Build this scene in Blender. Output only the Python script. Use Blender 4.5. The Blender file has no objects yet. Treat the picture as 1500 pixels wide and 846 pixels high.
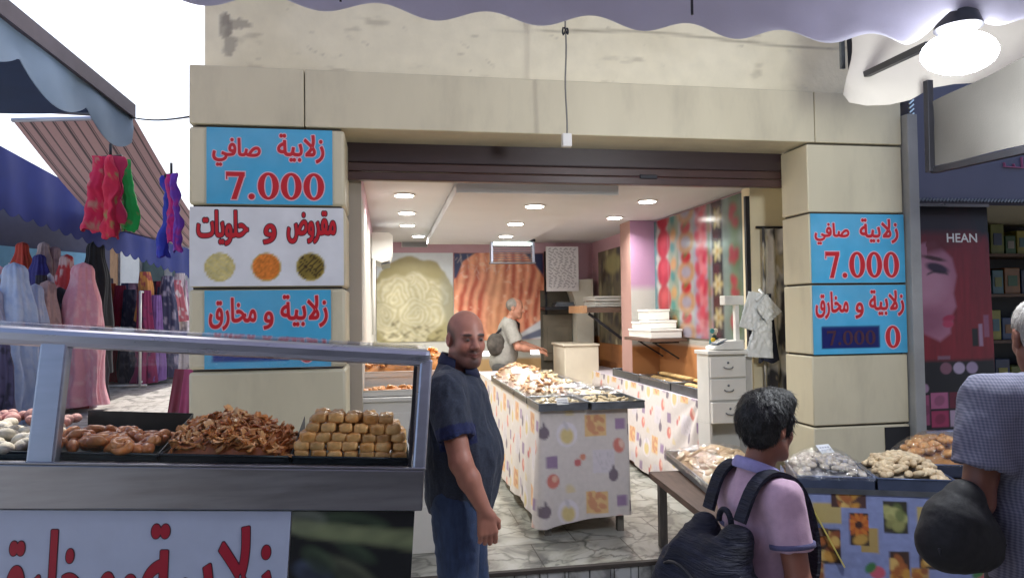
import bpy, bmesh, math, random
import numpy as np
from mathutils import Matrix, Vector, Euler

rnd = random.Random(7)
SC = bpy.context.scene
COL = SC.collection

# ------------------------------------------------------------------ camera, sky, sun, exposure
CAM = np.array([0.0, 0.0, 1.7])
FPX = 1050.0
def basis(yaw, pitch, roll):
    F = np.array([math.sin(yaw)*math.cos(pitch), math.cos(yaw)*math.cos(pitch), math.sin(pitch)])
    r = np.array([math.cos(yaw), -math.sin(yaw), 0.0]); u = np.cross(r, F)
    c, s = math.cos(roll), math.sin(roll)
    return F, c*r + s*u, -s*r + c*u
BF, BR, BU = basis(math.radians(9.854), math.radians(1.833), math.radians(-0.754))
cd = bpy.data.cameras.new('camera'); co = bpy.data.objects.new('camera', cd); COL.objects.link(co)
co.matrix_world = Matrix(((BR[0], BU[0], -BF[0], CAM[0]), (BR[1], BU[1], -BF[1], CAM[1]),
                          (BR[2], BU[2], -BF[2], CAM[2]), (0, 0, 0, 1)))
cd.sensor_width = 36; cd.sensor_fit = 'HORIZONTAL'; cd.lens = 36*FPX/1500.0
cd.clip_start = 0.05; cd.clip_end = 500
SC.camera = co

SUN_EL, SUN_AZ = math.radians(56), math.radians(4)      # high, behind the shop: the street in front is in shade
w = bpy.data.worlds.new('World'); SC.world = w; w.use_nodes = True
nt = w.node_tree; nt.nodes.clear()
sky = nt.nodes.new('ShaderNodeTexSky'); sky.sky_type = 'NISHITA'; sky.sun_disc = False
sky.sun_elevation = SUN_EL; sky.sun_rotation = SUN_AZ; sky.dust_density = 4.0; sky.air_density = 1.0; sky.ozone_density = 1.0
bg = nt.nodes.new('ShaderNodeBackground'); bg.inputs['Strength'].default_value = 0.15
ou = nt.nodes.new('ShaderNodeOutputWorld')
nt.links.new(sky.outputs[0], bg.inputs[0]); nt.links.new(bg.outputs[0], ou.inputs[0])
sl = bpy.data.lights.new('sun', 'SUN'); sl.energy = 2.5; sl.angle = math.radians(0.5); sl.color = (1, .95, .87)
so = bpy.data.objects.new('sun', sl); COL.objects.link(so)
sd = Vector((math.sin(SUN_AZ)*math.cos(SUN_EL), math.cos(SUN_AZ)*math.cos(SUN_EL), math.sin(SUN_EL)))
so.rotation_euler = sd.to_track_quat('Z', 'Y').to_euler()
SC.view_settings.view_transform = 'Standard'; SC.view_settings.look = 'None'
SC.view_settings.exposure = 1.0; SC.view_settings.gamma = 1
SC.cycles.max_bounces = 7; SC.cycles.diffuse_bounces = 4; SC.cycles.glossy_bounces = 3
SC.cycles.transparent_max_bounces = 16; SC.cycles.transmission_bounces = 4
SC.cycles.caustics_reflective = False; SC.cycles.caustics_refractive = False
SC.cycles.use_denoising = True; SC.cycles.sample_clamp_indirect = 4.0
DOWNLIGHT_W = 8.0      # each ceiling downlight
FLOOD_W = 34.0          # the big lamp under the awning

# ------------------------------------------------------------------ surveying helpers (photo pixel -> metres on a known plane)
def ray(px, py): return BF + BR*(px-750)/FPX - BU*(py-423)/FPX
def atD(px, py, d): return CAM + ray(px, py)*d
def on(px, py, ax, v):
    r = ray(px, py); return CAM + r*((v - CAM[ax])/r[ax])
def onX(px, py, v): return on(px, py, 0, v)
def onY(px, py, v): return on(px, py, 1, v)
def onZ(px, py, v): return on(px, py, 2, v)

def S(r, g, b, k=1.0):
    f = lambda c: (c/255/12.92 if c <= 10 else ((c/255+.055)/1.055)**2.4)*k
    return np.array([f(r), f(g), f(b)])

# ------------------------------------------------------------------ numpy noise
_rs = np.random.RandomState(11); _L = _rs.rand(64, 64, 64).astype(np.float32)
def vnoise(p):
    p = np.asarray(p, dtype=np.float64); i = np.floor(p).astype(int); f = p - i; f = f*f*(3-2*f)
    return _tri(i & 63, (i+1) & 63, f[..., 0], f[..., 1], f[..., 2])
def _tri(i0, i1, x, y, z):
    def s(a, b, c): return _L[a, b, c]
    ax, ay, az = i0[..., 0], i0[..., 1], i0[..., 2]; bx, by, bz = i1[..., 0], i1[..., 1], i1[..., 2]
    c00 = s(ax, ay, az)*(1-x)+s(bx, ay, az)*x; c10 = s(ax, by, az)*(1-x)+s(bx, by, az)*x
    c01 = s(ax, ay, bz)*(1-x)+s(bx, ay, bz)*x; c11 = s(ax, by, bz)*(1-x)+s(bx, by, bz)*x
    return (c00*(1-y)+c10*y)*(1-z)+(c01*(1-y)+c11*y)*z
def fbm(p, o=4):
    p = np.asarray(p, dtype=np.float64); a = .5; t = 0; n = 0
    for k in range(o):
        t = t + a*vnoise(p); n += a; a *= .5; p = p*2.03 + 17.3
    return t/n
def n2(x, y, s=1, o=4, seed=0): return fbm(np.stack([x*s+seed*7.1, y*s+seed*3.7, np.zeros_like(x)+seed*1.9], -1), o)

# ------------------------------------------------------------------ materials
def _new(name):
    m = bpy.data.materials.new(name); m.use_nodes = True; n = m.node_tree.nodes
    return m, n, m.node_tree.links, n['Principled BSDF']
def mat(name, col, rough=.6, metal=0, var=.12, scale=6, bump=.0, bscale=60, spec=.5, dirt=0, dirtcol=(.05, .045, .04), dscale=1.3,
        rvar=0, objvar=0, sheen=0, coat=0, aniso=None, sub=0):
    m, n, l, P = _new(name)
    P.inputs['Roughness'].default_value = rough; P.inputs['Metallic'].default_value = metal
    P.inputs['Specular IOR Level'].default_value = spec
    if coat: P.inputs['Coat Weight'].default_value = coat; P.inputs['Coat Roughness'].default_value = .12
    if sheen: P.inputs['Sheen Weight'].default_value = sheen
    if sub: P.inputs['Subsurface Weight'].default_value = sub; P.inputs['Subsurface Radius'].default_value = (.02, .008, .004); P.inputs['Subsurface Scale'].default_value = .5
    tc = n.new('ShaderNodeTexCoord'); mp = n.new('ShaderNodeMapping'); l.new(tc.outputs['Object'], mp.inputs[0])
    if aniso: mp.inputs['Scale'].default_value = aniso
    if isinstance(col, str):
        at = n.new('ShaderNodeAttribute'); at.attribute_name = col; base = at.outputs['Color']
    else:
        rg = n.new('ShaderNodeRGB'); rg.outputs[0].default_value = (*[float(c) for c in col[:3]], 1); base = rg.outputs[0]
    nz = n.new('ShaderNodeTexNoise'); nz.inputs['Scale'].default_value = scale; nz.inputs['Detail'].default_value = 6
    l.new(mp.outputs[0], nz.inputs['Vector'])
    mr = n.new('ShaderNodeMapRange'); l.new(nz.outputs['Fac'], mr.inputs[0])
    mr.inputs[1].default_value = .25; mr.inputs[2].default_value = .75; mr.inputs[3].default_value = 1-var; mr.inputs[4].default_value = 1+var
    mx = n.new('ShaderNodeMix'); mx.data_type = 'RGBA'; mx.blend_type = 'MULTIPLY'; mx.inputs[0].default_value = 1
    l.new(base, mx.inputs[6]); l.new(mr.outputs[0], mx.inputs[7]); out = mx.outputs[2]
    if objvar:
        oi = n.new('ShaderNodeObjectInfo'); m2 = n.new('ShaderNodeMapRange'); l.new(oi.outputs['Random'], m2.inputs[0])
        m2.inputs[3].default_value = 1-objvar; m2.inputs[4].default_value = 1+objvar
        x2 = n.new('ShaderNodeMix'); x2.data_type = 'RGBA'; x2.blend_type = 'MULTIPLY'; x2.inputs[0].default_value = 1
        l.new(out, x2.inputs[6]); l.new(m2.outputs[0], x2.inputs[7]); out = x2.outputs[2]
    if dirt:
        nd = n.new('ShaderNodeTexNoise'); nd.inputs['Scale'].default_value = dscale; nd.inputs['Detail'].default_value = 9; nd.inputs['Roughness'].default_value = .65
        l.new(mp.outputs[0], nd.inputs['Vector'])
        md = n.new('ShaderNodeMapRange'); l.new(nd.outputs['Fac'], md.inputs[0])
        md.inputs[1].default_value = .52; md.inputs[2].default_value = .78; md.inputs[3].default_value = 0; md.inputs[4].default_value = dirt
        x3 = n.new('ShaderNodeMix'); x3.data_type = 'RGBA'; l.new(md.outputs[0], x3.inputs[0]); l.new(out, x3.inputs[6])
        x3.inputs[7].default_value = (*dirtcol, 1); out = x3.outputs[2]
    l.new(out, P.inputs['Base Color'])
    if rvar:
        r2 = n.new('ShaderNodeMapRange'); l.new(nz.outputs['Fac'], r2.inputs[0]); r2.inputs[3].default_value = rough-rvar; r2.inputs[4].default_value = rough+rvar
        l.new(r2.outputs[0], P.inputs['Roughness'])
    if bump:
        nb = n.new('ShaderNodeTexNoise'); nb.inputs['Scale'].default_value = bscale; nb.inputs['Detail'].default_value = 5
        l.new(mp.outputs[0], nb.inputs['Vector'])
        bm_ = n.new('ShaderNodeBump'); bm_.inputs['Strength'].default_value = bump; bm_.inputs['Distance'].default_value = .01
        l.new(nb.outputs['Fac'], bm_.inputs['Height']); l.new(bm_.outputs[0], P.inputs['Normal'])
    return m
def emit(name, col, s):
    m, n, l, P = _new(name)
    P.inputs['Base Color'].default_value = (*col, 1); P.inputs['Emission Color'].default_value = (*col, 1); P.inputs['Emission Strength'].default_value = s
    return m
def film(name, gl=.16, tint=(1, 1, 1), bump=.6, bscale=40, rough=.12, dist=.02):
    """thin clear sheet: mostly see-through, crinkled highlights"""
    m, n, l, P = _new(name); o = n['Material Output']; n.remove(P)
    t = n.new('ShaderNodeBsdfTransparent'); t.inputs[0].default_value = (*tint, 1)
    g = n.new('ShaderNodeBsdfGlossy'); g.inputs['Roughness'].default_value = rough; g.inputs[0].default_value = (1, 1, 1, 1)
    lw = n.new('ShaderNodeLayerWeight'); lw.inputs[0].default_value = .25
    mr = n.new('ShaderNodeMapRange'); l.new(lw.outputs['Fresnel'], mr.inputs[0]); mr.inputs[3].default_value = gl*.5; mr.inputs[4].default_value = min(1, gl*3.5)
    if bump:
        tc = n.new('ShaderNodeTexCoord'); nb = n.new('ShaderNodeTexNoise'); nb.inputs['Scale'].default_value = bscale; nb.inputs['Detail'].default_value = 3; nb.inputs['Distortion'].default_value = 1.2
        l.new(tc.outputs['Object'], nb.inputs['Vector'])
        b = n.new('ShaderNodeBump'); b.inputs['Strength'].default_value = bump; b.inputs['Distance'].default_value = dist
        l.new(nb.outputs['Fac'], b.inputs['Height']); l.new(b.outputs[0], g.inputs['Normal']); l.new(b.outputs[0], lw.inputs['Normal'])
    x = n.new('ShaderNodeMixShader'); l.new(mr.outputs[0], x.inputs[0]); l.new(t.outputs[0], x.inputs[1]); l.new(g.outputs[0], x.inputs[2]); l.new(x.outputs[0], o.inputs[0])
    return m

# ------------------------------------------------------------------ mesh builder
class MB:
    def __init__(s): s.v = []; s.f = []; s.c = []
    def add(s, V, F, col=None):
        o = len(s.v); s.v += [tuple(map(float, p)) for p in V]; s.f += [tuple(i+o for i in q) for q in F]
        s.c += [tuple(col) if col is not None else (1, 1, 1)]*len(V) if not isinstance(col, np.ndarray) or col.ndim == 1 else [tuple(c) for c in col]
        return s
    def hexa(s, P, col=None):   # 8 pts: bottom 4 ccw, top 4 ccw
        return s.add(P, [(3, 2, 1, 0), (4, 5, 6, 7), (0, 1, 5, 4), (1, 2, 6, 5), (2, 3, 7, 6), (3, 0, 4, 7)], col)
    def box(s, a, b, col=None):
        (x0, y0, z0), (x1, y1, z1) = a, b
        return s.hexa([(x0, y0, z0), (x1, y0, z0), (x1, y1, z0), (x0, y1, z0), (x0, y0, z1), (x1, y0, z1), (x1, y1, z1), (x0, y1, z1)], col)
    def slab(s, P4, n, col=None):   # quad extruded along n
        P = [np.array(p, float) for p in P4]; n = np.array(n, float)
        return s.hexa(P + [p+n for p in P], col)
    def tube(s, pts, r, seg=8, col=None, caps=True):
        pts = [np.array(p, float) for p in pts]; n = len(pts); rs = [r]*n if np.isscalar(r) else r
        V = []; F = []; up = None
        for i in range(n):
            t = pts[min(i+1, n-1)] - pts[max(i-1, 0)]; t = t/(np.linalg.norm(t)+1e-12)
            if up is None: up = np.array([0, 0, 1.]) if abs(t[2]) < .9 else np.array([1., 0, 0])
            a = np.cross(t, up); a /= np.linalg.norm(a)+1e-12; b = np.cross(a, t); up = b
            for k in range(seg):
                th = 2*math.pi*k/seg; V.append(pts[i]+rs[i]*(math.cos(th)*a+math.sin(th)*b))
        for i in range(n-1):
            for k in range(seg):
                k2 = (k+1) % seg; F.append((i*seg+k, i*seg+k2, (i+1)*seg+k2, (i+1)*seg+k))
        if caps: F.append(tuple(range(seg-1, -1, -1))); F.append(tuple((n-1)*seg+k for k in range(seg)))
        return s.add(V, F, col)
    def bar(s, a, b, w, h, col=None, up=(0, 0, 1)):
        a = np.array(a, float); b = np.array(b, float); t = (b-a)/np.linalg.norm(b-a)
        x = np.cross(t, up); x /= np.linalg.norm(x); u = np.cross(x, t); x = x*w/2; u = u*h/2
        return s.hexa([a-x-u, a+x-u, a+x+u, a-x+u, b-x-u, b+x-u, b+x+u, b-x+u], col)
    def lathe(s, prof, c=(0, 0, 0), seg=24, col=None, ax=None):
        V = []; F = []; n = len(prof); c = np.array(c, float)
        for r, z in prof:
            for k in range(seg):
                th = 2*math.pi*k/seg; V.append(np.array((r*math.cos(th), r*math.sin(th), z)))
        for i in range(n-1):
            for k in range(seg):
                k2 = (k+1) % seg; F.append((i*seg+k, i*seg+k2, (i+1)*seg+k2, (i+1)*seg+k))
        F.append(tuple(range(seg-1, -1, -1))); F.append(tuple((n-1)*seg+k for k in range(seg)))
        if ax is not None:
            q = np.array(Vector((0, 0, 1)).rotation_difference(Vector(ax)).to_matrix()); V = [q@p for p in V]
        return s.add([p+c for p in V], F, col)
    def grid(s, P, col=None, wrap=False):   # P (n,m,3)
        n, m = P.shape[:2]; idx = np.arange(n*m).reshape(n, m)
        F = np.stack([idx[:-1, :-1], idx[1:, :-1], idx[1:, 1:], idx[:-1, 1:]], -1).reshape(-1, 4)
        F = [tuple(q) for q in F]
        if wrap: F += [(idx[i, m-1], idx[i+1, m-1], idx[i+1, 0], idx[i, 0]) for i in range(n-1)]
        c = None if col is None else (col.reshape(-1, 3) if col.ndim == 3 else col)
        return s.add(P.reshape(-1, 3), F, c)
    def prism(s, poly, o, ex, ey, d, col=None):   # 2-D polygon in frame (o,ex,ey) extruded by vector d
        o, ex, ey, d = [np.array(q, float) for q in (o, ex, ey, d)]
        n = len(poly); V = [o+ex*x+ey*y for x, y in poly]; V += [p+d for p in V]
        F = [tuple(range(n-1, -1, -1)), tuple(range(n, 2*n))]+[(i, (i+1) % n, n+(i+1) % n, n+i) for i in range(n)]
        return s.add(V, F, col)
    def ellipsoid(s, c, r, seg=16, rings=10, col=None):
        c = np.array(c, float); V = []; F = []
        V.append(c+np.array([0, 0, -r[2]]))
        for i in range(1, rings):
            ph = -math.pi/2+math.pi*i/rings
            for k in range(seg):
                th = 2*math.pi*k/seg; V.append(c+np.array([r[0]*math.cos(ph)*math.cos(th), r[1]*math.cos(ph)*math.sin(th), r[2]*math.sin(ph)]))
        V.append(c+np.array([0, 0, r[2]])); t = len(V)-1
        for k in range(seg): F.append((0, 1+(k+1) % seg, 1+k)); F.append((t, 1+(rings-2)*seg+k, 1+(rings-2)*seg+(k+1) % seg))
        for i in range(rings-2):
            for k in range(seg): F.append((1+i*seg+k, 1+i*seg+(k+1) % seg, 1+(i+1)*seg+(k+1) % seg, 1+(i+1)*seg+k))
        return s.add(V, F, col)

def mesh_of(name, mb, m, smooth=None, origin=None, fix=True):
    V = np.array(mb.v, dtype=np.float64)
    if origin is not None: V = V - np.array(origin)
    me = bpy.data.meshes.new(name); me.from_pydata([tuple(p) for p in V], [], mb.f)
    if any(c != (1, 1, 1) for c in mb.c):
        at = me.attributes.new('Col', 'FLOAT_COLOR', 'POINT')
        at.data.foreach_set('color', np.concatenate([np.array(mb.c, dtype=np.float32), np.ones((len(mb.c), 1), np.float32)], 1).ravel())
    me.validate(); me.update()
    if fix and len(mb.f) < 60000:
        b = bmesh.new(); b.from_mesh(me); bmesh.ops.recalc_face_normals(b, faces=b.faces); b.to_mesh(me); b.free()
    if m: me.materials.append(m)
    if smooth is not None:
        me.polygons.foreach_set('use_smooth', [True]*len(me.polygons))
        if smooth < 180: me.set_sharp_from_angle(angle=math.radians(smooth))
    return me
def bevel(o, w, seg=2):
    b = o.modifiers.new('bevel', 'BEVEL'); b.width = w; b.segments = seg; b.limit_method = 'ANGLE'; b.angle_limit = math.radians(40)
def tag(o, label=None, cat=None, group=None, kind=None):
    if label: o['label'] = label
    if cat: o['category'] = cat
    if group: o['group'] = group
    if kind: o['kind'] = kind
    return o
def thing(name, label, cat, loc=(0, 0, 0), rz=0, group=None):
    o = bpy.data.objects.new(name, None); COL.objects.link(o); o.empty_display_size = .1
    o.location = [float(q) for q in loc]; o.rotation_euler = (0, 0, rz); return tag(o, label, cat, group)
def root_matrix(o):
    M = Matrix.Translation(o.location) @ o.rotation_euler.to_matrix().to_4x4() @ Matrix.Diagonal((*o.scale, 1))
    return root_matrix(o.parent) @ M if o.parent else M
def part(name, mb, m, parent, smooth=None, bev=0, world=True, label=None, kind=None):
    """mesh given in world metres (world=True) or in the parent's own frame"""
    if world:
        Mi = np.array(root_matrix(parent).inverted()); V = np.array(mb.v); V = V@Mi[:3, :3].T + Mi[:3, 3]
        mb.v = [tuple(p) for p in V]
    o = bpy.data.objects.new(name, mesh_of(name, mb, m, smooth)); COL.objects.link(o); o.parent = parent
    if bev: bevel(o, bev)
    if label: o['label'] = label
    if kind: o['kind'] = kind
    return o
def solo(name, mb, m, label=None, cat=None, group=None, kind=None, smooth=None, bev=0, origin=None):
    V = np.array(mb.v)
    if origin is None: origin = (*(V[:, :2].min(0)+V[:, :2].max(0))/2, V[:, 2].min())
    o = bpy.data.objects.new(name, mesh_of(name, mb, m, smooth, origin)); COL.objects.link(o); o.location = [float(q) for q in origin]
    if bev: bevel(o, bev)
    return tag(o, label, cat, group, kind)
def copy_of(src, loc, rot=None, scale=None, label=None, group=None):
    o = src.copy(); COL.objects.link(o); o.location = [float(q) for q in loc]
    if rot is not None: o.rotation_euler = rot
    if scale is not None: o.scale = scale if not np.isscalar(scale) else (scale,)*3
    if label: o['label'] = label
    if group: o['group'] = group
    for ch in list(src.children):
        c = ch.copy(); COL.objects.link(c); c.parent = o
        for g in ch.children:
            d = g.copy(); COL.objects.link(d); d.parent = c
    return o

def canvas_mat(name, col, tr=.3, var=.08):
    m = mat(name, col, .8, var=var, scale=3, bump=.12, bscale=200, dirt=.2, dirtcol=(.08, .08, .1)); n = m.node_tree.nodes; l = m.node_tree.links; P = n['Principled BSDF']; t = n.new('ShaderNodeBsdfTranslucent')
    l.new(P.inputs['Base Color'].links[0].from_socket, t.inputs[0]); x = n.new('ShaderNodeMixShader'); x.inputs[0].default_value = tr; l.new(P.outputs[0], x.inputs[1]); l.new(t.outputs[0], x.inputs[2]); l.new(x.outputs[0], n['Material Output'].inputs[0]); return m
def blur(img, k):
    ker = np.hanning(2*k+3)[1:-1]; ker /= ker.sum()
    for ax in (0, 1): img = np.apply_along_axis(lambda v: np.convolve(np.pad(v, k, 'edge'), ker, 'valid'), ax, img)
    return img
# ------------------------------------------------------------------ painted panels: a fine mesh coloured point by point
def canvas(w, h, res):
    nx, ny = max(2, int(w/res)+1), max(2, int(h/res)+1)
    x, y = np.meshgrid(np.linspace(0, w, nx), np.linspace(0, h, ny)); return x, y
def fill(img, mask, col, a=1.0):
    k = np.clip(mask, 0, 1)[..., None]*a; img[:] = img*(1-k)+np.asarray(col)*k
def soft(d, e): return np.clip(.5-d/e, 0, 1)          # signed distance -> coverage
def ell(x, y, cx, cy, rx, ry, ang=0, e=None):
    c, s = math.cos(ang), math.sin(ang); X = (x-cx)*c+(y-cy)*s; Y = -(x-cx)*s+(y-cy)*c
    d = (np.sqrt((X/rx)**2+(Y/ry)**2)-1)*min(rx, ry); return soft(d, e or min(rx, ry)*.15)
def rect(x, y, x0, y0, x1, y1, e=.004): return soft(np.maximum(np.maximum(x0-x, x-x1), np.maximum(y0-y, y-y1)), e)
def seg_d(x, y, a, b):
    ax, ay = a; bx, by = b; t = np.clip(((x-ax)*(bx-ax)+(y-ay)*(by-ay))/((bx-ax)**2+(by-ay)**2+1e-12), 0, 1)
    return np.hypot(x-ax-t*(bx-ax), y-ay-t*(by-ay))
def poly(x, y, P, e=.004):
    ins = np.zeros_like(x, bool); d = np.full_like(x, 1e9); n = len(P)
    for i in range(n):
        (ax, ay), (bx, by) = P[i], P[(i+1) % n]; d = np.minimum(d, seg_d(x, y, P[i], P[(i+1) % n]))
        cr = ((ay > y) != (by > y)) & (x < (bx-ax)*(y-ay)/(by-ay+1e-12)+ax); ins ^= cr
    return soft(np.where(ins, -d, d), e)
def painted(mb, img, o, ex, ey, dn, edge=None):
    """front face = painted grid at o + ex*x + ey*y; body of thickness |dn| behind it"""
    ny, nx = img.shape[:2]; o, ex, ey, dn = [np.array(q, float) for q in (o, ex, ey, dn)]
    u = np.linspace(0, 1, nx); v = np.linspace(0, 1, ny)
    P = o+ex*u[None, :, None]+ey*v[:, None, None]
    mb.grid(P, img)
    e = np.array(edge if edge is not None else img.mean((0, 1)))
    c = [o, o+ex, o+ex+ey, o+ey]; b = [p+dn for p in c]
    mb.add(c+b, [(4, 5, 6, 7), (0, 1, 5, 4), (1, 2, 6, 5), (2, 3, 7, 6), (3, 0, 4, 7)], e)
    return mb

# ------------------------------------------------------------------ lettering
AR = {'zlabia': '\ufe94\ufef4\ufe91\ufefb\ufeaf', 'safi': '\ufef2\ufed3\ufe8e\ufebb', 'waw': '\ufeed', 'maqroud': '\ufebd\ufeed\ufeae\ufed8\ufee3',
      'halawiyat': '\ufe95\ufe8e\ufef3\ufeee\ufee0\ufea3', 'mkharek': '\ufed5\ufead\ufe8e\ufea8\ufee3'}
_TX = {}
def contours(s):
    """closed outlines of a string in the built-in font, with their sense"""
    if s in _TX: return _TX[s]
    c = bpy.data.curves.new('t', 'FONT'); c.body = s; c.size = 1
    o = bpy.data.objects.new('t', c); COL.objects.link(o); bpy.context.view_layer.update()
    cv = o.to_curve(bpy.context.evaluated_depsgraph_get()); out = []
    for sp in cv.splines:
        B = sp.bezier_points; n = len(B); P = []
        for i in range(n):
            p0, p1 = B[i], B[(i+1) % n]; a, b, c_, d = [np.array(q)[:2] for q in (p0.co, p0.handle_right, p1.handle_left, p1.co)]
            for t in (0, .2, .4, .6, .8): P.append(a*(1-t)**3+3*b*t*(1-t)**2+3*c_*t*t*(1-t)+d*t**3)
        P = np.array(P); P = P[np.hypot(*(P-np.roll(P, 1, 0)).T) > 1e-4]
        if len(P) > 2: out.append((P, .5*np.sum(P[:, 0]*np.roll(P[:, 1], -1)-P[:, 1]*np.roll(P[:, 0], -1))))
    o.to_curve_clear(); bpy.data.objects.remove(o); bpy.data.curves.remove(c)
    big = max(out, key=lambda q: abs(q[1])); sg = math.copysign(1, big[1]); _TX[s] = [(P, A*sg > 0) for P, A in out]; return _TX[s]
def sd_poly(x, y, P):
    ins = np.zeros(x.shape, bool); d = np.full(x.shape, 1e9); n = len(P)
    for i in range(n):
        ax, ay = P[i]; bx, by = P[(i+1) % n]; d = np.minimum(d, seg_d(x, y, P[i], P[(i+1) % n]))
        cr = ((ay > y) != (by > y)) & (x < (bx-ax)*(y-ay)/(by-ay+1e-12)+ax); ins ^= cr
    return np.where(ins, -d, d)
def put_text(mb, s, o, ex, ey, x0, x1, y0, y1, nrm, lift, grow=.004, res=None, col=None):
    """fit string s into the box x0..x1,y0..y1 of frame (o,ex,ey unit vectors); strokes fattened by `grow` metres"""
    Cs = contours(s); al = np.concatenate([P for P, _ in Cs]); a, b = al.min(0), al.max(0); k = np.array([(x1-x0)/(b[0]-a[0]), (y1-y0)/(b[1]-a[1])])
    res = res or max(.0025, (x1-x0)/190); m = grow+2*res; xs = np.arange(x0-m, x1+m, res); ys = np.arange(y0-m, y1+m, res); X, Y = np.meshgrid(xs, ys); D = np.full(X.shape, 1e9); H = np.full(X.shape, 1e9)
    for P, pos in Cs:
        Q = (P-a)*k+np.array([x0, y0]); lo, hi = Q.min(0)-m*2, Q.max(0)+m*2
        i0, i1 = np.searchsorted(xs, [lo[0], hi[0]]); j0, j1 = np.searchsorted(ys, [lo[1], hi[1]])
        if i1 <= i0 or j1 <= j0: continue
        d = sd_poly(X[j0:j1, i0:i1], Y[j0:j1, i0:i1], Q); T = D if pos else H; T[j0:j1, i0:i1] = np.minimum(T[j0:j1, i0:i1], d)
    D = np.maximum(D, -H)-grow; D = np.where(np.abs(D) > 1e3, 1.0, D)
    cen = (D[:-1, :-1]+D[1:, :-1]+D[1:, 1:]+D[:-1, 1:])/4 < 0; gy, gx = np.gradient(D, res); g = np.hypot(gx, gy)+1e-6
    full = np.zeros(D.shape, int); full[:-1, :-1] += cen; full[1:, :-1] += cen; full[1:, 1:] += cen; full[:-1, 1:] += cen
    bd = (full > 0) & (full < 4); st = np.where(bd, np.clip(D, -res, res), 0); X = X-gx/g*st; Y = Y-gy/g*st
    idx = -np.ones(D.shape, int); sel = full > 0; idx[sel] = np.arange(sel.sum()); o, ex, ey, nrm = [np.array(q, float) for q in (o, ex, ey, nrm)]
    V = o+X[sel][:, None]*ex+Y[sel][:, None]*ey+nrm*lift; c = np.argwhere(cen)
    F = [(idx[j, i], idx[j, i+1], idx[j+1, i+1], idx[j+1, i]) for j, i in c]; mb.add(V, F, col); return mb
def put_digits(mb, s, o, ex, ey, x0, x1, y0, y1, nrm, lift, grow=0.0, col=None):
    o, ex, ey, nrm = [np.array(q, float) for q in (o, ex, ey, nrm)]
    wid = {'7': .62, '.': .3, '0': .66}; tot = sum(wid[c] for c in s); kx = (x1-x0)/tot; ky = (y1-y0); x = 0
    g = grow
    P3 = lambda q: o+ex*q[0]+ey*q[1]+nrm*lift
    for ch in s:
        wch = wid[ch]*kx; cx = x0+x+wch/2; x += wch
        if ch == '0':
            n = 28; R = wch*.46+g; H = ky/2+g; r = max(wch*.185-g, .001); h = max(ky*.40-g, .002); cy = (y0+y1)/2
            ring = [(cx+R*math.cos(2*math.pi*k/n), cy+H*math.sin(2*math.pi*k/n)) for k in range(n)]+[(cx+r*math.cos(2*math.pi*k/n), cy+h*math.sin(2*math.pi*k/n)) for k in range(n)]
            mb.add([P3(q) for q in ring], [(k, (k+1) % n, n+(k+1) % n, n+k) for k in range(n)], col)
        elif ch == '.':
            n = 14; r = wch*.3+g; mb.add([P3((cx+r*math.cos(2*math.pi*k/n), y0+r-g+r*math.sin(2*math.pi*k/n)-0)) for k in range(n)], [tuple(range(n))], col)
        else:
            l = cx-wch*.43; t = y1; b = y0; W = wch*.86
            quads = [[(l-g, t+g), (l-g, t-ky*.27-g), (l+W*.07+g, t-ky*.27-g), (l+W*.07+g, t+g)],
                     [(l-g, t+g), (l-g, t-ky*.16-g), (l+W+g, t-ky*.16-g), (l+W+g, t+g)],
                     [(l+W*.72-g, t-ky*.1), (l+W*.28-g, b-g), (l+W*.56+g, b-g), (l+W+g, t-ky*.1)]]
            for i, q in enumerate(quads): mb.add([P3(p)+nrm*.0004*i for p in q], [(0, 1, 2, 3)], col)
    return mb

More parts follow.
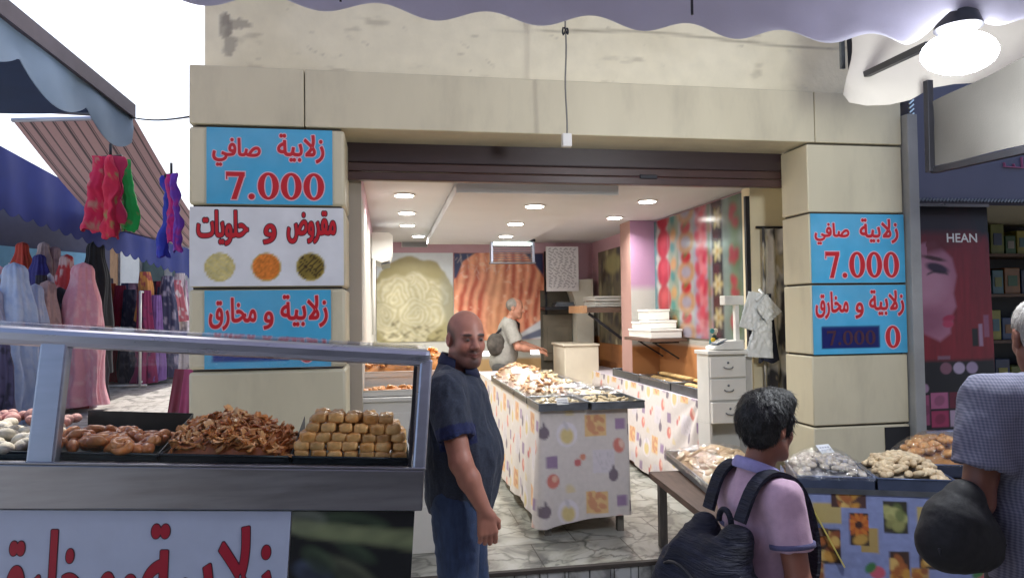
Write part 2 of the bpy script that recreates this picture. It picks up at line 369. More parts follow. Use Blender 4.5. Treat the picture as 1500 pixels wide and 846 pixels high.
# ------------------------------------------------------------------ signed-distance bodies (people): one continuous surface each
class SDF:
    def __init__(s, lo, hi, vox):
        s.lo = np.array(lo, float); s.vox = vox; s.n = np.ceil((np.array(hi)-s.lo)/vox).astype(int)+1
        s.D = np.full(s.n, 1.0, np.float32)
    def blk(s, a, b):
        i = np.clip(np.floor((np.array(a)-s.lo)/s.vox).astype(int), 0, s.n-1); j = np.clip(np.ceil((np.array(b)-s.lo)/s.vox).astype(int)+1, 1, s.n)
        sl = tuple(slice(x, max(y, x+1)) for x, y in zip(i, j))
        g = np.meshgrid(*[s.lo[k]+s.vox*np.arange(sl[k].start, sl[k].stop) for k in range(3)], indexing='ij'); return sl, g
    def comb(s, sl, d, k, op):
        D = s.D[sl]
        if op == 'sub': d = -d; a, b = -D, -d; h = np.clip(.5+.5*(b-a)/k, 0, 1); s.D[sl] = -(b*(1-h)+a*h-k*h*(1-h)); return
        if op == 'int': a, b = -D, -d; h = np.clip(.5+.5*(b-a)/k, 0, 1); s.D[sl] = -(b*(1-h)+a*h-k*h*(1-h)); return
        h = np.clip(.5+.5*(d-D)/k, 0, 1); s.D[sl] = d*(1-h)+D*h-k*h*(1-h)
    def cap(s, a, b, ra, rb=None, k=.02, op='add', flat=None):
        a = np.array(a, float); b = np.array(b, float); rb = ra if rb is None else rb; m = max(ra, rb)+k*1.5+.02
        sl, (x, y, z) = s.blk(np.minimum(a, b)-m, np.maximum(a, b)+m); v = b-a
        t = np.clip(((x-a[0])*v[0]+(y-a[1])*v[1]+(z-a[2])*v[2])/(v@v+1e-12), 0, 1)
        d = np.sqrt((x-a[0]-t*v[0])**2+(y-a[1]-t*v[1])**2+(z-a[2]-t*v[2])**2)-(ra+(rb-ra)*t); s.comb(sl, d.astype(np.float32), k, op); return s
    def chain(s, pts, rs, k=.02):
        for i in range(len(pts)-1): s.cap(pts[i], pts[i+1], rs[i], rs[i+1], k)
        return s
    def ell(s, c, r, k=.02, op='add', rot=(0, 0, 0)):
        c = np.array(c, float); r = np.array(r, float); m = r.max()+k*1.5+.02; sl, (x, y, z) = s.blk(c-m, c+m)
        Rm = np.array(Euler(rot).to_matrix()); p = np.stack([x-c[0], y-c[1], z-c[2]], -1)@Rm
        q = np.sqrt(((p/r)**2).sum(-1)); g = np.sqrt(((p/r**2)**2).sum(-1))+1e-9; d = q*(q-1)/g; s.comb(sl, d.astype(np.float32), k, op); return s
    def half(s, p, n, k=.004):    # keep the side n points away from
        p = np.array(p, float); n = np.array(n, float); n /= np.linalg.norm(n); g = s.pos()
        d = ((g[0]-p[0])*n[0]+(g[1]-p[1])*n[1]+(g[2]-p[2])*n[2]).astype(np.float32); s.D = np.maximum(s.D, d); return s
    def pos(s): return np.meshgrid(*[s.lo[k]+s.vox*np.arange(s.n[k]) for k in range(3)], indexing='ij')
    def mesh(s):
        D = s.D; ins = D < 0; n = D.shape
        cs = np.zeros(tuple(q-1 for q in n), np.int8)
        for a in (0, 1):
            for b in (0, 1):
                for c in (0, 1): cs += ins[a:n[0]-1+a, b:n[1]-1+b, c:n[2]-1+c]
        cells = np.argwhere((cs > 0) & (cs < 8)); idx = -np.ones(cs.shape, np.int64); idx[tuple(cells.T)] = np.arange(len(cells))
        acc = np.zeros((len(cells), 3)); cnt = np.zeros(len(cells))
        cor = [(a, b, c) for a in (0, 1) for b in (0, 1) for c in (0, 1)]
        for p in cor:
            for ax in range(3):
                if p[ax]: continue
                q = list(p); q[ax] = 1
                i = cells+np.array(p); j = cells+np.array(q); da = D[tuple(i.T)].astype(float); db = D[tuple(j.T)].astype(float)
                cr = (da < 0) != (db < 0); t = np.where(cr, da/(da-db+1e-20), 0)
                pt = np.array(p, float)+0*acc; pt = pt+0; pt[:, ax] += t
                acc[cr] += pt[cr]; cnt[cr] += 1
        V = s.lo+s.vox*(cells+acc/np.maximum(cnt, 1)[:, None]); F = []
        for ax in range(3):
            o = [(0, 1, 2), (1, 2, 0), (2, 0, 1)][ax]; b1, b2 = o[1], o[2]
            A = [slice(None)]*3; Bs = [slice(None)]*3; A[ax] = slice(0, -1); Bs[ax] = slice(1, None)
            e = ins[tuple(A)] != ins[tuple(Bs)]; E = np.argwhere(e)
            E = E[(E[:, b1] > 0) & (E[:, b2] > 0) & (E[:, b1] < n[b1]-1) & (E[:, b2] < n[b2]-1)]
            u = np.zeros(3, int); u[b1] = 1; v = np.zeros(3, int); v[b2] = 1
            q = [idx[tuple((E-du).T)] for du in (0*u, u, u+v, v)]; Q = np.stack(q, -1)
            flip = ~ins[tuple(E.T)]; Q[flip] = Q[flip][:, ::-1]; F.append(Q)
        F = np.concatenate(F); F = F[(F >= 0).all(1)]; return V, F
def sdf_part(name, sd, m, parent, colfn=None, label=None):
    V, F = sd.mesh(); me = bpy.data.meshes.new(name)
    me.vertices.add(len(V)); me.vertices.foreach_set('co', V.ravel().astype(np.float32))
    me.loops.add(len(F)*4); me.loops.foreach_set('vertex_index', F.ravel().astype(np.int32))
    me.polygons.add(len(F)); me.polygons.foreach_set('loop_start', (np.arange(len(F))*4).astype(np.int32))
    me.polygons.foreach_set('use_smooth', np.ones(len(F), bool)); me.update(calc_edges=True); me.validate()
    if colfn is not None:
        c = np.ones((len(V), 4), np.float32); c[:, :3] = colfn(V); a = me.attributes.new('Col', 'FLOAT_COLOR', 'POINT'); a.data.foreach_set('color', c.ravel())
    me.materials.append(m); o = bpy.data.objects.new(name, me); COL.objects.link(o); o.parent = parent
    if label: o['label'] = label
    return o
# ================================================================== MATERIALS
M = {}
M['clad'] = mat('cream_cladding', S(212, 203, 174), .42, var=.06, scale=3, dirt=.28, dirtcol=(.22, .19, .14), dscale=2.4, bump=.10, bscale=9, rvar=.12, aniso=(1.6, 1.6, .5))
M['joint'] = mat('dark_joint', (.05, .04, .035), .8)
M['plaster'] = mat('Col', 'Col', .8, var=.06, scale=9, bump=.35, bscale=26)
M['wallpaint'] = mat('interior_paint', 'Col', .6, var=.04, scale=5, bump=.06, bscale=30)
M['ceil'] = mat('ceiling_paint', S(206, 207, 210), .7, var=.03, scale=3)
M['shutter'] = mat('brown_shutter', S(58, 44, 46), .38, var=.15, scale=5, dirt=.2, dirtcol=(.02, .016, .016), aniso=(1, 1, 6), spec=.6)
M['shutter_lo'] = mat('brown_bar', S(74, 52, 48), .33, var=.2, scale=9, aniso=(1, 1, 8), spec=.6)
M['paint'] = mat('printed_sheet', 'Col', .35, var=.04, scale=14, spec=.4)
M['paint_gloss'] = mat('glossy_print', 'Col', .16, var=.04, scale=10, bump=.05, bscale=4)
M['paint_matte'] = mat('matte_print', 'Col', .75, var=.06, scale=20)
M['cloth'] = mat('printed_cloth', 'Col', .72, var=.05, scale=30, bump=.12, bscale=300, sheen=.15)
M['white_pl'] = mat('white_plastic', S(226, 224, 218), .4, var=.04, scale=8, dirt=.1, dirtcol=(.3, .27, .22))
M['steel'] = mat('brushed_steel', S(150, 152, 160), .34, 1.0, var=.14, scale=4, dirt=.35, dirtcol=(.12, .12, .13), dscale=3, aniso=(1, 1, 9), rvar=.12, bump=.02, bscale=40)
M['galv'] = mat('galvanised_sheet', S(122, 128, 136), .4, .9, var=.22, scale=14, dirt=.3, dirtcol=(.08, .08, .09), rvar=.1, bump=.05, bscale=24)
M['alu'] = mat('anodised_frame', S(172, 176, 192), .3, .75, var=.1, scale=5, aniso=(1, 1, 7), rvar=.08)
M['dark'] = mat('dark_steel', S(42, 42, 48), .45, .4, var=.2)
M['black'] = mat('black_rubber', (.012, .012, .014), .6)
M['wood'] = mat('worn_board', S(92, 70, 58), .6, var=.3, scale=7, aniso=(1, 8, 1), dirt=.4, dirtcol=(.05, .035, .03))
M['wood_l'] = mat('pale_wood', S(170, 130, 95), .6, var=.2, scale=7, aniso=(1, 8, 1))
M['leg'] = mat('grey_timber', S(112, 106, 98), .75, var=.25, scale=9, aniso=(6, 6, 1))
M['red_ink'] = mat('red_lettering', S(196, 32, 44), .4, var=.06)
M['dred_ink'] = mat('crimson_lettering', S(165, 20, 48), .4, var=.06)
M['pale_ink'] = mat('pale_pink_outline', S(225, 190, 205), .45, var=.03)
M['dark_ink'] = mat('dark_shadow_ink', S(70, 34, 52), .5)
M['film'] = film('clear_wrap', .10, bump=.9, bscale=16, rough=.1, dist=.035)
M['glass'] = film('case_glass', .09, bump=0, rough=.06)
M['emit'] = emit('downlight_glow', np.array([1, .97, .9]), 14)
M['flood'] = emit('lamp_glow', np.array([.95, .98, 1.0]), 30)
M['awning'] = canvas_mat('grey_canvas', S(206, 204, 218), .5)
M['flap'] = canvas_mat('cream_canvas', S(206, 200, 190), .25)

# ================================================================== GROUND
def tiles_mat(name, base, grout, size, veins, rough=.3):
    m, n, l, P = _new(name); P.inputs['Roughness'].default_value = rough
    tc = n.new('ShaderNodeTexCoord'); mp = n.new('ShaderNodeMapping'); l.new(tc.outputs['Object'], mp.inputs[0])
    nz = n.new('ShaderNodeTexNoise'); nz.inputs['Scale'].default_value = 1.7; nz.inputs['Detail'].default_value = 8; nz.inputs['Distortion'].default_value = 2.2
    l.new(mp.outputs[0], nz.inputs['Vector'])
    vo = n.new('ShaderNodeTexVoronoi'); vo.feature = 'DISTANCE_TO_EDGE'; vo.inputs['Scale'].default_value = 2.6; vo.inputs['Randomness'].default_value = 1
    ad = n.new('ShaderNodeVectorMath'); ad.operation = 'MULTIPLY_ADD'; l.new(nz.outputs['Color'], ad.inputs[0]); ad.inputs[1].default_value = (.5, .5, .5); l.new(mp.outputs[0], ad.inputs[2])
    l.new(ad.outputs[0], vo.inputs['Vector'])
    vr = n.new('ShaderNodeMapRange'); l.new(vo.outputs['Distance'], vr.inputs[0]); vr.inputs[1].default_value = 0; vr.inputs[2].default_value = .055; vr.inputs[3].default_value = veins; vr.inputs[4].default_value = 0
    n2_ = n.new('ShaderNodeTexNoise'); n2_.inputs['Scale'].default_value = 2.3; n2_.inputs['Detail'].default_value = 7; n2_.inputs['Distortion'].default_value = 3; l.new(mp.outputs[0], n2_.inputs['Vector'])
    cr = n.new('ShaderNodeValToRGB'); l.new(n2_.outputs['Fac'], cr.inputs[0])
    cr.color_ramp.elements[0].position = .36; cr.color_ramp.elements[0].color = (*[c*.42 for c in base], 1)
    cr.color_ramp.elements[1].position = .56; cr.color_ramp.elements[1].color = (*base, 1)
    e = cr.color_ramp.elements.new(.46); e.color = (base[0]*.82, base[1]*.82, base[2]*.78, 1)
    x1 = n.new('ShaderNodeMix'); x1.data_type = 'RGBA'; l.new(vr.outputs[0], x1.inputs[0]); l.new(cr.outputs[0], x1.inputs[6]); x1.inputs[7].default_value = (.07, .075, .06, 1)
    br = n.new('ShaderNodeTexBrick'); br.offset = 0 if size[2] == 0 else .5; br.inputs['Scale'].default_value = 1; br.inputs['Brick Width'].default_value = size[0]; br.inputs['Row Height'].default_value = size[1]
    br.inputs['Mortar Size'].default_value = .004; br.inputs['Color1'].default_value = (1, 1, 1, 1); br.inputs['Color2'].default_value = (.8, .8, .78, 1); br.inputs['Mortar'].default_value = (*grout, 1); l.new(mp.outputs[0], br.inputs['Vector'])
    x2 = n.new('ShaderNodeMix'); x2.data_type = 'RGBA'; x2.blend_type = 'MULTIPLY'; x2.inputs[0].default_value = 1; l.new(x1.outputs[2], x2.inputs[6]); l.new(br.outputs[0], x2.inputs[7])
    l.new(x2.outputs[2], P.inputs['Base Color']); return m
M['marble'] = tiles_mat('shop_marble', (.44, .44, .40), (.35, .33, .3), (.62, .45, 1), .75)
M['paving'] = tiles_mat('street_paving', (.44, .42, .40), (.3, .29, .28), (.4, .2, 1), .25, .55)
YF = 4.15
solo('street', MB().add([(-150, -150, 0), (150, -150, 0), (150, 150, 0), (-150, 150, 0)], [(0, 1, 2, 3)]), M['paving'], kind='structure')
fl = MB().box((-1.05, 4.30, -.2), (3.3, 9.6, .15))
solo('shop_floor', fl, M['marble'], kind='structure', origin=(0, 4.3, 0))
M['riser'] = tiles_mat('riser_tile', (.42, .43, .45), (.06, .06, .06), (.155, .12, 0), .5, .4)
rs = MB(); 
for k in range(22): rs.box((-.24+k*.131, 4.272, -.01), (-.24+k*.131+.127, 4.298, .126))
solo('sky_block_wall', MB().box((-3.2, -3.0, 0), (9, -2.8, 5.2)), M['plaster'], kind='structure')  # unseen wall added behind the camera to cut sky light
solo('sky_block_cover', MB().box((-1.6, -2.79, 3.25), (9, 1.75, 3.28)), M['awning'], kind='structure')  # unseen cover added overhead to keep sky light off the foreground
solo('step_riser', rs, M['riser'], kind='structure', bev=.002)
solo('step_edge', MB().box((-.24, 4.262, .13), (2.66, 4.30, .1535)), M['joint'], kind='structure')

# ================================================================== SHOP BUILDING
shop = thing('shop_building', 'cream clad open sweet shop with marble floor and white lit ceiling', 'shop', (.8, 4.3, 0))
X0, X1, YB, ZC = -.16, 2.74, 9.36, 2.62
PINK, WHT, BRN = S(196, 158, 170), S(198, 196, 188), S(176, 118, 70)
def wallpts(mb, o, ex, ey, dn, fn, res=.04):
    ex = np.array(ex, float); ey = np.array(ey, float); W, H = np.linalg.norm(ex), np.linalg.norm(ey)
    x, y = canvas(W, H, res); img = np.zeros(x.shape+(3,)); fn(img, x, y); return painted(mb, img, o, ex, ey, dn)
def back_fn(img, x, y):
    fill(img, np.ones_like(x), WHT); fill(img, rect(x, y, -1, 1.92, 9, 9, .02), PINK)
    fill(img, rect(x, y, -1, -1, 9, .95, .02), S(196, 160, 112))
part('back_wall', wallpts(MB(), (X0, YB, .15), (X1-X0, 0, 0), (0, 0, ZC-.15+.05), (0, .15, 0), back_fn), M['wallpaint'], shop)
def right_fn(img, x, y):   # x runs front -> back
    fill(img, np.ones_like(x), WHT); fill(img, rect(x, y, -1, 1.75, 9, 9, .02), PINK)
    fill(img, rect(x, y, 2.1, 1.75, 2.6, 9, .02), S(166, 130, 158)); fill(img, rect(x, y, -1, -1, 9, 1.22, .015), BRN)
    st = n2(x, y, 1.6, 4, 5); fill(img, np.clip((st-.55)*5, 0, 1)*rect(x, y, -1, -1, 9, 1.22, .02), S(120, 78, 50))
part('side_wall', wallpts(MB(), (X1, 5.13, .15), (0, YB-5.13, 0), (0, 0, ZC-.15+.05), (.15, 0, 0), right_fn), M['wallpaint'], shop)
def left_fn(img, x, y): fill(img, np.ones_like(x), S(184, 182, 174)); fill(img, rect(x, y, -1, 2.3, 9, 9, .02), PINK); fill(img, rect(x, y, -1, -1, 9, 1.0, .02), S(170, 156, 130))
part('side_wall', wallpts(MB(), (X0, YB, .15), (0, -(YB-4.62), 0), (0, 0, ZC-.15+.05), (-.15, 0, 0), left_fn), M['wallpaint'], shop)
part('jamb_wall', MB().box((2.70, 5.0, .15), (3.36, 5.128, 2.7)), mat('jamb_paint', S(232, 220, 188), .7, var=.05, dirt=.2, dirtcol=(.2, .17, .12), bump=.15, bscale=30), shop)
# ceiling with a recessed coffer whose edge lies in shade
a = onZ(668, 282, 2.53); b = onZ(908, 285, 2.53); cx0, cx1, cy0, cy1 = a[0], b[0], a[1], 8.7
part('ceiling', MB().box((X0-.1, 4.52, ZC), (X1+.1, YB+.1, ZC+.12)), M['ceil'], shop)
part('ceiling_panel', MB().box((cx0, cy0, 2.53), (cx1, cy1, 2.60)), M['ceil'], shop, bev=.004); part('panel_hangers', MB().box((cx0+.12, cy0+.12, 2.601), (cx1-.12, cy1-.12, ZC-.001)), M['ceil'], shop)
part('roof_slab', MB().box((-1.06, 4.7, ZC+.165), (3.4, YB+.3, ZC+.33)), M['clad'], shop)
# pilaster on the right wall
pa = onY(924, 400, 7.0); pb = onY(950, 400, 7.0)
pil = MB()
wallpts(pil, (pa[0], 7.0, .15), (X1-pa[0]-.002, 0, 0), (0, 0, ZC-.152), (0, .32, 0), lambda i, x, y: (fill(i, np.ones_like(x), S(168, 166, 160)), fill(i, rect(x, y, -1, 1.78, 9, 9, .01), S(160, 124, 152)), fill(i, rect(x, y, -1, -1, 9, 1.2, .01), BRN)))
part('pilaster', pil, M['wallpaint'], shop)
# clad pillars: panel by panel with dark open joints
ZJ = [0.02, .50, .95, 1.40, 1.85, 2.305, 2.75]
def pillar(x0, x1, y1, rad):
    core = MB().box((x0+.02, YF+.02, 0), (x1-.02, y1-.01, 2.75)); part('pillar_core', core, M['joint'], shop)
    for a, b in zip(ZJ[:-1], ZJ[1:]):
        part('cladding_panel', MB().box((x0, YF, a+.006), (x1, y1, b-.006)), M['clad'], shop, bev=rad, smooth=30)
pillar(-1.07, -.235, 4.62, .018); pillar(2.64, 3.315, 4.46, .008)
part('black_vent', MB().box((onY(1296, 640, YF)[0], YF-.006, .62), (3.312, YF-.001, .93)), M['black'], shop)
part('white_trim', MB().box((3.325, 4.10, .2), (3.40, 4.22, 2.95)), mat('grey_trim', S(150, 150, 148), .5, var=.1, dirt=.3), shop, bev=.006)
# fascia beam
def fas(img, x, y):
    fill(img, np.ones_like(x), S(190, 184, 164)); st = n2(x*.6, y, 3, 5, 2); fill(img, np.clip((st-.5)*1.6, 0, .35), S(160, 150, 128))
fx = [-1.07, onY(446, 140, YF)[0], onY(1193, 180, YF)[0], 3.32]
fm = MB()
for a, b in zip(fx[:-1], fx[1:]): fm.box((a+.003, YF-.004, 2.757), (b-.003, 4.5, 3.085))
part('fascia', fm, M['clad'], shop, bev=.006)
# upper wall, old plaster with chipped patches
ux0 = onY(300, 50, 4.22)[0]
def upw(img, x, y):
    fill(img, np.ones_like(x), S(238, 229, 200)); a = n2(x, y, 2.2, 5, 3); fill(img, np.clip((a-.5)*2.5, 0, .35), S(216, 205, 172))
    b = n2(x*.5, y*1.5, 9, 4, 8); fill(img, np.clip((b-.68)*9, 0, 1), S(150, 138, 116), .4)
    for (px, py, rx, ry, an) in ((329, 40, .030, .06, .5), (352, 36, .055, .028, -.3), (337, 68, .034, .06, .2), (326, 28, .03, .03, 0)):
        p = onY(px, py, 4.22); nn = n2(x, y, 22, 3, 4)-.5
        fill(img, soft(np.hypot((x+ux0-p[0])/rx, (y+3.085-p[2])/ry)-1+nn*2.2, .25), S(142, 134, 122), .65)
    fill(img, soft(np.abs(y-.33-.02*np.sin(x*3))-.006+.012*n2(x, y, 6, 3, 1)-.006, .01)*np.clip((x-1.6)*2, 0, 1), S(128, 116, 96), .6)
    for k in range(60):
        cx, cy = rnd.uniform(0, 4.4), rnd.uniform(0, 1.0); L = rnd.uniform(.01, .05)
        fill(img, soft(seg_d(x, y, (cx, cy), (cx+L, cy-L*rnd.uniform(-.3, .8)))-.004, .008), S(140, 128, 108), .35)
part('upper_wall', wallpts(MB(), (ux0, 4.22, 3.086), (3.6-ux0, 0, 0), (0, 0, 1.9), (0, .3, 0), upw, .014), M['plaster'], shop)
part('side_wall', MB().box((-1.06, 4.63, 0), (-.9, YB+.3, 3.6)), M['plaster'], shop)
part('rear_wall', MB().box((-1.06, YB+.17, 0), (3.4, YB+.3, 2.9)), M['clad'], shop)
# arched recess at the back with an oven alcove
al = thing('oven_alcove', 'dark grey oven recess with a shelf behind the white arch at the back', 'alcove', (2.3, YB-.2, .15))
p0 = onY(799, 500, YB-.30); p1 = onY(868, 500, YB-.30)
am = MB(); r = .46
W_ = p1[0]-p0[0]; pts = [(p0[0]+.0, .15), (p0[0], 2.0)]
part('recess', MB().box((p0[0], YB-.02, .9), (p0[0]+.62, YB-.003, 1.98)), mat('dark_recess', S(92, 86, 76), .7, var=.25, scale=3, dirt=.5, dirtcol=(.03, .03, .03)), al)  # recess is a flat dark panel with darker random blotches
part('shelf', MB().box((p0[0]+.0, YB-.30, 1.72), (p0[0]+.50, YB-.021, 1.76)), M['dark'], al)
part('oven_front', MB().box((p0[0]+.03, YB-.06, 1.05), (p0[0]+.42, YB-.021, 1.66)).box((p0[0]+.08, YB-.075, 1.15), (p0[0]+.37, YB-.061, 1.5)), mat('oven_panel', S(120, 112, 98), .5, .3, var=.2), al, bev=.004)
part('dish_stack', MB().box((p0[0]+.15, YB-.25, 1.763), (p0[0]+.42, YB-.05, 1.79)).box((p0[0]+.17, YB-.24, 1.792), (p0[0]+.4, YB-.06, 1.82)), M['galv'], al)
ar = MB(); n = 14
outer = [(W_+.05, 1.0), (W_+.05, 2.16)]
inner = []
for k in range(n+1):
    t = k/n*math.pi/2; inner.append((W_-.20+.0-.20*(1-math.cos(t))*1.0+.0, 1.55+.55*math.sin(t)))
ar.prism([(W_-.20, .76)]+inner+[(W_+.02, 2.12), (W_+.02, .76)], (p0[0], YB-.30, .15-.15), (1, 0, 0), (0, 0, 1), (0, .27, 0))
part('arch', ar, mat('arch_plaster', S(208, 204, 192), .7, var=.05), al)

# roller shutter
y4 = 4.50
za = onY(820, 222, y4)[2]; zb = onY(820, 244, y4)[2]; zc = onY(820, 270, y4)[2]
sx0, sx1 = -.26, onY(1147, 250, y4)[0]
rsu = thing('roller_shutter', 'dark brown roller shutter rolled up under the cream fascia', 'shutter', ((sx0+sx1)/2, y4, zc))
part('shutter_box', MB().box((sx0, y4, zb), (sx1, y4+.19, 2.98)), M['shutter'], rsu, bev=.01)
sb = MB(); hh = (zb-zc)
for k in range(2): sb.box((sx0+.01, y4-.022+.012*k, zc+hh*k/2+.002), (sx1-.01, y4+.03, zc+hh*(k+1)/2-.003))
part('bottom_bar', sb, M['shutter_lo'], rsu, bev=.006)
lk = onY(948, 260, y4)
part('lock', MB().box((lk[0]-.06, y4-.034, lk[2]-.014), (lk[0]+.06, y4-.021, lk[2]+.014)), M['dark'], rsu, bev=.004)

# ceiling downlights
proto = thing('ceiling_downlight', 'x', 'ceiling light', (0, 0, ZC), 0, 'recessed downlights in the shop ceiling')
ring = [(.062, -.004), (.078, -.006), (.08, 0), (.062, .004)]
part('trim_ring', MB().lathe([(.072, .0), (.086, -.003), (.086, -.008), (.070, -.010)], (0, 0, 0), 28), M['white_pl'], proto, 50, world=False)
part('lit_lens', MB().lathe([(.069, -.0105), (.069, -.0135), (.06, -.0155)], (0, 0, 0), 28), M['emit'], proto, 50, world=False)
DL = [(592, 285, 'front light of the left row of square ceiling downlights'), (596, 311, 'second light from the front in the left row of downlights'), (597, 329, 'third light from the front in the left row of downlights'),
      (613, 345, 'farthest downlight at the left, just before the back wall vent'), (783, 301, 'front downlight over the middle table inside the ceiling coffer'), (755, 327, 'middle downlight behind the front one in the ceiling coffer'),
      (741, 345, 'downlight right above the hanging insect killer'), (948, 294, 'front downlight on the right beside the fruit panel'), (900, 318, 'rear downlight on the right beside the pink pilaster')]
la = bpy.data.lights.new('downlight', 'AREA'); la.shape = 'DISK'; la.size = .13; la.energy = DOWNLIGHT_W; la.color = (1, 1, .97); la.spread = math.radians(150)
lo = bpy.data.objects.new('downlight_lamp', la); COL.objects.link(lo); lo.location = (0, 0, -.03); lo.parent = proto
for i, (px, py, lb) in enumerate(DL):
    z = 2.529 if 672 < px < 800 else ZC-.001
    p = onZ(px, py, z); o = proto if i == 0 else copy_of(proto, p)
    o.location = p; o['label'] = lb

# ================================================================== SIGNS ON THE PILLARS
BLUE = S(78, 172, 214)
def sign(name, label, x0, x1, z0, z1, base=BLUE, rows=(), dig=None, extra=None, col='red_ink', olm=None):
    olm = olm or M['pale_ink']
    t = thing(name, label, 'sign', ((x0+x1)/2, YF-.004, z0), 0, 'price signs on the pillars')
    W, H = x1-x0, z1-z0; x, y = canvas(W, H, .01); img = np.zeros(x.shape+(3,)); img[:] = base
    a = n2(x, y, 7, 3, int(x0*10) % 9); img *= (1+(a-.5)*.22)[..., None]; fill(img, np.clip((n2(x, y, 2.2, 4, 6)-.5)*2.5, 0, 1), S(206, 216, 220), .22)
    if extra: extra(img, x, y, W, H)
    part('board', painted(MB(), img, (x0, YF-.009, z0), (W, 0, 0), (0, 0, H), (0, .006, 0)), M['paint'], t)
    o = (x0, YF-.009, z0); ex, ey, nr = (1, 0, 0), (0, 0, 1), (0, -1, 0)
    for (s, a, b, c, d) in rows:
        part('lettering_outline', put_text(MB(), s, o, ex, ey, a*W, b*W, c*H, d*H, nr, .0012, .0085), olm, t); part('lettering', put_text(MB(), s, o, ex, ey, a*W, b*W, c*H, d*H, nr, .0024, .0035), M[col], t)
    for (s, a, b, c, d) in dig or ():
        part('digits_outline', put_digits(MB(), s, o, ex, ey, a*W, b*W, c*H, d*H, nr, .0012, .006), M['pale_ink'], t); part('digits', put_digits(MB(), s, o, ex, ey, a*W, b*W, c*H, d*H, nr, .0024), M[col], t)
    return t
def wx(px, py): return onY(px, py, YF)
lx0, lx1 = wx(303, 240)[0], wx(487, 240)[0]
sign('price_sign', 'blue zlabia price sign topmost on the left pillar, reading 7.000', lx0, lx1, 2.315, 2.738, rows=[(AR['zlabia'], .56, .93, .56, .93), (AR['safi'], .05, .42, .50, .86)], dig=[('7.000', .14, .94, .06, .42)])
sign('price_sign', 'blue zlabia and mkharek sign on the left pillar behind the case rail', wx(300, 470)[0], wx(485, 470)[0], 1.41, 1.838,
     rows=[(AR['zlabia'], .60, .97, .52, .93), (AR['waw'], .465, .535, .50, .72), (AR['mkharek'], .04, .40, .50, .90)], dig=[('0', .73, .88, .06, .37)],
     extra=lambda i, x, y, W, H: fill(i, rect(x, y, .06*W, .09*H, .66*W, .34*H, .006), S(24, 50, 130)))
def photos(img, x, y, W, H):
    for cx, kind in ((.19, 0), (.49, 1), (.78, 2)):
        c = (cx*W, .24*H); R = .093*W
        m = ell(x, y, c[0], c[1], R, R, 0, .006); a = n2(x, y, 60, 4, kind+3); b = n2(x, y, 24, 3, kind+9)
        tex = [S(190, 176, 110), S(206, 120, 50), S(120, 104, 48)][kind]*(.45+1.1*a)[..., None]
        if kind == 0: st = .5+.5*np.sin((x*.8+y)*190+b*8); tex = tex*(.7+.5*st)[..., None]+S(210, 205, 180)*(.35*(1-st))[..., None]
        if kind == 1: tex = tex*(.85+.4*np.abs(np.sin((x-y)*160+b*14)))[..., None]
        if kind == 2: st = (np.abs(((x+y)*30) % 1-.5) < .12)|(np.abs(((x-y)*30+b*.6) % 1-.5) < .12); tex = np.where(st[..., None], S(60, 44, 26), tex*1.3)
        img[:] = img*(1-m[..., None])+tex*m[..., None]
        ring = soft(np.abs(np.hypot(x-c[0], y-c[1])-R)-.003, .004); fill(img, ring, S(190, 170, 70), .8)
ws = sign('price_sign', 'white sign with three round pastry photos, middle of the left pillar', -1.062, -.243, 1.862, 2.298, base=S(226, 228, 232),
     rows=[(AR['maqroud'], .63, .945, .55, .95), (AR['waw'], .475, .55, .54, .78), (AR['halawiyat'], .05, .37, .52, .95)], extra=photos, olm=M['dark_ink'])
rx0, rx1 = 2.648, 3.31
sign('price_sign', 'upper blue sign on the right pillar reading zlabia 7.000', rx0, rx1, 1.858, 2.298, rows=[(AR['zlabia'], .52, .93, .58, .93), (AR['safi'], .04, .40, .56, .86)], dig=[('7.000', .13, .94, .07, .45)])
rb = sign('price_sign', 'lower blue sign on the right pillar with a dark 7.000 patch', rx0, rx1, 1.405, 1.842,
     rows=[(AR['zlabia'], .60, .97, .55, .92), (AR['waw'], .45, .53, .52, .74), (AR['mkharek'], .03, .37, .52, .90)], dig=[('0', .755, .93, .07, .40)],
     extra=lambda i, x, y, W, H: fill(i, rect(x, y, .08*W, .08*H, .70*W, .40*H, .006), S(22, 30, 96)))
W, H = rx1-rx0, .437
part('sticker_digits', put_digits(MB(), '7.000', (rx0, YF-.009, 1.405), (1, 0, 0), (0, 0, 1), .13*W, .66*W, .13*H, .34*H, (0, -1, 0), .002), M['dark_ink'], rb)

# cable with switch
ca = onY(828, 38, 3.9); cb = onY(830, 205, 3.9)
cab = thing('hanging_cable', 'thin cable hanging from the awning with a small white connector', 'cable', cb)
pts = [ca+(cb-ca)*t+np.array([.004*math.sin(t*9), 0, 0]) for t in np.linspace(0, 1, 12)]
part('cord', MB().tube([ca+np.array([0, 0, .5])]+pts, .005, 6), mat('cable_grey', S(120, 118, 112), .5), cab, 180)
kn = [ca+np.array([.016*math.cos(t), .01*math.sin(t), -.03+.02*math.sin(t*2)]) for t in np.linspace(0, 7, 16)]
part('knot', MB().tube(kn, .005, 6), M['dark'], cab, 180)
part('connector', MB().box(cb+np.array([-.027, -.02, -.04]), cb+np.array([.027, .02, .035])), M['white_pl'], cab, bev=.006)

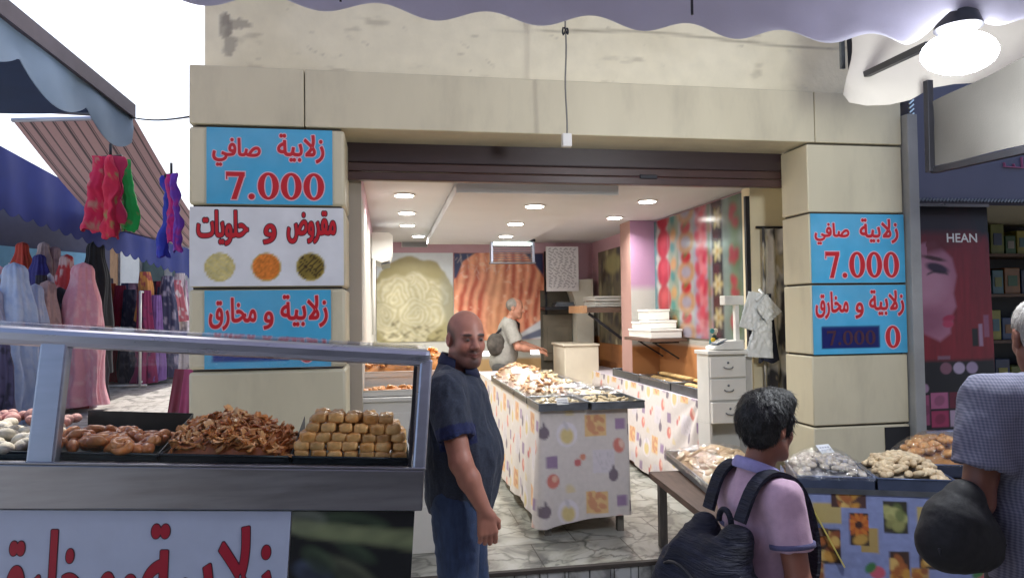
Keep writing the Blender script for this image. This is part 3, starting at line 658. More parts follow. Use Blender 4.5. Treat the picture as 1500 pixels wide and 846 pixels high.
# ================================================================== AWNINGS OVERHEAD
YV = 2.05
def valance(mb, f_top, f_bot, xs, thick=.004):
    P = []; 
    for x in xs: P.append([f_top(x), (np.array(f_top(x))+np.array(f_bot(x)))/2, f_bot(x)])
    mb.grid(np.array(P)); mb.grid(np.array(P)+np.array([0, thick, 0])); return mb
lows = [(320, 2), (473, 18), (640, 29), (798, 40), (935, 46), (1080, 55), (1230, 62)]
lx = [onY(px, py, YV) for px, py in lows]; per = (lx[5][0]-lx[1][0])/4
XR0 = onY(1325, 60, YV)[0]
def vb(x):
    ph = (x-lx[1][0])/per; k = int(round(ph)); z = lx[1][2]+(lx[5][2]-lx[1][2])*(x-lx[1][0])/(lx[5][0]-lx[1][0])
    lift = max(0., min(1., (x-XR0)/.18))*.10
    return (x, YV+.01*math.sin(x*7), lift+z+.0185*(1-math.cos(2*math.pi*ph)))
aw = thing('grey_awning', 'grey canvas awning with scalloped valance above the shop front', 'awning', (.8, YV, 2.5))
xs = np.linspace(-2.3, 3.4, 300)
part('valance', valance(MB(), lambda x: (x, YV-.03, 3.12), vb, xs), M['awning'], aw, 180)
cg = [[(x, YV-.03+(YF+.05-YV)*t, 3.12+1.0*t-.10*math.sin(math.pi*t)*(.5+.5*math.cos(x*2.4))) for t in np.linspace(0, 1, 12)] for x in np.linspace(-2.3, 3.4, 40)]
part('canopy', MB().grid(np.array(cg)), M['awning'], aw, 180)
for px in (1007, 500):
    p = onY(px, 20, YV); part('seam', MB().box((p[0]-.003, YV-.037, vb(p[0])[2]+.01), (p[0]+.003, YV-.031, 3.1)), M['dark'], aw)
# bracket arm and cream side flap
br = thing('awning_bracket', 'dark triangular steel bracket beside the bright lamp', 'bracket', onY(1248, 110, 3.3))
q0, q1, q2 = onY(1243, 20, 3.3), onY(1250, 118, 3.3), onY(1360, 66, 2.6)
part('upright', MB().bar(q0+np.array([0, 0, .3]), q1, .032, .032), M['dark'], br, bev=.003)
part('wall_plate', MB().box(q0+np.array([-.035, .02, -.28]), q0+np.array([-.012, .035, .3])), M['galv'], br)
part('diagonal_arm', MB().bar(q1, q2, .03, .03), M['dark'], br, bev=.003)
fp = [(1236, 138), (1245, 150), (1270, 155), (1305, 154), (1335, 147), (1365, 130), (1400, 124), (1440, 122), (1480, 118), (1530, 100)]
ftop = [(1248, 30), (1262, 22), (1290, 14), (1320, 6), (1345, 0), (1370, -6), (1400, -12), (1440, -20), (1480, -30), (1530, -40)]
dd = np.linspace(3.6, 3.3, len(fp)); G = []
for (b_, t_, d) in zip(fp, ftop, dd):
    lo, hi = atD(*b_, d), atD(*t_, d+.05); G.append([hi+(lo-hi)*s+np.array([0, -.03*math.sin(s*math.pi), 0])+.012*math.sin(s*9+d*8)*np.array([1, 1, 0]) for s in np.linspace(0, 1, 10)])
G = np.array(G); gi = np.concatenate([G[:-1]*(1-s)+G[1:]*s for s in (0,)]+[G[-1:]]) 
solo('awning_flap', MB().grid(G).grid(G+np.array([0, .005, 0])), M['flap'], 'cream canvas side flap with a wavy hem behind the bright lamp', 'awning flap', smooth=180)
# the lamp
lp = atD(1405, 78, 2.42)
lamp = thing('flood_lamp', 'bright white LED lamp hanging under the awning at the upper right', 'lamp', lp)
part('bulb', MB().ellipsoid(lp, (.125, .10, .068), 28, 16), M['flood'], lamp, 180)
part('housing', MB().lathe([(.05, .07), (.075, .085), (.06, .13), (.03, .15), (.03, .19)], lp, 20), M['dark'], lamp, 40)
part('hanger', MB().tube([lp+np.array([0, 0, .18]), lp+np.array([.01, .1, .95])], .007, 6), M['dark'], lamp)
pl = bpy.data.lights.new('flood', 'POINT'); pl.energy = FLOOD_W; pl.shadow_soft_size = .10; pl.color = (.93, .98, 1)
po = bpy.data.objects.new('flood_light', pl); COL.objects.link(po); po.location = (0, -.0, -.15); po.parent = lamp
# ================================================================== INTERIOR: pictures on the walls
def poster(name, label, o, ex, ey, dn, fn, res=.008, m='paint', cat='poster', bl_=0):
    ex = np.array(ex, float); ey = np.array(ey, float); W, H = np.linalg.norm(ex), np.linalg.norm(ey)
    x, y = canvas(W, H, res); img = np.zeros(x.shape+(3,)); fn(img, x, y, W, H)
    if bl_: img = blur(img, bl_)
    return solo(name, painted(MB(), np.clip(img, .004, .9), o, ex, ey, dn), M[m], label, cat)
def coils(img, x, y, W, H):     # pale fried spirals heaped on white
    fill(img, np.ones_like(x), S(212, 218, 224)); r_ = random.Random(3); wob = (n2(x, y, 5, 3, 21)-.5)*.16; wob2 = (n2(x, y, 5, 3, 22)-.5)*.16; lum = .62+.75*n2(x, y, 4, 3, 40); fine = .85+.3*n2(x, y, 30, 3, 41)
    pile = soft(np.sqrt(((x-.46*W)/(.58*W))**2+((y-.38*H)/(.58*H))**2)-1+wob, .03); fill(img, pile, S(164, 154, 112))
    for k in range(34):
        a_ = r_.uniform(0, 6.28); q = math.sqrt(r_.random())*.95; cx, cy = (.46+.40*q*math.cos(a_))*W, (.40+.36*q*math.sin(a_))*H; R = r_.uniform(.13, .22); sq = r_.uniform(.6, 1.3); an = r_.uniform(0, 3)
        X, Y = (x-cx+wob)*math.cos(an)+(y-cy+wob2)*math.sin(an), (-(x-cx+wob)*math.sin(an)+(y-cy+wob2)*math.cos(an))*sq
        d = np.hypot(X, Y); th = np.arctan2(Y, X); ins = soft(d-R, .02); band = .5+.5*np.cos((d/.052+th/6.283*r_.choice((-1, 1)))*2*math.pi)
        c = S(206, 200, 172)*(1-.75*band)[..., None]+S(172, 160, 118)*(.75*band)[..., None]; c = c*(lum*fine)[..., None]; al = ins*pile*.85; img[:] = img*(1-al[..., None])+c*al[..., None]
        fill(img, soft(np.abs(d-R)-.003, .02)*pile, S(126, 112, 70), .35)
    for k in range(40): fill(img, ell(x, y, r_.uniform(.05, .9)*W, abs(r_.gauss(0, .10))*H, r_.uniform(.015, .05), r_.uniform(.008, .02), r_.uniform(-1, 1), .012), S(96, 88, 60), .6)
    fill(img, ell(x, y, .97*W, .42*H, .12*W, .36*H, .15, .06)*(x > .8*W), S(150, 152, 142), .45)
def syrup(img, x, y, W, H):     # orange-red glazed rolls in rows
    fill(img, np.ones_like(x), S(190, 84, 56)); wv = n2(x, y, 3, 3, 2)*.10
    ph = (x+wv+.05*np.sin(y*5))/.125; s_ = .5+.5*np.cos(ph*2*math.pi); a = n2(x, y, 14, 4, 6); b = n2(x*2.2, y*.6, 6, 4, 9)
    c = S(240, 166, 132)*s_[..., None]+S(186, 84, 60)*(1-s_)[..., None]; c = c*(.72+.55*a)[..., None]
    img[:] = c; fill(img, np.clip((b-.52)*4, 0, 1), S(238, 176, 134), .6); fill(img, np.clip((a-.62)*8, 0, 1), S(246, 214, 186), .6)
    mid = ell(x, y, .46*W, .42*H, .10*W, .5*H, 0, .15); fill(img, mid, S(244, 190, 146), .45)
    fill(img, poly(x, y, [(0, H), (.24*W, H), (.10*W, .9*H), (.03*W, .72*H), (0, .7*H)], .02), S(40, 50, 92))
    fill(img, poly(x, y, [(.78*W, H), (W, H), (W, .72*H), (.9*W, .86*H)], .03), S(36, 42, 84))
    fill(img, poly(x, y, [(.62*W, 0), (W, .25*H), (W, 0)], .03), S(222, 224, 230)); fill(img, poly(x, y, [(.66*W, .0), (W, .14*H), (W, .04*H), (.8*W, 0)], .02), S(110, 116, 140))
    for k in range(40):
        cx, cy = rnd.uniform(0, W), rnd.uniform(.75, 1)*H; fill(img, soft(seg_d(x, y, (cx, cy), (cx+rnd.uniform(-.06, .06), cy-rnd.uniform(.02, .1)))-.003, .006), S(236, 214, 206), .7)
Yb = YB-.012
pA, pB, pC = onY(551, 370, Yb), onY(664, 370, Yb), onY(797, 371, Yb); zlo = onY(660, 499, Yb)[2]
poster('wall_poster', 'large back wall print of pale coiled fritters on white', (X0+.02, Yb, zlo), (pB[0]-X0-.025, 0, 0), (0, 0, pA[2]-zlo), (0, .01, 0), coils, bl_=2)
poster('wall_poster', 'large back wall print of orange red syrupy rolls', (pB[0]+.004, Yb, zlo), (pC[0]-pB[0]-.01, 0, 0), (0, 0, pA[2]-zlo), (0, .01, 0), syrup, bl_=1)
solo('poster_frame_strip', MB().box((pC[0], Yb-.02, zlo-.02), (pC[0]+.03, Yb+.01, pA[2]+.02)), M['dark'], 'dark upright strip at the right edge of the orange red print', 'frame strip')
def menu(img, x, y, W, H):
    fill(img, np.ones_like(x), S(226, 224, 228)); r_ = random.Random(8)
    for k in range(15):
        yy = H*(.94-k*.06); xx = .07*W
        while xx < .9*W:
            L = r_.uniform(.02, .07); fill(img, soft(np.maximum(np.abs(y-yy+.01*np.sin(x*90+k))-.007, np.maximum(xx-x, x-min(xx+L, .92*W))), .008), S(120, 116, 130), .75); xx += L+.025
a, b = onY(800, 361, YB-.34), onY(848, 426, YB-.34)
poster('menu_board', 'white board with rows of grey writing beside the orange print', (a[0], YB-.34, b[2]), (b[0]-a[0], 0, 0), (0, 0, a[2]-b[2]), (0, .03, 0), menu, cat='board')
def grille(t0):
    m_ = MB()
    a, b = onY(588, 350, Yb-.01), onY(627, 362, Yb-.01)
    part('frame', MB().box((a[0], Yb-.012, b[2]), (b[0], Yb-.002, a[2])), M['white_pl'], t0)
    for k in range(9):
        z = b[2]+(a[2]-b[2])*(k+.5)/9; m_.box((a[0]+.01, Yb-.02, z-.002), (b[0]-.01, Yb-.0125, z+.003))
    part('slats', m_, M['galv'], t0)
grille(thing('vent_grille', 'small white vent grille in the pink band of the back wall', 'vent', onY(607, 362, Yb)))
# air conditioner on the left wall
ac = thing('air_conditioner', 'white wall air conditioner high on the left wall', 'air conditioner', (X0, 8.0, 2.2))
za_, zb_ = 2.50, 2.20
prof = [(0, zb_+.04), (.10, zb_), (.18, zb_+.02), (.21, zb_+.10), (.21, za_-.03), (.17, za_), (0, za_)]
part('casing', MB().prism(prof, (X0+.004, 7.15, 0), (1, 0, 0), (0, 0, 1), (0, .85, 0)), M['white_pl'], ac, bev=.008)
part('louvre', MB().slab([(X0+.10, 7.20, zb_-.006), (X0+.19, 7.20, zb_+.012), (X0+.19, 7.95, zb_+.012), (X0+.10, 7.95, zb_-.006)], (0, 0, -.012)), M['galv'], ac)
part('pipe', MB().tube([(X0+.03, 7.13, zb_+.03), (X0+.03, 7.10, zb_-.1), (X0+.025, 7.10, zb_-.7)], .018, 8), M['white_pl'], ac, 180)
# insect killer hanging by the ceiling
ik = thing('insect_killer', 'glass sided lit insect killer hanging from the ceiling', 'insect killer', onY(750, 385, 8.4))
c0, c1 = onY(717, 350, 8.4), onY(784, 384, 8.4)
part('top_frame', MB().box((c0[0], 8.36, c0[2]-.03), (c1[0], 8.48, c0[2]+.0)), M['dark'], ik, bev=.004)
for x in (c0[0]+.01, c1[0]-.04): part('side_frame', MB().box((x, 8.37, c1[2]), (x+.03, 8.47, c0[2]-.031)), M['alu'], ik, bev=.003)
part('tube_lamp', MB().tube([(c0[0]+.05, 8.42, c0[2]-.055), (c1[0]-.05, 8.42, c0[2]-.055)], .016, 10), emit('tube_glow', np.array([.8, 1, .9]), 5), ik, 180)
gr = MB()
for k in range(7):
    z = c1[2]+.015+k*(c0[2]-c1[2]-.1)/6.5; gr.tube([(c0[0]+.04, 8.375, z), (c1[0]-.04, 8.375, z)], .004, 5)
part('wire_grid', gr, M['galv'], ik)
part('bottom_tray', MB().box((c0[0], 8.36, c1[2]-.015), (c1[0], 8.48, c1[2]-.001)), M['galv'], ik)
ch = MB()
for x in (c0[0]+.02, c1[0]-.02): ch.tube([(x, 8.42, c0[2]), (x, 8.42, ZC)], .003, 5)
part('chains', ch, M['galv'], ik)

# pictures on the right wall
def arch_flowers(img, x, y, W, H):
    fill(img, np.ones_like(x), S(112, 104, 84)); a = n2(x, y, 8, 4, 3)
    img[:] *= (.5+a)[..., None]; r_ = random.Random(5)
    for k in range(90):
        cx, cy = r_.uniform(0, W), r_.uniform(0, H); fill(img, ell(x, y, cx, cy, r_.uniform(.02, .07), r_.uniform(.03, .12), r_.uniform(-.4, .4), .02), [S(46, 48, 66), S(156, 148, 110), S(70, 66, 48), S(190, 184, 150), S(52, 44, 40)][k % 5], .7)
    fill(img, ell(x, y, .5*W, .84*H, .26*W, .10*H, 0, .05), S(170, 166, 116), .8)
    fill(img, rect(x, y, .84*W, 0, W, H, .03), S(122, 84, 72), .85)
    for k in range(16): fill(img, ell(x, y, .92*W+r_.uniform(-.03, .03), r_.uniform(0, 1)*H, .03, .05, 0, .02), S(190, 150, 140), .6)
Xr = X1-.012
a, b = onX(876, 370, Xr), onX(922, 356, Xr); zl = onX(880, 501, Xr)[2]
poster('wall_poster', 'dark tall print with pale blossoms near the back right corner', (Xr, a[1], zl), (0, b[1]-a[1], 0), (0, 0, a[2]-zl), (.01, 0, 0), arch_flowers, .01, bl_=2)
def strips(img, x, y, W, H):     # x: back -> front.  seven vertical bands of fruit, sweets and flowers
    bands = [(0, .10, S(120, 168, 176)), (.10, .235, S(196, 200, 190)), (.235, .36, S(150, 172, 148)), (.36, .52, S(190, 196, 196)), (.52, .70, S(186, 180, 204)), (.70, .80, S(44, 46, 60)), (.80, 1.01, S(150, 170, 164))]
    for a, b, c in bands: fill(img, rect(x, y, a*W, -1, b*W, 9, .012), c)
    a = n2(x, y, 9, 4, 2); img *= (.8+.4*a)[..., None]; r_ = random.Random(9)
    for k in range(5):
        cy = (.02+k*.24)*H
        for j in range(7): fill(img, ell(x, y, (.115+.02*r_.uniform(-1, 1))*W, cy+.05+.03*j, .035, .03, 0, .02), S(222, 224, 214), .8)
        fill(img, ell(x, y, .18*W, cy+.05*H, .085*W*1.0, .125*H, .1, .02), S(196, 44, 58)); fill(img, ell(x, y, .185*W, cy+.08*H, .05*W, .06*H, .1, .05), S(224, 84, 92), .6)
        fill(img, ell(x, y, .30*W, cy+.10*H, .07, .06, .4, .03), S(210, 160, 96)); fill(img, ell(x, y, .29*W, cy+.0*H, .06, .05, -.4, .03), S(64, 150, 140))
        fill(img, ell(x, y, .44*W, cy+.02*H, .16*W*.6, .09*H, 0, .02), S(206, 158, 118)); fill(img, ell(x, y, .44*W, cy+.02*H, .05*W, .045*H, 0, .02), S(178, 172, 190))
        fill(img, ell(x, y, .44*W, cy+.14*H, .055*W, .05*H, 0, .02), S(208, 40, 60)); fill(img, ell(x, y, .46*W, cy+.185*H, .06*W, .02*H, .5, .02), S(70, 120, 60))
        for j in range(16):
            an = j*2.4; rr = .012*j
            fill(img, ell(x, y, .61*W+rr*math.cos(an)*.9, cy+.12*H+rr*math.sin(an)*1.1, .05, .05, an, .03), [S(222, 70, 96), S(236, 130, 140), S(200, 48, 78)][j % 3], .85)
        for j in range(4): fill(img, ell(x, y, .675*W, cy+(.0+.06*j)*H, .03, .05, .6, .03), S(90, 130, 80), .7)
        for j in range(6):
            an = j*math.pi/3; fill(img, ell(x, y, .75*W+.05*math.cos(an), cy+.14*H+.05*math.sin(an), .045, .022, an, .015), [S(232, 214, 150), S(240, 226, 190)][j % 2], .95)
        fill(img, ell(x, y, .75*W, cy+.14*H, .02, .02, 0, .01), S(200, 150, 60)); fill(img, ell(x, y, .74*W, cy+.01*H, .06, .05, .3, .03), S(110, 40, 60), .6)
        fill(img, ell(x, y, .90*W, cy+.1*H, .10, .14, .2, .08), S(120, 150, 104), .85)
        for j in range(6): fill(img, ell(x, y, .89*W+r_.uniform(-.05, .05), cy+.12*H+r_.uniform(-.07, .07), .035, .045, j, .02), S(206, 70, 90), .85)
    fill(img, rect(x, y, .985*W, -1, 2*W, 9, .01), S(190, 200, 214))
    for sx in (.105, .237, .362, .522, .70, .80): fill(img, soft(np.abs(x-sx*W)-.004, .006), S(214, 216, 220), .7)
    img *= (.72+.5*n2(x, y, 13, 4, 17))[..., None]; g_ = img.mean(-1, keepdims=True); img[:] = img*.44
a, b = onX(951, 320, Xr-.02), onX(1094, 290, Xr-.02); zl = onX(1020, 495, Xr-.02)[2]
poster('wall_poster', 'tall glossy panel of fruit and flower strips on the right wall', (Xr-.02, a[1], zl), (0, b[1]-a[1], 0), (0, 0, 2.60-zl), (.025, 0, 0), strips, .009, 'paint_gloss', bl_=3)
ed = onX(1096, 400, Xr-.03)
solo('panel_edge_strip', MB().box((Xr-.06, ed[1]-.04, 1.35), (Xr-.0, ed[1]-.012, 2.55)), M['dark'], 'dark strip along the front edge of the fruit panel', 'edge strip')

# shelves on the right wall with cartons and papers
ws_ = thing('wall_shelf', 'dark wall shelf holding white cartons in front of the pilaster', 'shelf', (2.55, 6.6, 1.3))
s0 = onX(885, 493, 2.36); sy0 = 6.25; sy1 = 7.55; sz = onX(980, 498, 2.40)[2]
part('board', MB().box((2.36, sy0, sz-.03), (X1-.02, 6.98, sz)), M['wood'], ws_, bev=.003)
brk = MB()
for y in (6.45, 6.85): part('bracket', MB().bar((2.46, y, sz-.042), (X1-.02, y, sz-.042), .02, .02).bar((2.48, y, sz-.05), (X1-.02, y, sz-.20), .014, .014), M['dark'], ws_)

CT = ['widest white carton at the bottom of the shelf stack', 'white carton at the back of the bottom shelf layer', 'middle white carton of the shelf stack', 'second carton in the middle layer against the pilaster', 'topmost small white carton of the shelf stack']
cs = [((2.39, 6.30), (2.69, 6.62), 0, .085), ((2.40, 6.64), (2.68, 6.95), 0, .08), ((2.42, 6.40), (2.68, 6.66), .087, .165), ((2.43, 6.68), (2.68, 6.94), .083, .15), ((2.45, 6.52), (2.66, 6.80), .167, .27)]
for (p, q, za2, zb2), lb in zip(cs, CT):
    t = thing('carton', lb, 'carton', ((p[0]+q[0])/2, (p[1]+q[1])/2, sz+za2), 0, 'white cartons stacked on the wall shelf')
    part('box_body', MB().box((p[0], p[1], sz+za2+.002), (q[0], q[1], sz+zb2-.02)), M['white_pl'], t, bev=.004)
    part('lid', MB().box((p[0]-.006, p[1]-.006, sz+zb2-.0195), (q[0]+.006, q[1]+.006, sz+zb2-.001)), M['white_pl'], t, bev=.003)
sh2 = thing('bracket_shelf', 'small wooden bracket shelf piled with paper sheets by the arch', 'shelf', (2.5, 8.2, 1.6))
z2 = onY(862, 450, 7.9)[2]; xx0 = onY(853, 450, 7.9)[0]
part('board', MB().box((xx0+.05, 7.9, z2-.06), (X1-.02, 8.5, z2)), M['wood'], sh2); part('edge', MB().box((xx0, 7.88, z2-.065), (xx0+.049, 8.52, z2+.02)), M['wood_l'], sh2)
part('brace', MB().bar((xx0+.1, 8.0, z2-.07), (X1-.02, 8.0, z2-.40), .02, .03), M['dark'], sh2)
pp = MB(); r_ = random.Random(2)
for k in range(16):
    dx, dy = r_.uniform(-.02, .02), r_.uniform(-.03, .03); pp.box((xx0+.16+dx, 7.95+dy, z2+.001+k*.008), (X1-.06+dx*.5, 8.42+dy, z2+.006+k*.008))
solo('paper_pile', pp, M['white_pl'], 'untidy pile of white paper sheets on the bracket shelf', 'paper')
# low white block at the back
wb = onY(827, 510, 8.3); wb2 = onY(880, 540, 8.3)
solo('white_counter', MB().box((wb[0], 8.3, .15), (wb2[0]-.02, 8.9, wb[2]+.02)).box((wb[0]-.02, 8.28, wb[2]+.022), (wb2[0]-.01, 8.92, wb[2]+.05)), mat('block_paint', S(216, 206, 186), .6, var=.06), 'low cream block counter in front of the arch', 'counter', bev=.01)

# ================================================================== FRUIT-PRINT TABLES
TW, TH = .62, .53
def fruit_tile(u, v):    # u across, v upward, metres
    x = np.mod(u, TW); y = np.mod(v, TH); img = np.zeros(u.shape+(3,)); img[:] = S(212, 203, 198)
    a = n2(u, v, 3, 3, 4); img *= (.93+.14*a)[..., None]
    P = lambda fx, fy: (fx*TW, (1-fy)*TH)
    def sq(fx, fy, s, c, leaf=None):
        cx, cy = P(fx, fy); m = rect(x, y, cx-s/2, cy-s/2, cx+s/2, cy+s/2, .006); fill(img, m, c)
        if leaf is not None:
            for (lx_, ly_, an, r) in ((-.2, -.05, .3, .3), (.24, -.18, 1.2, .2), (.05, .3, -.5, .2), (.3, .22, .8, .17), (-.3, .33, .1, .15), (.02, -.36, 1.5, .16)):
                fill(img, ell(x, y, cx+lx_*s, cy+ly_*s, r*s*.62, r*s, an, .006)*m, leaf)
    cx, cy = P(.30, .25); fill(img, ell(x, y, cx, cy, .075, .085, 0, .01), S(226, 218, 226)); fill(img, ell(x, y, cx, cy-.01, .048, .055, .2, .02), S(214, 190, 110)); fill(img, ell(x, y, cx-.005, cy+.06, .014, .035, .4, .01), S(196, 190, 196))
    sq(.63, .14, .155, S(226, 182, 104), S(206, 126, 56)); sq(.92, .14, .075, S(136, 96, 152)); sq(.12, .60, .082, S(122, 86, 138))
    cx, cy = P(.90, .42); fill(img, ell(x, y, cx, cy, .040, .052, .2, .01), S(206, 86, 62)); fill(img, ell(x, y, cx+.02, cy+.012, .018, .03, .2, .01), S(232, 190, 170))
    cx, cy = P(.13, .84); fill(img, ell(x, y, cx, cy, .046, .05, .2, .01), S(206, 80, 56)); fill(img, ell(x, y, cx+.012, cy+.015, .02, .022, .2, .01), S(226, 170, 140))
    cx, cy = P(.42, .62); fill(img, ell(x, y, cx, cy, .026, .026, 0, .008), S(190, 50, 50)); cx, cy = P(.48, .55); fill(img, ell(x, y, cx, cy, .022, .022, 0, .008), S(214, 120, 76))
    sq(.72, .62, .16, S(212, 204, 212)); 
    for k in range(5):
        p, q = P(.70+.012*k, .72), P(.62+.05*k, .50); fill(img, soft(seg_d(x, y, p, q)-.002, .006), S(172, 168, 172), .6)
    for fx, fy in ((.83, .80), (.04, .22)):
        cx, cy = P(fx, fy); fill(img, ell(x, y, cx, cy, .036, .043, 0, .008), S(66, 36, 74)); fill(img, ell(x, y, cx, cy+.05, .008, .022, 0, .006), S(60, 34, 66))
    cx, cy = P(.33, .97); fill(img, ell(x, y, cx, cy, .03, .04, .5, .02), S(216, 194, 130), .8)
    return img*.78+S(212, 203, 200)*.22
def cloth_mesh(path, ztop, zhem, tilefn, wave=.012, res=.011, phase=0, inner=None, top=True, sag=None, v0=None):
    """cloth hanging from the polyline path (counter-clockwise seen from above: outside on the right), with a top sheet"""
    path = [np.array(p, float) for p in path]; L = [0]
    for a, b in zip(path[:-1], path[1:]): L.append(L[-1]+np.linalg.norm(b-a))
    ns = int(L[-1]/res); s = np.linspace(0, L[-1], ns); P = np.zeros((ns, 2)); N = np.zeros((ns, 2))
    for i, q in enumerate(s):
        k = min(np.searchsorted(L, q, 'right')-1, len(path)-2); t = (q-L[k])/(L[k+1]-L[k]); P[i] = path[k]*(1-t)+path[k+1]*t
        d = (path[k+1]-path[k])/np.linalg.norm(path[k+1]-path[k]); N[i] = (d[1], -d[0])
    ker = np.hanning(9); ker /= ker.sum()
    for c in range(2): N[:, c] = np.convolve(np.pad(N[:, c], 4, 'edge'), ker, 'valid'); P[:, c] = np.convolve(np.pad(P[:, c], 4, 'edge'), ker*0+np.array([0, 0, 0, 0, 1, 0, 0, 0, 0]), 'valid')
    nv = int((ztop-np.mean([zhem(q) for q in s]))/res); V = np.zeros((nv+1, ns, 3)); U = np.zeros((nv+1, ns)); Vv = np.zeros((nv+1, ns))
    for j in range(nv+1):
        t = j/nv; zz = np.array([ztop+(zhem(q)-ztop)*t for q in s])
        off = .006+wave*(t**1.2)*(np.sin(s*13+phase)+.6*np.sin(s*29+phase*2)+.5*np.sin(s*7.3+t*2))+.02*t+.012*(t**.8)*(np.array([vnoise(np.array([q*5.0, t*2.2, 3.7])) for q in s])-.5)
        if sag is not None: off = off+sag(s, t)
        V[j, :, 0] = P[:, 0]+N[:, 0]*off; V[j, :, 1] = P[:, 1]+N[:, 1]*off; V[j, :, 2] = zz; U[j] = s; Vv[j] = zz-ztop if v0 is None else zz-v0
    mb = MB(); mb.grid(V, tilefn(U, Vv))
    if top:
        Q = V[0][:: max(1, ns//60)]; c = Q.mean(0); mb.add(list(Q)+[c], [(i, (i+1) % len(Q), len(Q)) for i in range(len(Q))], S(206, 196, 204))
    return mb
def tray(name, label, P4, h=.055, group=None, m='galv', inner=None, wall=.003):
    """open metal tray with base corners P4 (counter-clockwise), rim h high"""
    P = [np.array(p, float) for p in P4]; c = sum(P)/4; t = thing(name, label, 'tray', c, 0, group); mb = MB()
    mb.hexa([p for p in P]+[p+np.array([0, 0, .004]) for p in P])
    for i in range(4):
        a, b = P[i], P[(i+1) % 4]; ia, ib = a+(c-a)*.0, b; d = (b-a)/np.linalg.norm(b-a); nn = np.array([-d[1], d[0], 0]); o = np.array([0, 0, h])
        mb.hexa([a+np.array([0, 0, .0045]), b+np.array([0, 0, .0045]), b+nn*wall+np.array([0, 0, .0045]), a+nn*wall+np.array([0, 0, .0045]), a+o, b+o, b+nn*wall+o, a+nn*wall+o])
    part('pan', mb, M[m], t)
    rim = MB()
    for i in range(4): rim.tube([P[i]+np.array([0, 0, h]), P[(i+1) % 4]+np.array([0, 0, h])], .005, 6)
    part('rim', rim, M[m], t, 180); return t
def quad_at(P4, u, v):
    a, b, c, d = [np.array(p, float) for p in P4]; return (a*(1-u)+b*u)*(1-v)+(d*(1-u)+c*u)*v
# piece meshes ---------------------------------------------------------------
def lump(r, bumps=.15, seed=0, seg=14, rings=9, col=None, flat=None):
    mb = MB().ellipsoid((0, 0, 0), r, seg, rings); V = np.array(mb.v); n = fbm(V/np.array(max(r))*1.3+seed*5.1, 3)-.5; V *= (1+bumps*2*n)[:, None]
    if col is not None:
        a, b = col; k = np.clip((fbm(V/max(r)*1.8+seed*3.3+9, 3)-.3)*2.2, 0, 1)[:, None]; mb.c = [tuple(q) for q in (a*(1-k)+b*k)]
    mb.v = [tuple(p) for p in V]; return mb
M['pastry'] = mat('glazed_pastry', 'Col', .32, var=.18, scale=60, objvar=.22, bump=.2, bscale=120, spec=.5, coat=.25)
M['biscuit'] = mat('dry_biscuit', 'Col', .7, var=.15, scale=70, objvar=.15, bump=.25, bscale=140)
def strip_piece(L, w_, bend, twist, seed, col):
    n = 12; A = []; r_ = random.Random(seed)
    for i in range(n):
        t = i/(n-1)-.5; ww = w_*(1-1.1*abs(t)**2.2)*(.85+.3*r_.random()); an = twist*t; cx = bend*math.sin(t*3.1); z = .012*math.cos(t*4+seed)
        A.append([np.array((t*L, cx-ww*math.cos(an), z-ww*math.sin(an))), np.array((t*L, cx-.3*ww*math.cos(an), z+.006)), np.array((t*L, cx+.3*ww*math.cos(an), z-.004)), np.array((t*L, cx+ww*math.cos(an), z+ww*math.sin(an)))])
    A = np.array(A); B = A+np.array([0, 0, -.006]); mb = MB(); a, b = col
    k = np.clip(fbm(A*60+seed, 3)*1.6-.3, 0, 1)[..., None]; C = a*(1-k)+b*k
    mb.grid(A, C); mb.grid(B, C*.8)
    rim = [(i, 0) for i in range(n)]+[(n-1, 1), (n-1, 2)]+[(i, 3) for i in range(n-1, -1, -1)]+[(0, 2), (0, 1)]
    V = [A[i] for i in rim]+[B[i] for i in rim]; m_ = len(rim); mb.add(V, [(i, (i+1) % m_, m_+(i+1) % m_, m_+i) for i in range(m_)], a*.9); return mb
def protos(meshfns, m, smooth=180): return [mesh_of('pastry_piece', f, M[m], smooth) for f in meshfns]
def scatter(name, label, cat, group, meshes, spots):
    for i, (p, rot, s) in enumerate(spots):
        o = bpy.data.objects.new(name, meshes[i % len(meshes)]); COL.objects.link(o); o.location = [float(q) for q in p]; o.rotation_euler = rot; o.scale = (s, s, s)
        tag(o, label, cat, group)
def mound(P4, hfun, nu=40, nv=40, col=(.3, .2, .1), bump=.012, bs=40, seed=0):
    G = np.zeros((nv, nu, 3)); C = np.zeros((nv, nu, 3))
    for j in range(nv):
        for i in range(nu):
            u, v = i/(nu-1), j/(nv-1); p = quad_at(P4, u, v); p[2] += 0 if (i in (0, nu-1) or j in (0, nv-1)) else hfun(u, v); G[j, i] = p
    n = fbm(G*bs+seed, 3); G[..., 2] += (n-.5)*2*bump; k = np.clip((n-.3)*2.2, 0, 1)[..., None]; c0, c1 = np.array(col)*.7, np.array(col)*1.25; return MB().grid(G, c0*(1-k)+c1*k)
def wrap_sheet(P4, hfun, lift=.012, nu=36, nv=36, seed=0, margin=-.03, drop=.03, cr=.006):
    G = np.zeros((nv, nu, 3)); 
    for j in range(nv):
        for i in range(nu):
            u, v = i/(nu-1)*(1-2*margin)+margin, j/(nv-1)*(1-2*margin)+margin; p = quad_at(P4, u, v); uu, vv = min(max(u, 0), 1), min(max(v, 0), 1)
            p[2] += max(hfun(uu, vv), .056)+lift; e = max(-u, u-1, -v, v-1, 0); p[2] -= e/abs(margin)*drop if margin < 0 else 0; G[j, i] = p
    n = np.abs(fbm(G*14+seed, 4)-.5); G[..., 2] -= n*cr*5; return MB().grid(G)
def dome(h, pw=2.0, ux=.5, vx=.5): return lambda u, v: h*max(0., 1-abs(2*(u-ux))**pw)*max(0., 1-abs(2*(v-vx))**pw)**.8
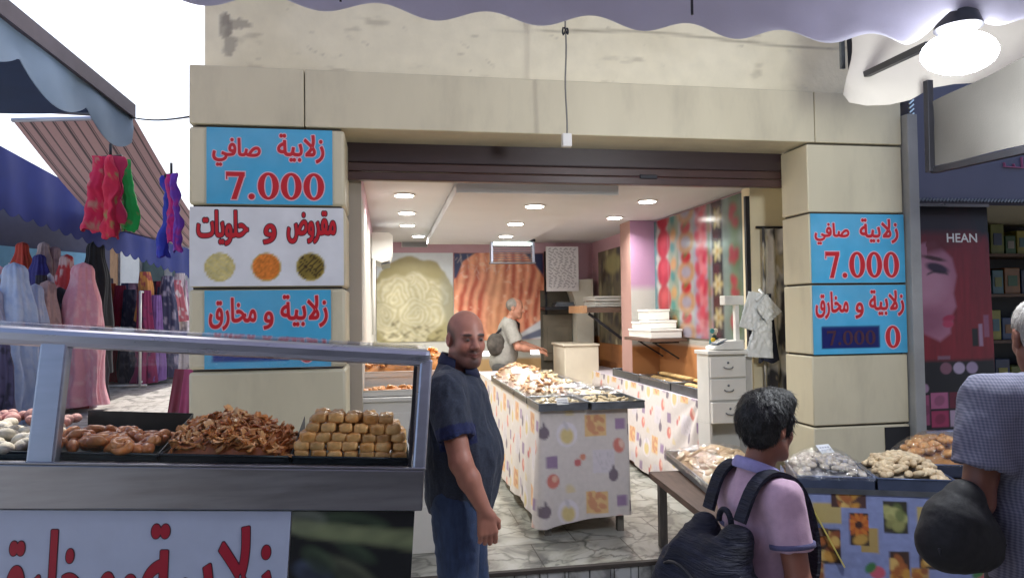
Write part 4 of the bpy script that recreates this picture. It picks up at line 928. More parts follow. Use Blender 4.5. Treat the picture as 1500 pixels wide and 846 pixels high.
def price_tag(label, p, az, tilt=.9, w_=.085, h_=.055):
    mb = MB(); x, y = canvas(w_, h_, .004); img = np.zeros(x.shape+(3,)); img[:] = S(228, 230, 230)
    for k in range(2):
        for j in range(4): fill(img, rect(x, y, .012+j*.017, .014+k*.018, .012+j*.017+.011, .022+k*.018, .003), S(90, 96, 130), .7)
    R_ = np.array(Euler((tilt-math.pi/2, 0, az)).to_matrix()); ex = R_@np.array([w_, 0, 0]); ey = R_@np.array([0, 0, h_]); dn = R_@np.array([0, .002, 0]); o = np.array(p)-ex/2
    return solo('price_tag', painted(mb, img, o, ex, ey, dn), M['paint'], label, 'price tag', 'white price tags on the wrapped sweets')

# ---- middle table
ZT = 1.015
def table(name, label, x0, x1, y0, y1, z0, zt, group=None):
    t = thing(name, label, 'table', ((x0+x1)/2, (y0+y1)/2, z0), 0, group)
    part('tabletop', MB().box((x0+.004, y0+.004, zt-.03), (x1-.004, y1, zt-.004)), M['wood'], t)
    for (x, y) in ((x0+.03, y0+.03), (x1-.075, y0+.03), (x0+.03, y1-.1), (x1-.075, y1-.1)): part('leg', MB().box((x, y, z0), (x+.045, y+.045, zt-.031)), M['leg'], t)
    return t
tx0, tx1, ty0, ty1 = 1.03, 1.66, 4.87, 8.3
table('display_table', 'long middle table under a fruit print cloth', tx0, tx1, ty0, ty1, .15, ZT, 'cloth covered display tables in the shop')
LL = ty1-ty0
def hem1(s): return .235+.018*math.sin(s*5)+(.03*math.sin((s-LL)*4) if s > LL else 0)
def sag1(s, t): k = np.exp(-((s-LL+.02)/.07)**2); return k*.035*t
cm = cloth_mesh([(tx0, ty1), (tx0, ty0), (tx1, ty0), (tx1, ty1)], ZT, hem1, lambda u, v: fruit_tile(u-LL, v+.035), .008, .011, 1, sag=sag1)
tag(solo('fruit_tablecloth', cm, M['cloth'], smooth=180), 'pale fruit print cloth on the long middle table', 'tablecloth', 'fruit print tablecloths')
# trays in two columns down the table
GCOOK = (S(160, 112, 70), S(194, 152, 108)); GPALE = (S(164, 146, 112), S(190, 176, 146))
bis = protos([lump((.030, .018, .012), .2, k, col=GCOOK) for k in range(4)], 'biscuit')
pale = protos([lump((.026, .017, .011), .2, k+9, col=GPALE) for k in range(3)], 'biscuit')
def heap(P4, hf, n, meshes, label, group, seed, z=.004, s=(.85, 1.2), name='cookie', cat='biscuit'):
    r_ = random.Random(seed); sp = []
    for k in range(n):
        u, v = r_.uniform(.05, .95), r_.uniform(.05, .95); p = quad_at(P4, u, v); p[2] += hf(u, v)+z+r_.uniform(-.002, .008); sp.append((p, (r_.uniform(-.6, .6), r_.uniform(-.6, .6), r_.uniform(0, 6.28)), r_.uniform(*s)))
    scatter(name, label, cat, group, meshes, sp)
def rectq(x0, x1, y0, y1, z): return [(x0, y0, z), (x1, y0, z), (x1, y1, z), (x0, y1, z)]
zt_ = ZT+.004; ty = ty0-.06; rows = [(0, .42), (.44, .98), (1.0, 1.6), (1.62, 2.3)]
LBL = [['flat tray of pale sweets at the front left of the middle table', 'metal tray jutting over the front right table corner'], ['tray with the tallest wrapped biscuit heap on the middle table', 'second tray from the front on the right of the middle table'],
       ['tray of biscuits behind the tallest heap on the middle table', 'third tray from the front along the right table side'], ['farthest left tray at the back end of the middle table', 'farthest right tray at the back end of the middle table']]
hs = [[.03, .035], [.16, .05], [.20, .07], [.17, .10]]
nb = [[36, 32], [92, 16], [60, 16], [30, 12]]
for i, (a, b) in enumerate(rows):
    for j in range(2):
        xa, xb = ((tx0-.02, tx0+.33), (tx0+.345, tx1+.10))[j] if i < 2 else ((tx0-.02, tx0+.33), (tx0+.345, tx1-.02))[j]
        if i == 0 and j == 1: aa, bb = a-.02, b+.02
        else: aa, bb = a, b
        Q = rectq(xa, xb, ty+aa, ty+bb, zt_); tray('pastry_tray', LBL[i][j], Q, .05, 'metal trays on the middle table')
        hf = dome(hs[i][j], 2.4 if i else 4); Qi = rectq(xa+.012, xb-.012, ty+aa+.012, ty+bb-.012, zt_+.006)
        tag(solo('biscuit_bed', mound(Qi, lambda u, v: hf(u, v)*.93, 26, 26, GCOOK[0] if (j == 0 and i) else GPALE[0], .006, 46, i*3+j), M['biscuit'], smooth=180), 'sweets in the ' + LBL[i][j], 'biscuits', kind='stuff')
        heap(Qi, hf, nb[i][j], bis if (j == 0 and i) else pale, 'small wrapped biscuit heaped in a middle table tray', 'biscuits on the middle table', i*7+j)
        if not (i == 0 and j == 1):
            tag(solo('plastic_wrap', wrap_sheet(Q, hf, .022, seed=i*5+j), M['film'], smooth=180), 'wrap on the ' + LBL[i][j], 'plastic wrap')
for (px, py, y, az, lb) in ((825, 592, 4.80, .1, 'price tag leaning on the front rim of the middle table'), (785, 556, 5.45, -.1, 'price tag low on the tallest biscuit heap'), (758, 546, 5.75, 0, 'price tag halfway up the tallest biscuit heap'), (784, 519, 6.6, 0, 'price tag at the top of the rear biscuit heap'), (712, 521, 6.6, .3, 'price tag nearest the bald man on the biscuit heap')):
    p = onY(px, py, y); price_tag(lb, p, az)

# ---- right table along the wall
rx0, rx1, ry0, ry1 = 2.41, 2.73, 5.25, 9.0
table('display_table', 'narrow table along the right wall with a gathered fruit print cloth', rx0, rx1, ry0, ry1, .15, .985, 'cloth covered display tables in the shop')
LR = ry1-ry0
def hem2(s): return .20+.02*math.sin(s*4)+.05*max(0, 1-abs(s-LR)/.3)
def sag2(s, t): a = np.abs(s-LR); fan = np.exp(-(a/.55)**2); return fan*.03*t*np.sin(14*np.arctan2(s-LR, t+.08))+.02*t
tag(solo('fruit_tablecloth', cloth_mesh([(rx0, ry1), (rx0, ry0), (rx1, ry0), (rx1, ry1)], .985, hem2, lambda u, v: fruit_tile(u+.1, v-.1), .008, .012, 2, sag=sag2), M['cloth'], smooth=180), 'fruit print cloth gathered in fan folds on the right table', 'tablecloth', 'fruit print tablecloths')
braid = protos([lump((.05, .02, .018), .12, k+30, col=(S(206, 166, 104), S(228, 200, 146))) for k in range(3)], 'biscuit')
for i, (a, b) in enumerate(((5.28, 5.95), (5.97, 6.75), (6.77, 7.6))):
    lb = ['front tray of braided biscuits on the right table', 'middle tray of braided biscuits on the right table', 'rear empty metal tray on the right table'][i]
    Q = rectq(rx0+.02, rx1-.01, a, b, .99); tray('pastry_tray', lb, Q, .075, 'metal trays on the right table')
    if i < 2:
        sp = []
        for k in range(11):
            for j in range(3): sp.append(((rx0+.08+j*.085, a+.08+k*(b-a-.14)/10, 1.01+.035*j), (rnd.uniform(-.1, .1), .1, rnd.uniform(-.15, .15)), rnd.uniform(.9, 1.1)))
        scatter('braided_biscuit', 'golden braided biscuit lined up in a right table tray', 'biscuit', 'braided biscuits on the right table', braid, sp)
tag(solo('plastic_wrap', wrap_sheet(rectq(rx0+.02, rx1-.01, 6.0, 6.75, .99), lambda u, v: .06, .03, seed=44), M['film'], smooth=180), 'crinkled wrap over the middle tray of the right table', 'plastic wrap')
solo('small_white_bottle', MB().lathe([(.001, 0), (.025, 0), (.025, .09), (.012, .11), (.012, .135), (.001, .135)], (2.69, 5.5, 1.10), 16), M['white_pl'], 'tiny white bottle by the wall on the right table', 'bottle', smooth=40)

# ---- white drawer cabinet with scale, bags
k0, k1 = onY(1032, 515, 4.95), onY(1086, 515, 4.95); kz = k0[2]
kb = thing('drawer_cabinet', 'narrow white drawer cabinet carrying the scale', 'cabinet', ((k0[0]+k1[0])/2+.04, 5.1, .15))
kx0, kx1, ky0, ky1 = k0[0]+.015, k0[0]+.36, 4.90, 5.12
part('carcass', MB().box((kx0, ky0+.022, kz-.52), (kx1, ky1-.0, kz-.02)).box((kx0, ky0+.022, .15), (kx0+.02, ky1, kz-.521)).box((kx1-.02, ky0+.022, .15), (kx1, ky1, kz-.521)).box((kx0+.021, ky1-.02, .15), (kx1-.021, ky1, kz-.521)), M['white_pl'], kb, bev=.002)
part('worktop', MB().box((kx0-.02, ky0-.02, kz-.0195), (kx1+.02, ky1+.002, kz+.008)), M['white_pl'], kb, bev=.005)
for i in range(3):
    zt2 = kz-.035-i*.165; dw = part('drawer', MB().box((kx0+.006, ky0-(.02 if i == 2 else 0), zt2-.152), (kx1-.06, ky0+.021, zt2)), M['white_pl'], kb, bev=.006)
    zc_ = zt2-.075; xc = (kx0+kx1-.06)/2; yy = ky0-(.02 if i == 2 else 0)
    hd = [(xc+.035*math.cos(t), yy-.004-.018*math.sin(t), zc_-.012*math.sin(t)) for t in np.linspace(0, math.pi, 9)]
    part('handle', MB().tube(hd, .004, 6).ellipsoid((xc, yy-.003, zc_+.03), (.009, .004, .009), 10, 6), M['galv'], dw, 180)
fl_ = MB()
for k in range(5): fl_.box((kx1-.05+k*.0085, ky0+.014, kz-.5), (kx1-.046+k*.0085, ky0+.0215, kz-.03))
part('fluting', fl_, M['white_pl'], kb)
sc = thing('shop_scale', 'white price scale with a grey keypad on the drawer cabinet', 'scale', (kx0+.16, 5.0, kz+.008))
part('body', MB().prism([(0, 0), (.24, 0), (.24, .07), (.10, .06), (0, .02)], (kx0+.05, 5.08, kz+.012), (1, 0, .0), (0, 0, 1), (0, -.15, 0)), M['white_pl'], sc, bev=.006)
kp = MB(); o = np.array([kx0+.07, 4.925, kz+.052])
part('keypad', MB().slab([o, o+np.array([.085, 0, .034]), o+np.array([.085, .13, .034]), o+np.array([0, .13, 0])], (-.0005, 0, .003)), mat('keypad', S(88, 104, 128), .5), sc)
for r2 in range(4):
    for c2 in range(5): kp.slab([o+np.array([.006+r2*.02, .008+c2*.024, .0085+r2*.008]), o+np.array([.02+r2*.02, .008+c2*.024, .014+r2*.008]), o+np.array([.02+r2*.02, .026+c2*.024, .014+r2*.008]), o+np.array([.006+r2*.02, .026+c2*.024, .0085+r2*.008])], (-.0005, 0, .003))
part('keys', kp, M['white_pl'], sc)
part('display_post', MB().box((kx0+.25, 4.98, kz+.07), (kx0+.28, 5.02, kz+.34)), M['white_pl'], sc); part('display_head', MB().box((kx0+.16, 4.96, kz+.341), (kx0+.31, 5.05, kz+.41)), M['white_pl'], sc, bev=.006)
def drape(c, wx_, h, depth, folds, seed, top=.5, bottom=1.0, n=46, mseg=26, power=1.2, hooded=False):
    """hanging cloth or bag: closed folded tube narrowing to the top"""
    r_ = random.Random(seed); ph = r_.uniform(0, 6); G = np.zeros((mseg, n, 3))
    for j in range(mseg):
        t = j/(mseg-1); k = top+(bottom-top)*t**power
        if hooded: q_ = t*1.0; hd_ = .50*math.sqrt(max(0, 1-(1-min(q_/.07, 1))**2)); sh_ = max(0, min(1, (q_-.10)/.20)); sh_ = sh_*sh_*(3-2*sh_); k = max(.02, hd_+.26*sh_+.22*max(0, q_-.12)/.88)
        for i in range(n):
            a = 2*math.pi*i/n; f = 1+.16*(.3+t)*math.sin(folds*a+ph+1.3*t)+.07*math.sin((folds*2+1)*a+ph*2)+.05*math.sin((folds*4+1)*a+ph*3+2*t)*(.2+t)
            G[j, i] = (c[0]+wx_/2*k*f*math.cos(a), c[1]+depth/2*k*f*math.sin(a), c[2]-h*t+.012*math.sin(3*a+ph)*t)
    return G
M['bag'] = mat('thin_white_plastic', S(240, 242, 240), .35, var=.08, scale=10, bump=.4, bscale=26)
bgm = MB(); b0, b1 = onY(1110, 425, 4.93), onY(1110, 520, 4.9)
for k, (pa, pb, pc, pd, yy) in enumerate((((1098, 426), (1124, 432), (1104, 484), (1084, 478), 4.90), ((1120, 430), (1143, 456), (1122, 474), (1106, 452), 4.86), ((1108, 470), (1128, 466), (1130, 524), (1092, 522), 4.88))):
    A_, B_, C_, D_ = [onY(*q, yy) for q in (pa, pb, pc, pd)]; G = np.array([[(A_*(1-u)+B_*u)*(1-v)+(D_*(1-u)+C_*u)*v for u in np.linspace(0, 1, 22)] for v in np.linspace(0, 1, 30)]); n_ = np.abs(fbm(G*26+k*7, 4)-.5); G[..., 1] -= .02+n_*.05; bgm.grid(G); G2 = G.copy(); G2[..., 1] = yy+.015+n_*.05; bgm.grid(G2)
bgm.tube([onY(1112, 424, 4.9), onY(1118, 430, 4.87), onY(1108, 440, 4.86)], .012, 8)
solo('plastic_bags', bgm, M['bag'], 'bunch of white plastic bags hanging beside the scale', 'plastic bags', smooth=180)
cp = thing('patterned_curtain', 'grey beige patterned cloth hanging by the right pillar', 'curtain', onY(1130, 600, 5.0))
c0, c1, c2 = onY(1112, 335, 4.97), onY(1160, 335, 4.97), onY(1130, 610, 4.97)
xs_ = np.linspace(c0[0], c1[0], 60); zs_ = np.linspace(c0[2], c2[2], 120); X_, Z_ = np.meshgrid(xs_, zs_)
G = np.stack([X_, 4.95+.02*np.sin(X_*70)+.01*np.sin(X_*31+Z_*3), Z_], -1); a = n2(X_*4, Z_*1.2, 4.2, 3, 5); b = n2(X_*3, Z_, 9, 3, 2)
C = S(228, 222, 210)*np.ones_like(G); k = np.clip((a-.47)*9, 0, 1)[..., None]; C = C*(1-k)+S(62, 60, 62)*k; k = np.clip((b-.6)*8, 0, 1)[..., None]; C = C*(1-k)+S(186, 172, 136)*k
part('cloth', MB().grid(G, C).grid(G+np.array([0, .006, 0]), C), M['cloth'], cp, 180)
part('rail', MB().tube([(c0[0]-.03, 4.96, c0[2]+.01), (c1[0]+.08, 4.96, c0[2]+.01)], .01, 8), M['dark'], cp)
solo('dark_garment', MB().grid(drape((onY(1126, 440, 4.88)[0], 4.90, onY(1126, 430, 4.88)[2]), .13, .5, .08, 4, 9, .4, 1), wrap=True), mat('navy_cloth', S(40, 44, 62), .8, var=.2), 'dark navy garment hanging behind the plastic bags', 'garment', smooth=180)
f0 = onY(1052, 490, 5.02)
fb = MB(); 
for k in range(10): fb.ellipsoid((f0[0]+rnd.uniform(-.05, .03), 5.06+rnd.uniform(-.03, .02), kz+.04+rnd.uniform(0, .12)), (.02, .012, .02), 8, 6, [S(220, 180, 50), S(60, 130, 130), S(210, 200, 180), S(40, 60, 50)][k % 4])
solo('flower_bunch', fb.tube([(f0[0], 5.06, kz+.008), (f0[0], 5.06, kz+.10)], .02, 8, S(30, 40, 36)), M['paint_matte'], 'little bunch of yellow and teal flowers behind the scale', 'flowers', smooth=180)

# ---- white display cabinet at the left, inside the shop, with golden pastry
lc = thing('side_counter', 'white panelled counter just behind the left pillar', 'counter', (.15, 5.2, .15))
q0, q1 = onY(514, 590, 4.72), onY(612, 590, 4.72); zc2 = q0[2]
part('body', MB().box((q0[0], 4.72, .15), (.60, 5.9, zc2)), M['white_pl'], lc, bev=.004)
part('worktop', MB().box((q0[0]-.02, 4.70, zc2+.001), (.62, 5.92, zc2+.03)), M['white_pl'], lc, bev=.006)
part('plinth', MB().box((q0[0]-.01, 4.705, .152), (.61, 4.719, .45)), M['white_pl'], lc, bev=.004)
part('door_panel', MB().box((q0[0]+.1, 4.706, .52), (.52, 4.7195, zc2-.07)), M['white_pl'], lc, bev=.008)
gp = protos([lump((.024, .015, .010), .25, k+60, col=(S(206, 128, 58), S(226, 164, 92))) for k in range(4)], 'pastry')
for i, (a, b, z, hh_, n_) in enumerate(((4.74, 5.02, zc2+.035, .03, 80), (5.06, 5.75, zc2+.13, .17, 150))):
    lb = ['low tray of golden fritters on the front edge of the side counter', 'raised tray heaped with golden fritters on the side counter'][i]
    Q = rectq(q0[0]+.01, .56, a, b, z); tray('pastry_tray', lb, Q, .035, 'metal trays on the side counter', 'white_pl'); hf = dome(hh_, 3)
    Qi = rectq(q0[0]+.02, .55, a+.01, b-.01, z+.005)
    tag(solo('fritter_bed', mound(Qi, lambda u, v: hf(u, v)*.95, 30, 30, S(206, 134, 66), .008, 50, i), M['pastry'], smooth=180), 'bed of small golden fritters: ' + lb, 'fritters', kind='stuff')
    heap(Qi, hf, n_, gp, 'small golden fritter heaped on the side counter', 'golden fritters on the side counter', i+70, name='golden_fritter', cat='fritter')
solo('tray_riser', MB().box((q0[0]+.03, 5.07, zc2+.031), (.55, 5.74, zc2+.128)), M['white_pl'], 'white riser under the raised tray on the side counter', 'riser')
# ================================================================== GLASS PASTRY CASE IN THE STREET (left foreground)
ZC0 = 1.145
cR = atD(622, 688, 2.5); cL = onY(-110, 677.5, cR[1])      # the stand leans a little with the sloping lane
ce = (cR-cL); CW = np.linalg.norm(ce); ce = ce/CW; cnb = np.array([0., 1, 0]); cup = np.cross(ce, cnb)      # along, backwards, up
def cp_(s, b, z): return cL+ce*s+cnb*b+cup*(z-ZC0)
case = thing('pastry_case', 'glass topped pastry stand with steel band and red lettering on white front', 'pastry stand', cp_(CW/2, .3, 0))
def cbox(s0, s1, b0, b1, z0, z1, mb=None):
    return (mb or MB()).hexa([cp_(s0, b0, z0), cp_(s1, b0, z0), cp_(s1, b1, z0), cp_(s0, b1, z0), cp_(s0, b0, z1), cp_(s1, b0, z1), cp_(s1, b1, z1), cp_(s0, b1, z1)])
zb0 = ZC0-.142
part('steel_band', cbox(0, CW, 0, .62, zb0, ZC0), M['steel'], case, bev=.006)
part('band_lip', cbox(0, CW+.004, -.006, .02, ZC0+.001, ZC0+.008), M['steel'], case, bev=.002)
_r = ray(424, 790); sx_split = float(np.dot(CAM+_r*((cp_(0, .012, 1.0)-CAM)[1]/_r[1])-cL, ce))
part('cabinet', cbox(.01, CW-.025, .022, .60, .12, zb0-.001), M['white_pl'], case, bev=.004)
part('plinth', cbox(.05, CW-.06, .06, .56, -.14, .119), M['dark'], case)
PW = sx_split-.012; PH = zb0-.14
x, y = canvas(PW, PH, .02); img = np.zeros(x.shape+(3,)); img[:] = S(184, 194, 216); a = n2(x, y, 2, 4, 3); img *= (.92+.14*a)[..., None]
part('front_panel', painted(MB(), img, cp_(.012, .012, .135), ce*PW, cup*PH, cnb*.008), M['paint'], case)
tx = MB(); o_ = cp_(0, .012, zb0); s_at = lambda px: np.dot(onZ(px, 800, 1.0)-cL, ce)*1.0
def sx(px):   # photo column on the panel plane
    r = ray(px, 800); n = cnb; t = np.dot(cp_(0, .012, 1.0)-CAM, n)/np.dot(r, n); return np.dot(CAM+r*t-cL, ce)
put_text(tx, AR['zlabia'], o_, ce, cup, sx(213), sx(402), -.43, -.052, -cnb, .0022, .004)
put_text(tx, AR['mkharek']+AR['waw'], o_, ce, cup, sx(-14), sx(206), -.43, -.070, -cnb, .0022, .004)
ol = MB()
put_text(ol, AR['zlabia'], o_, ce, cup, sx(213), sx(402), -.43, -.052, -cnb, .0012, .007)
put_text(ol, AR['mkharek']+AR['waw'], o_, ce, cup, sx(-14), sx(206), -.43, -.070, -cnb, .0012, .007)
part('lettering_outline', ol, M['dark_ink'], case); part('lettering', tx, M['dred_ink'], case)
# dark pastry photograph
GW = CW-.03-sx_split; x, y = canvas(GW, PH, .008); img = np.zeros(x.shape+(3,)); img[:] = S(20, 24, 28); r_ = random.Random(4)
for k in range(16):
    cx, cy, rx_, ry_, an = r_.uniform(0, GW), PH-r_.uniform(0, .5), r_.uniform(.05, .13), r_.uniform(.02, .05), r_.uniform(-.7, .4)
    c = [S(92, 98, 78), S(124, 132, 120), S(70, 88, 66), S(76, 88, 112)][k % 4]; nn = n2(x, y, 14, 3, k)
    fill(img, ell(x, y, cx, cy, rx_, ry_, an, .02)*(.5+.7*nn), c, .8); fill(img, ell(x, y, cx, cy-.012, rx_*.8, ry_*.6, an, .02), S(20, 24, 30), .55)
for k in range(5): fill(img, ell(x, y, .06+.1*k, PH-.06-.01*k, .09, .03, .1*k-.2, .02), S(140, 150, 110), .5)
part('photo_print', painted(MB(), img, cp_(sx_split+.004, .012, .135), ce*GW, cup*PH, cnb*.008), M['paint'], case)
# upper frame
def cpx(px, py, back):      # photo pixel on the vertical plane `back` behind the case front
    r = ray(px, py); p0 = cp_(0, back, ZC0); t = np.dot(p0-CAM, cnb)/np.dot(r, cnb); return CAM+r*t
rA, rB = cpx(-150, 482, .10), cpx(626, 524, .10)
part('post', MB().bar(cpx(62, 684, .03), cpx(84, 500, .10), .085, .05, up=tuple(cnb)), M['alu'], case, bev=.008)
part('post', MB().bar(cpx(613, 688, .03), cpx(624, 526, .10), .046, .05, up=tuple(cnb)), M['alu'], case, bev=.008)
part('gasket', MB().bar(cpx(600, 686, .035), cpx(609, 530, .105), .012, .03, up=tuple(cnb)), M['black'], case)
part('gasket', MB().bar(cpx(81, 684, .035), cpx(99, 503, .105), .012, .03, up=tuple(cnb)), M['black'], case)
part('top_rail', MB().bar(rA, rB+ce*.012, .06, .062), M['alu'], case, bev=.02)
rA2, rB2 = rA+cnb*.36+np.array([0, 0, .015]), rB+cnb*.36+np.array([0, 0, .015])
part('rear_rail', MB().bar(rA2, rB2+ce*.012, .03, .03), M['alu'], case, bev=.006)
part('side_rail', MB().bar(rB-ce*.01+cnb*.03, rB2-ce*.01-cnb*.016, .04, .035), M['alu'], case, bev=.006)
part('rear_post', MB().bar(cp_(CW-.03, .58, ZC0), rB2-np.array([0, 0, .01]), .03, .03, up=tuple(cnb)), M['alu'], case, bev=.004)
gq = lambda a, b, c, d: MB().slab([a, b, c, d], cnb*.003)
part('front_glass', gq(cpx(70, 682, .035), cpx(606, 685, .035), cpx(612, 530, .095), cpx(90, 507, .095)), M['glass'], case)
part('top_glass', MB().slab([rA+np.array([0, 0, .031]), rB+np.array([0, 0, .031]), rB2+np.array([0, 0, .018]), rA2+np.array([0, 0, .018])], (0, 0, .003)), M['glass'], case)
# loose wrap hanging from the rail
G = []
for j in range(16):
    t = j/15; row = []
    for i in range(90):
        u = i/89; px = 190+u*420; py = 506+.047*(px-95)*.9+t*(26-14*u)+1.5*math.sin(u*40+j*.5); p = cpx(px, py, .085-.02*t); p = p-cnb*(.012*math.sin(u*23+t*5)+.006*math.sin(t*22)); row.append(p)
    G.append(row)
tag(solo('plastic_wrap', MB().grid(np.array(G)), M['film'], smooth=180), 'strip of loose clear wrap hanging under the case rail', 'plastic wrap')
# trays
M['tray_dk'] = mat('dark_tray', S(58, 66, 70), .4, .7, var=.2, scale=9)
zt0 = ZC0+.004
def trayq(pl, pr, zf=.0, back=.50): 
    a, b = sx2(pl), sx2(pr); return [cp_(a, .06, zt0+zf), cp_(b, .06, zt0+zf), cp_(b, back, zt0+zf), cp_(a, back, zt0+zf)]
def sx2(px):
    r = ray(px, 680); p0 = cp_(0, .06, zt0); t = np.dot(p0-CAM, cnb)/np.dot(r, cnb); return np.dot(CAM+r*t-cL, ce)
TQ = [trayq(-150, 42), trayq(46, 230), trayq(234, 424), trayq(428, 598)]
TL = ['leftmost case tray of pale powdered sweets', 'case tray of shiny ring doughnuts with a dark tall back', 'case tray heaped with brown honey strips', 'case tray stacked with honey semolina blocks']
for q, lb in zip(TQ, TL): tray('pastry_tray', lb, q, .022, 'dark trays inside the pastry case', 'tray_dk')
bk = [TQ[1][3]+cnb*.003, TQ[1][2]+cnb*.003, TQ[1][2]+cnb*.003+np.array([0, 0, .10]), TQ[1][3]+cnb*.003+np.array([0, 0, .10])]
solo('back_plate', MB().slab(bk, cnb*.003), M['tray_dk'], 'dark upright metal plate behind the doughnut tray', 'plate')
for i in (1, 2):
    a, b = TQ[i][1], TQ[i][2]; solo('tray_divider', MB().slab([a+ce*.002, b+ce*.002, b+ce*.002+np.array([0, 0, .10]), a+ce*.002+np.array([0, 0, .025])], ce*.002), M['tray_dk'], ['', 'slanted divider between doughnuts and brown strips', 'slanted divider between brown strips and semolina blocks'][i], 'divider')
# honey strips
HC = [(S(196, 122, 60), S(232, 174, 104)), (S(178, 100, 46), S(220, 150, 80)), (S(208, 140, 74), S(238, 192, 128))]
strips_m = protos([strip_piece(.058+.009*k, .0145+.003*(k % 2), .010*((k % 3)-1), 1.6-.5*k, k, HC[k % 3]) for k in range(6)], 'pastry', 60)
Q = TQ[2]
def sh(u, v): 
    a = max(0, 1-abs((u-.45)/.56)**1.7)*max(0, 1-abs((v-.58)/.66)**2.0); return .018*min(1, 12*u*(1-u))+.095*a**.8
Qi = [quad_at(Q, .02, .02), quad_at(Q, .98, .02), quad_at(Q, .98, .97), quad_at(Q, .02, .97)]; Qi = [p+np.array([0, 0, .008]) for p in Qi]
tag(solo('strip_bed', mound(Qi, lambda u, v: sh(u, v)*.9, 40, 40, S(176, 100, 48), .012, 40), M['pastry'], smooth=180), 'dense bed of brown honey strips in the case', 'honey strips', kind='stuff')
r_ = random.Random(21); sp = []
while len(sp) < 290:
    u, v = r_.uniform(.03, .97), r_.random()**1.25*.72+.005; h = sh(u, v); p = quad_at(Qi, u, v); p[2] += h+r_.uniform(-.002, .008)
    sp.append((p, (r_.uniform(-.6, .6), r_.uniform(-.6, .6), r_.uniform(0, 6.28)), r_.uniform(.62, .9)))
scatter('honey_strip', 'curled brown honey strip heaped in the pastry case', 'honey strip', 'honey strips heaped in the case', strips_m, sp)
# semolina blocks
def block(seed):
    mb = MB(); n, m_ = 16, 12; r_ = random.Random(seed); V = np.array(MB().ellipsoid((0, 0, 0), (1, 1, 1), 20, 14).v); F = MB().ellipsoid((0, 0, 0), (1, 1, 1), 20, 14).f
    e = .56; Vs = np.sign(V)*np.abs(V)**e; Vs = Vs/np.maximum(1e-6, np.abs(Vs).max()); nn = fbm(V*2.2+seed*4, 3)-.5; Vs = Vs*(1+.10*nn[:, None])
    Vs[:, 2] += .10*np.sin(Vs[:, 0]*7+seed)*(Vs[:, 2] > .3); P = Vs*np.array([.027, .024, .0185]); k = np.clip((fbm(V*1.7+seed*7, 3)-.3)*2.4, 0, 1)[:, None]
    top = np.clip((P[:, 2]/.0185-.3)*1.5, 0, 1)[:, None]; C = S(206, 144, 72)*(1-k)+S(236, 192, 124)*k; C = C*(1-.25*top)+S(176, 112, 52)*.25*top
    P = P*(1+.09*(fbm(V*3.1+seed*9, 3)-.5))[:, None]; mb.add(P, F, C); return mb
bl = protos([block(k) for k in range(5)], 'pastry')
Q = TQ[3]; ex_ = (Q[1]-Q[0]); Wq = np.linalg.norm(ex_); Dq = .40; sp = []; pw, pd, phh = .0515, .046, .0335
for L in range(5):
    x_a = .002+(0 if L < 2 else .020*(L-1)); x_b = Wq-.006-.022*max(0, L-2); y_a = .006+(.004*L if L < 4 else .03*(L-2.6)); nx = int((x_b-x_a)/pw+.35); ny = 7-L
    off = (pw*.5 if L % 2 else 0)
    for i in range(nx):
        for j in range(ny):
            if L < 4 and 0 < j < ny-1 and i < nx-1: continue
            xx = x_a+pw/2+i*(x_b-x_a-pw)/max(1, nx-1)*1.0 if nx > 1 else x_a+pw/2; yy = y_a+pd/2+j*pd
            p = Q[0]+ce*(xx+r_.uniform(-.004, .004))+cnb*(yy+r_.uniform(-.004, .004))+np.array([0, 0, .010+phh/2+L*phh*.92+r_.uniform(-.002, .002)])
            sp.append((p, (r_.uniform(-.08, .08), r_.uniform(-.08, .08), r_.uniform(-.22, .22)), r_.uniform(.88, 1.08)))
scatter('semolina_block', 'golden semolina block stacked in rows in the pastry case', 'semolina sweet', 'semolina blocks stacked in the case', bl, sp)
# doughnuts
def ring_(R, r0, seed):
    mb = MB(); n, m_ = 20, 10; P = np.zeros((n, m_, 3))
    for i in range(n):
        a = 2*math.pi*i/n; k = 1+.12*math.sin(2*a+seed)
        for j in range(m_): b = 2*math.pi*j/m_; P[i, j] = ((R+r0*k*math.cos(b))*math.cos(a), (R+r0*k*math.cos(b))*math.sin(a)*.85, r0*k*math.sin(b))
    P = np.concatenate([P, P[:1]]); k = np.clip((fbm(P*40+seed, 3)-.3)*2.2, 0, 1)[..., None]; C = S(170, 92, 40)*(1-k)+S(206, 140, 80)*k; return mb.grid(P, C, wrap=True)
dn_ = protos([ring_(.024, .015, k) for k in range(2)]+[lump((.032, .022, .02), .12, k+80, col=(S(168, 92, 40), S(206, 136, 76))) for k in range(3)], 'pastry')
Q = TQ[1]; sp = []
for k in range(62):
    u, v = r_.uniform(.05, .95), r_.uniform(.03, .75); h = .05*max(0, 1-abs((u-.25)/.9)**2)*max(0, 1-abs((v-.35)/.6)**2); p = quad_at(Q, u, v); p[2] += .02+h*r_.uniform(.4, 1); sp.append((p, (r_.uniform(-.6, .6), r_.uniform(-.6, .6), r_.uniform(0, 6.28)), r_.uniform(.85, 1.1)))
scatter('ring_doughnut', 'shiny brown ring doughnut or ball in the case tray', 'doughnut', 'doughnuts in the case tray', dn_, sp)
pw_ = protos([lump((.036, .024, .02), .15, k+90, col=(S(190, 182, 160), S(214, 208, 196))) for k in range(4)], 'biscuit')
pk_ = protos([lump((.03, .024, .02), .15, k+95, col=(S(176, 120, 116), S(200, 160, 150))) for k in range(2)], 'biscuit')
Q = TQ[0]; sp = []; sp2 = []
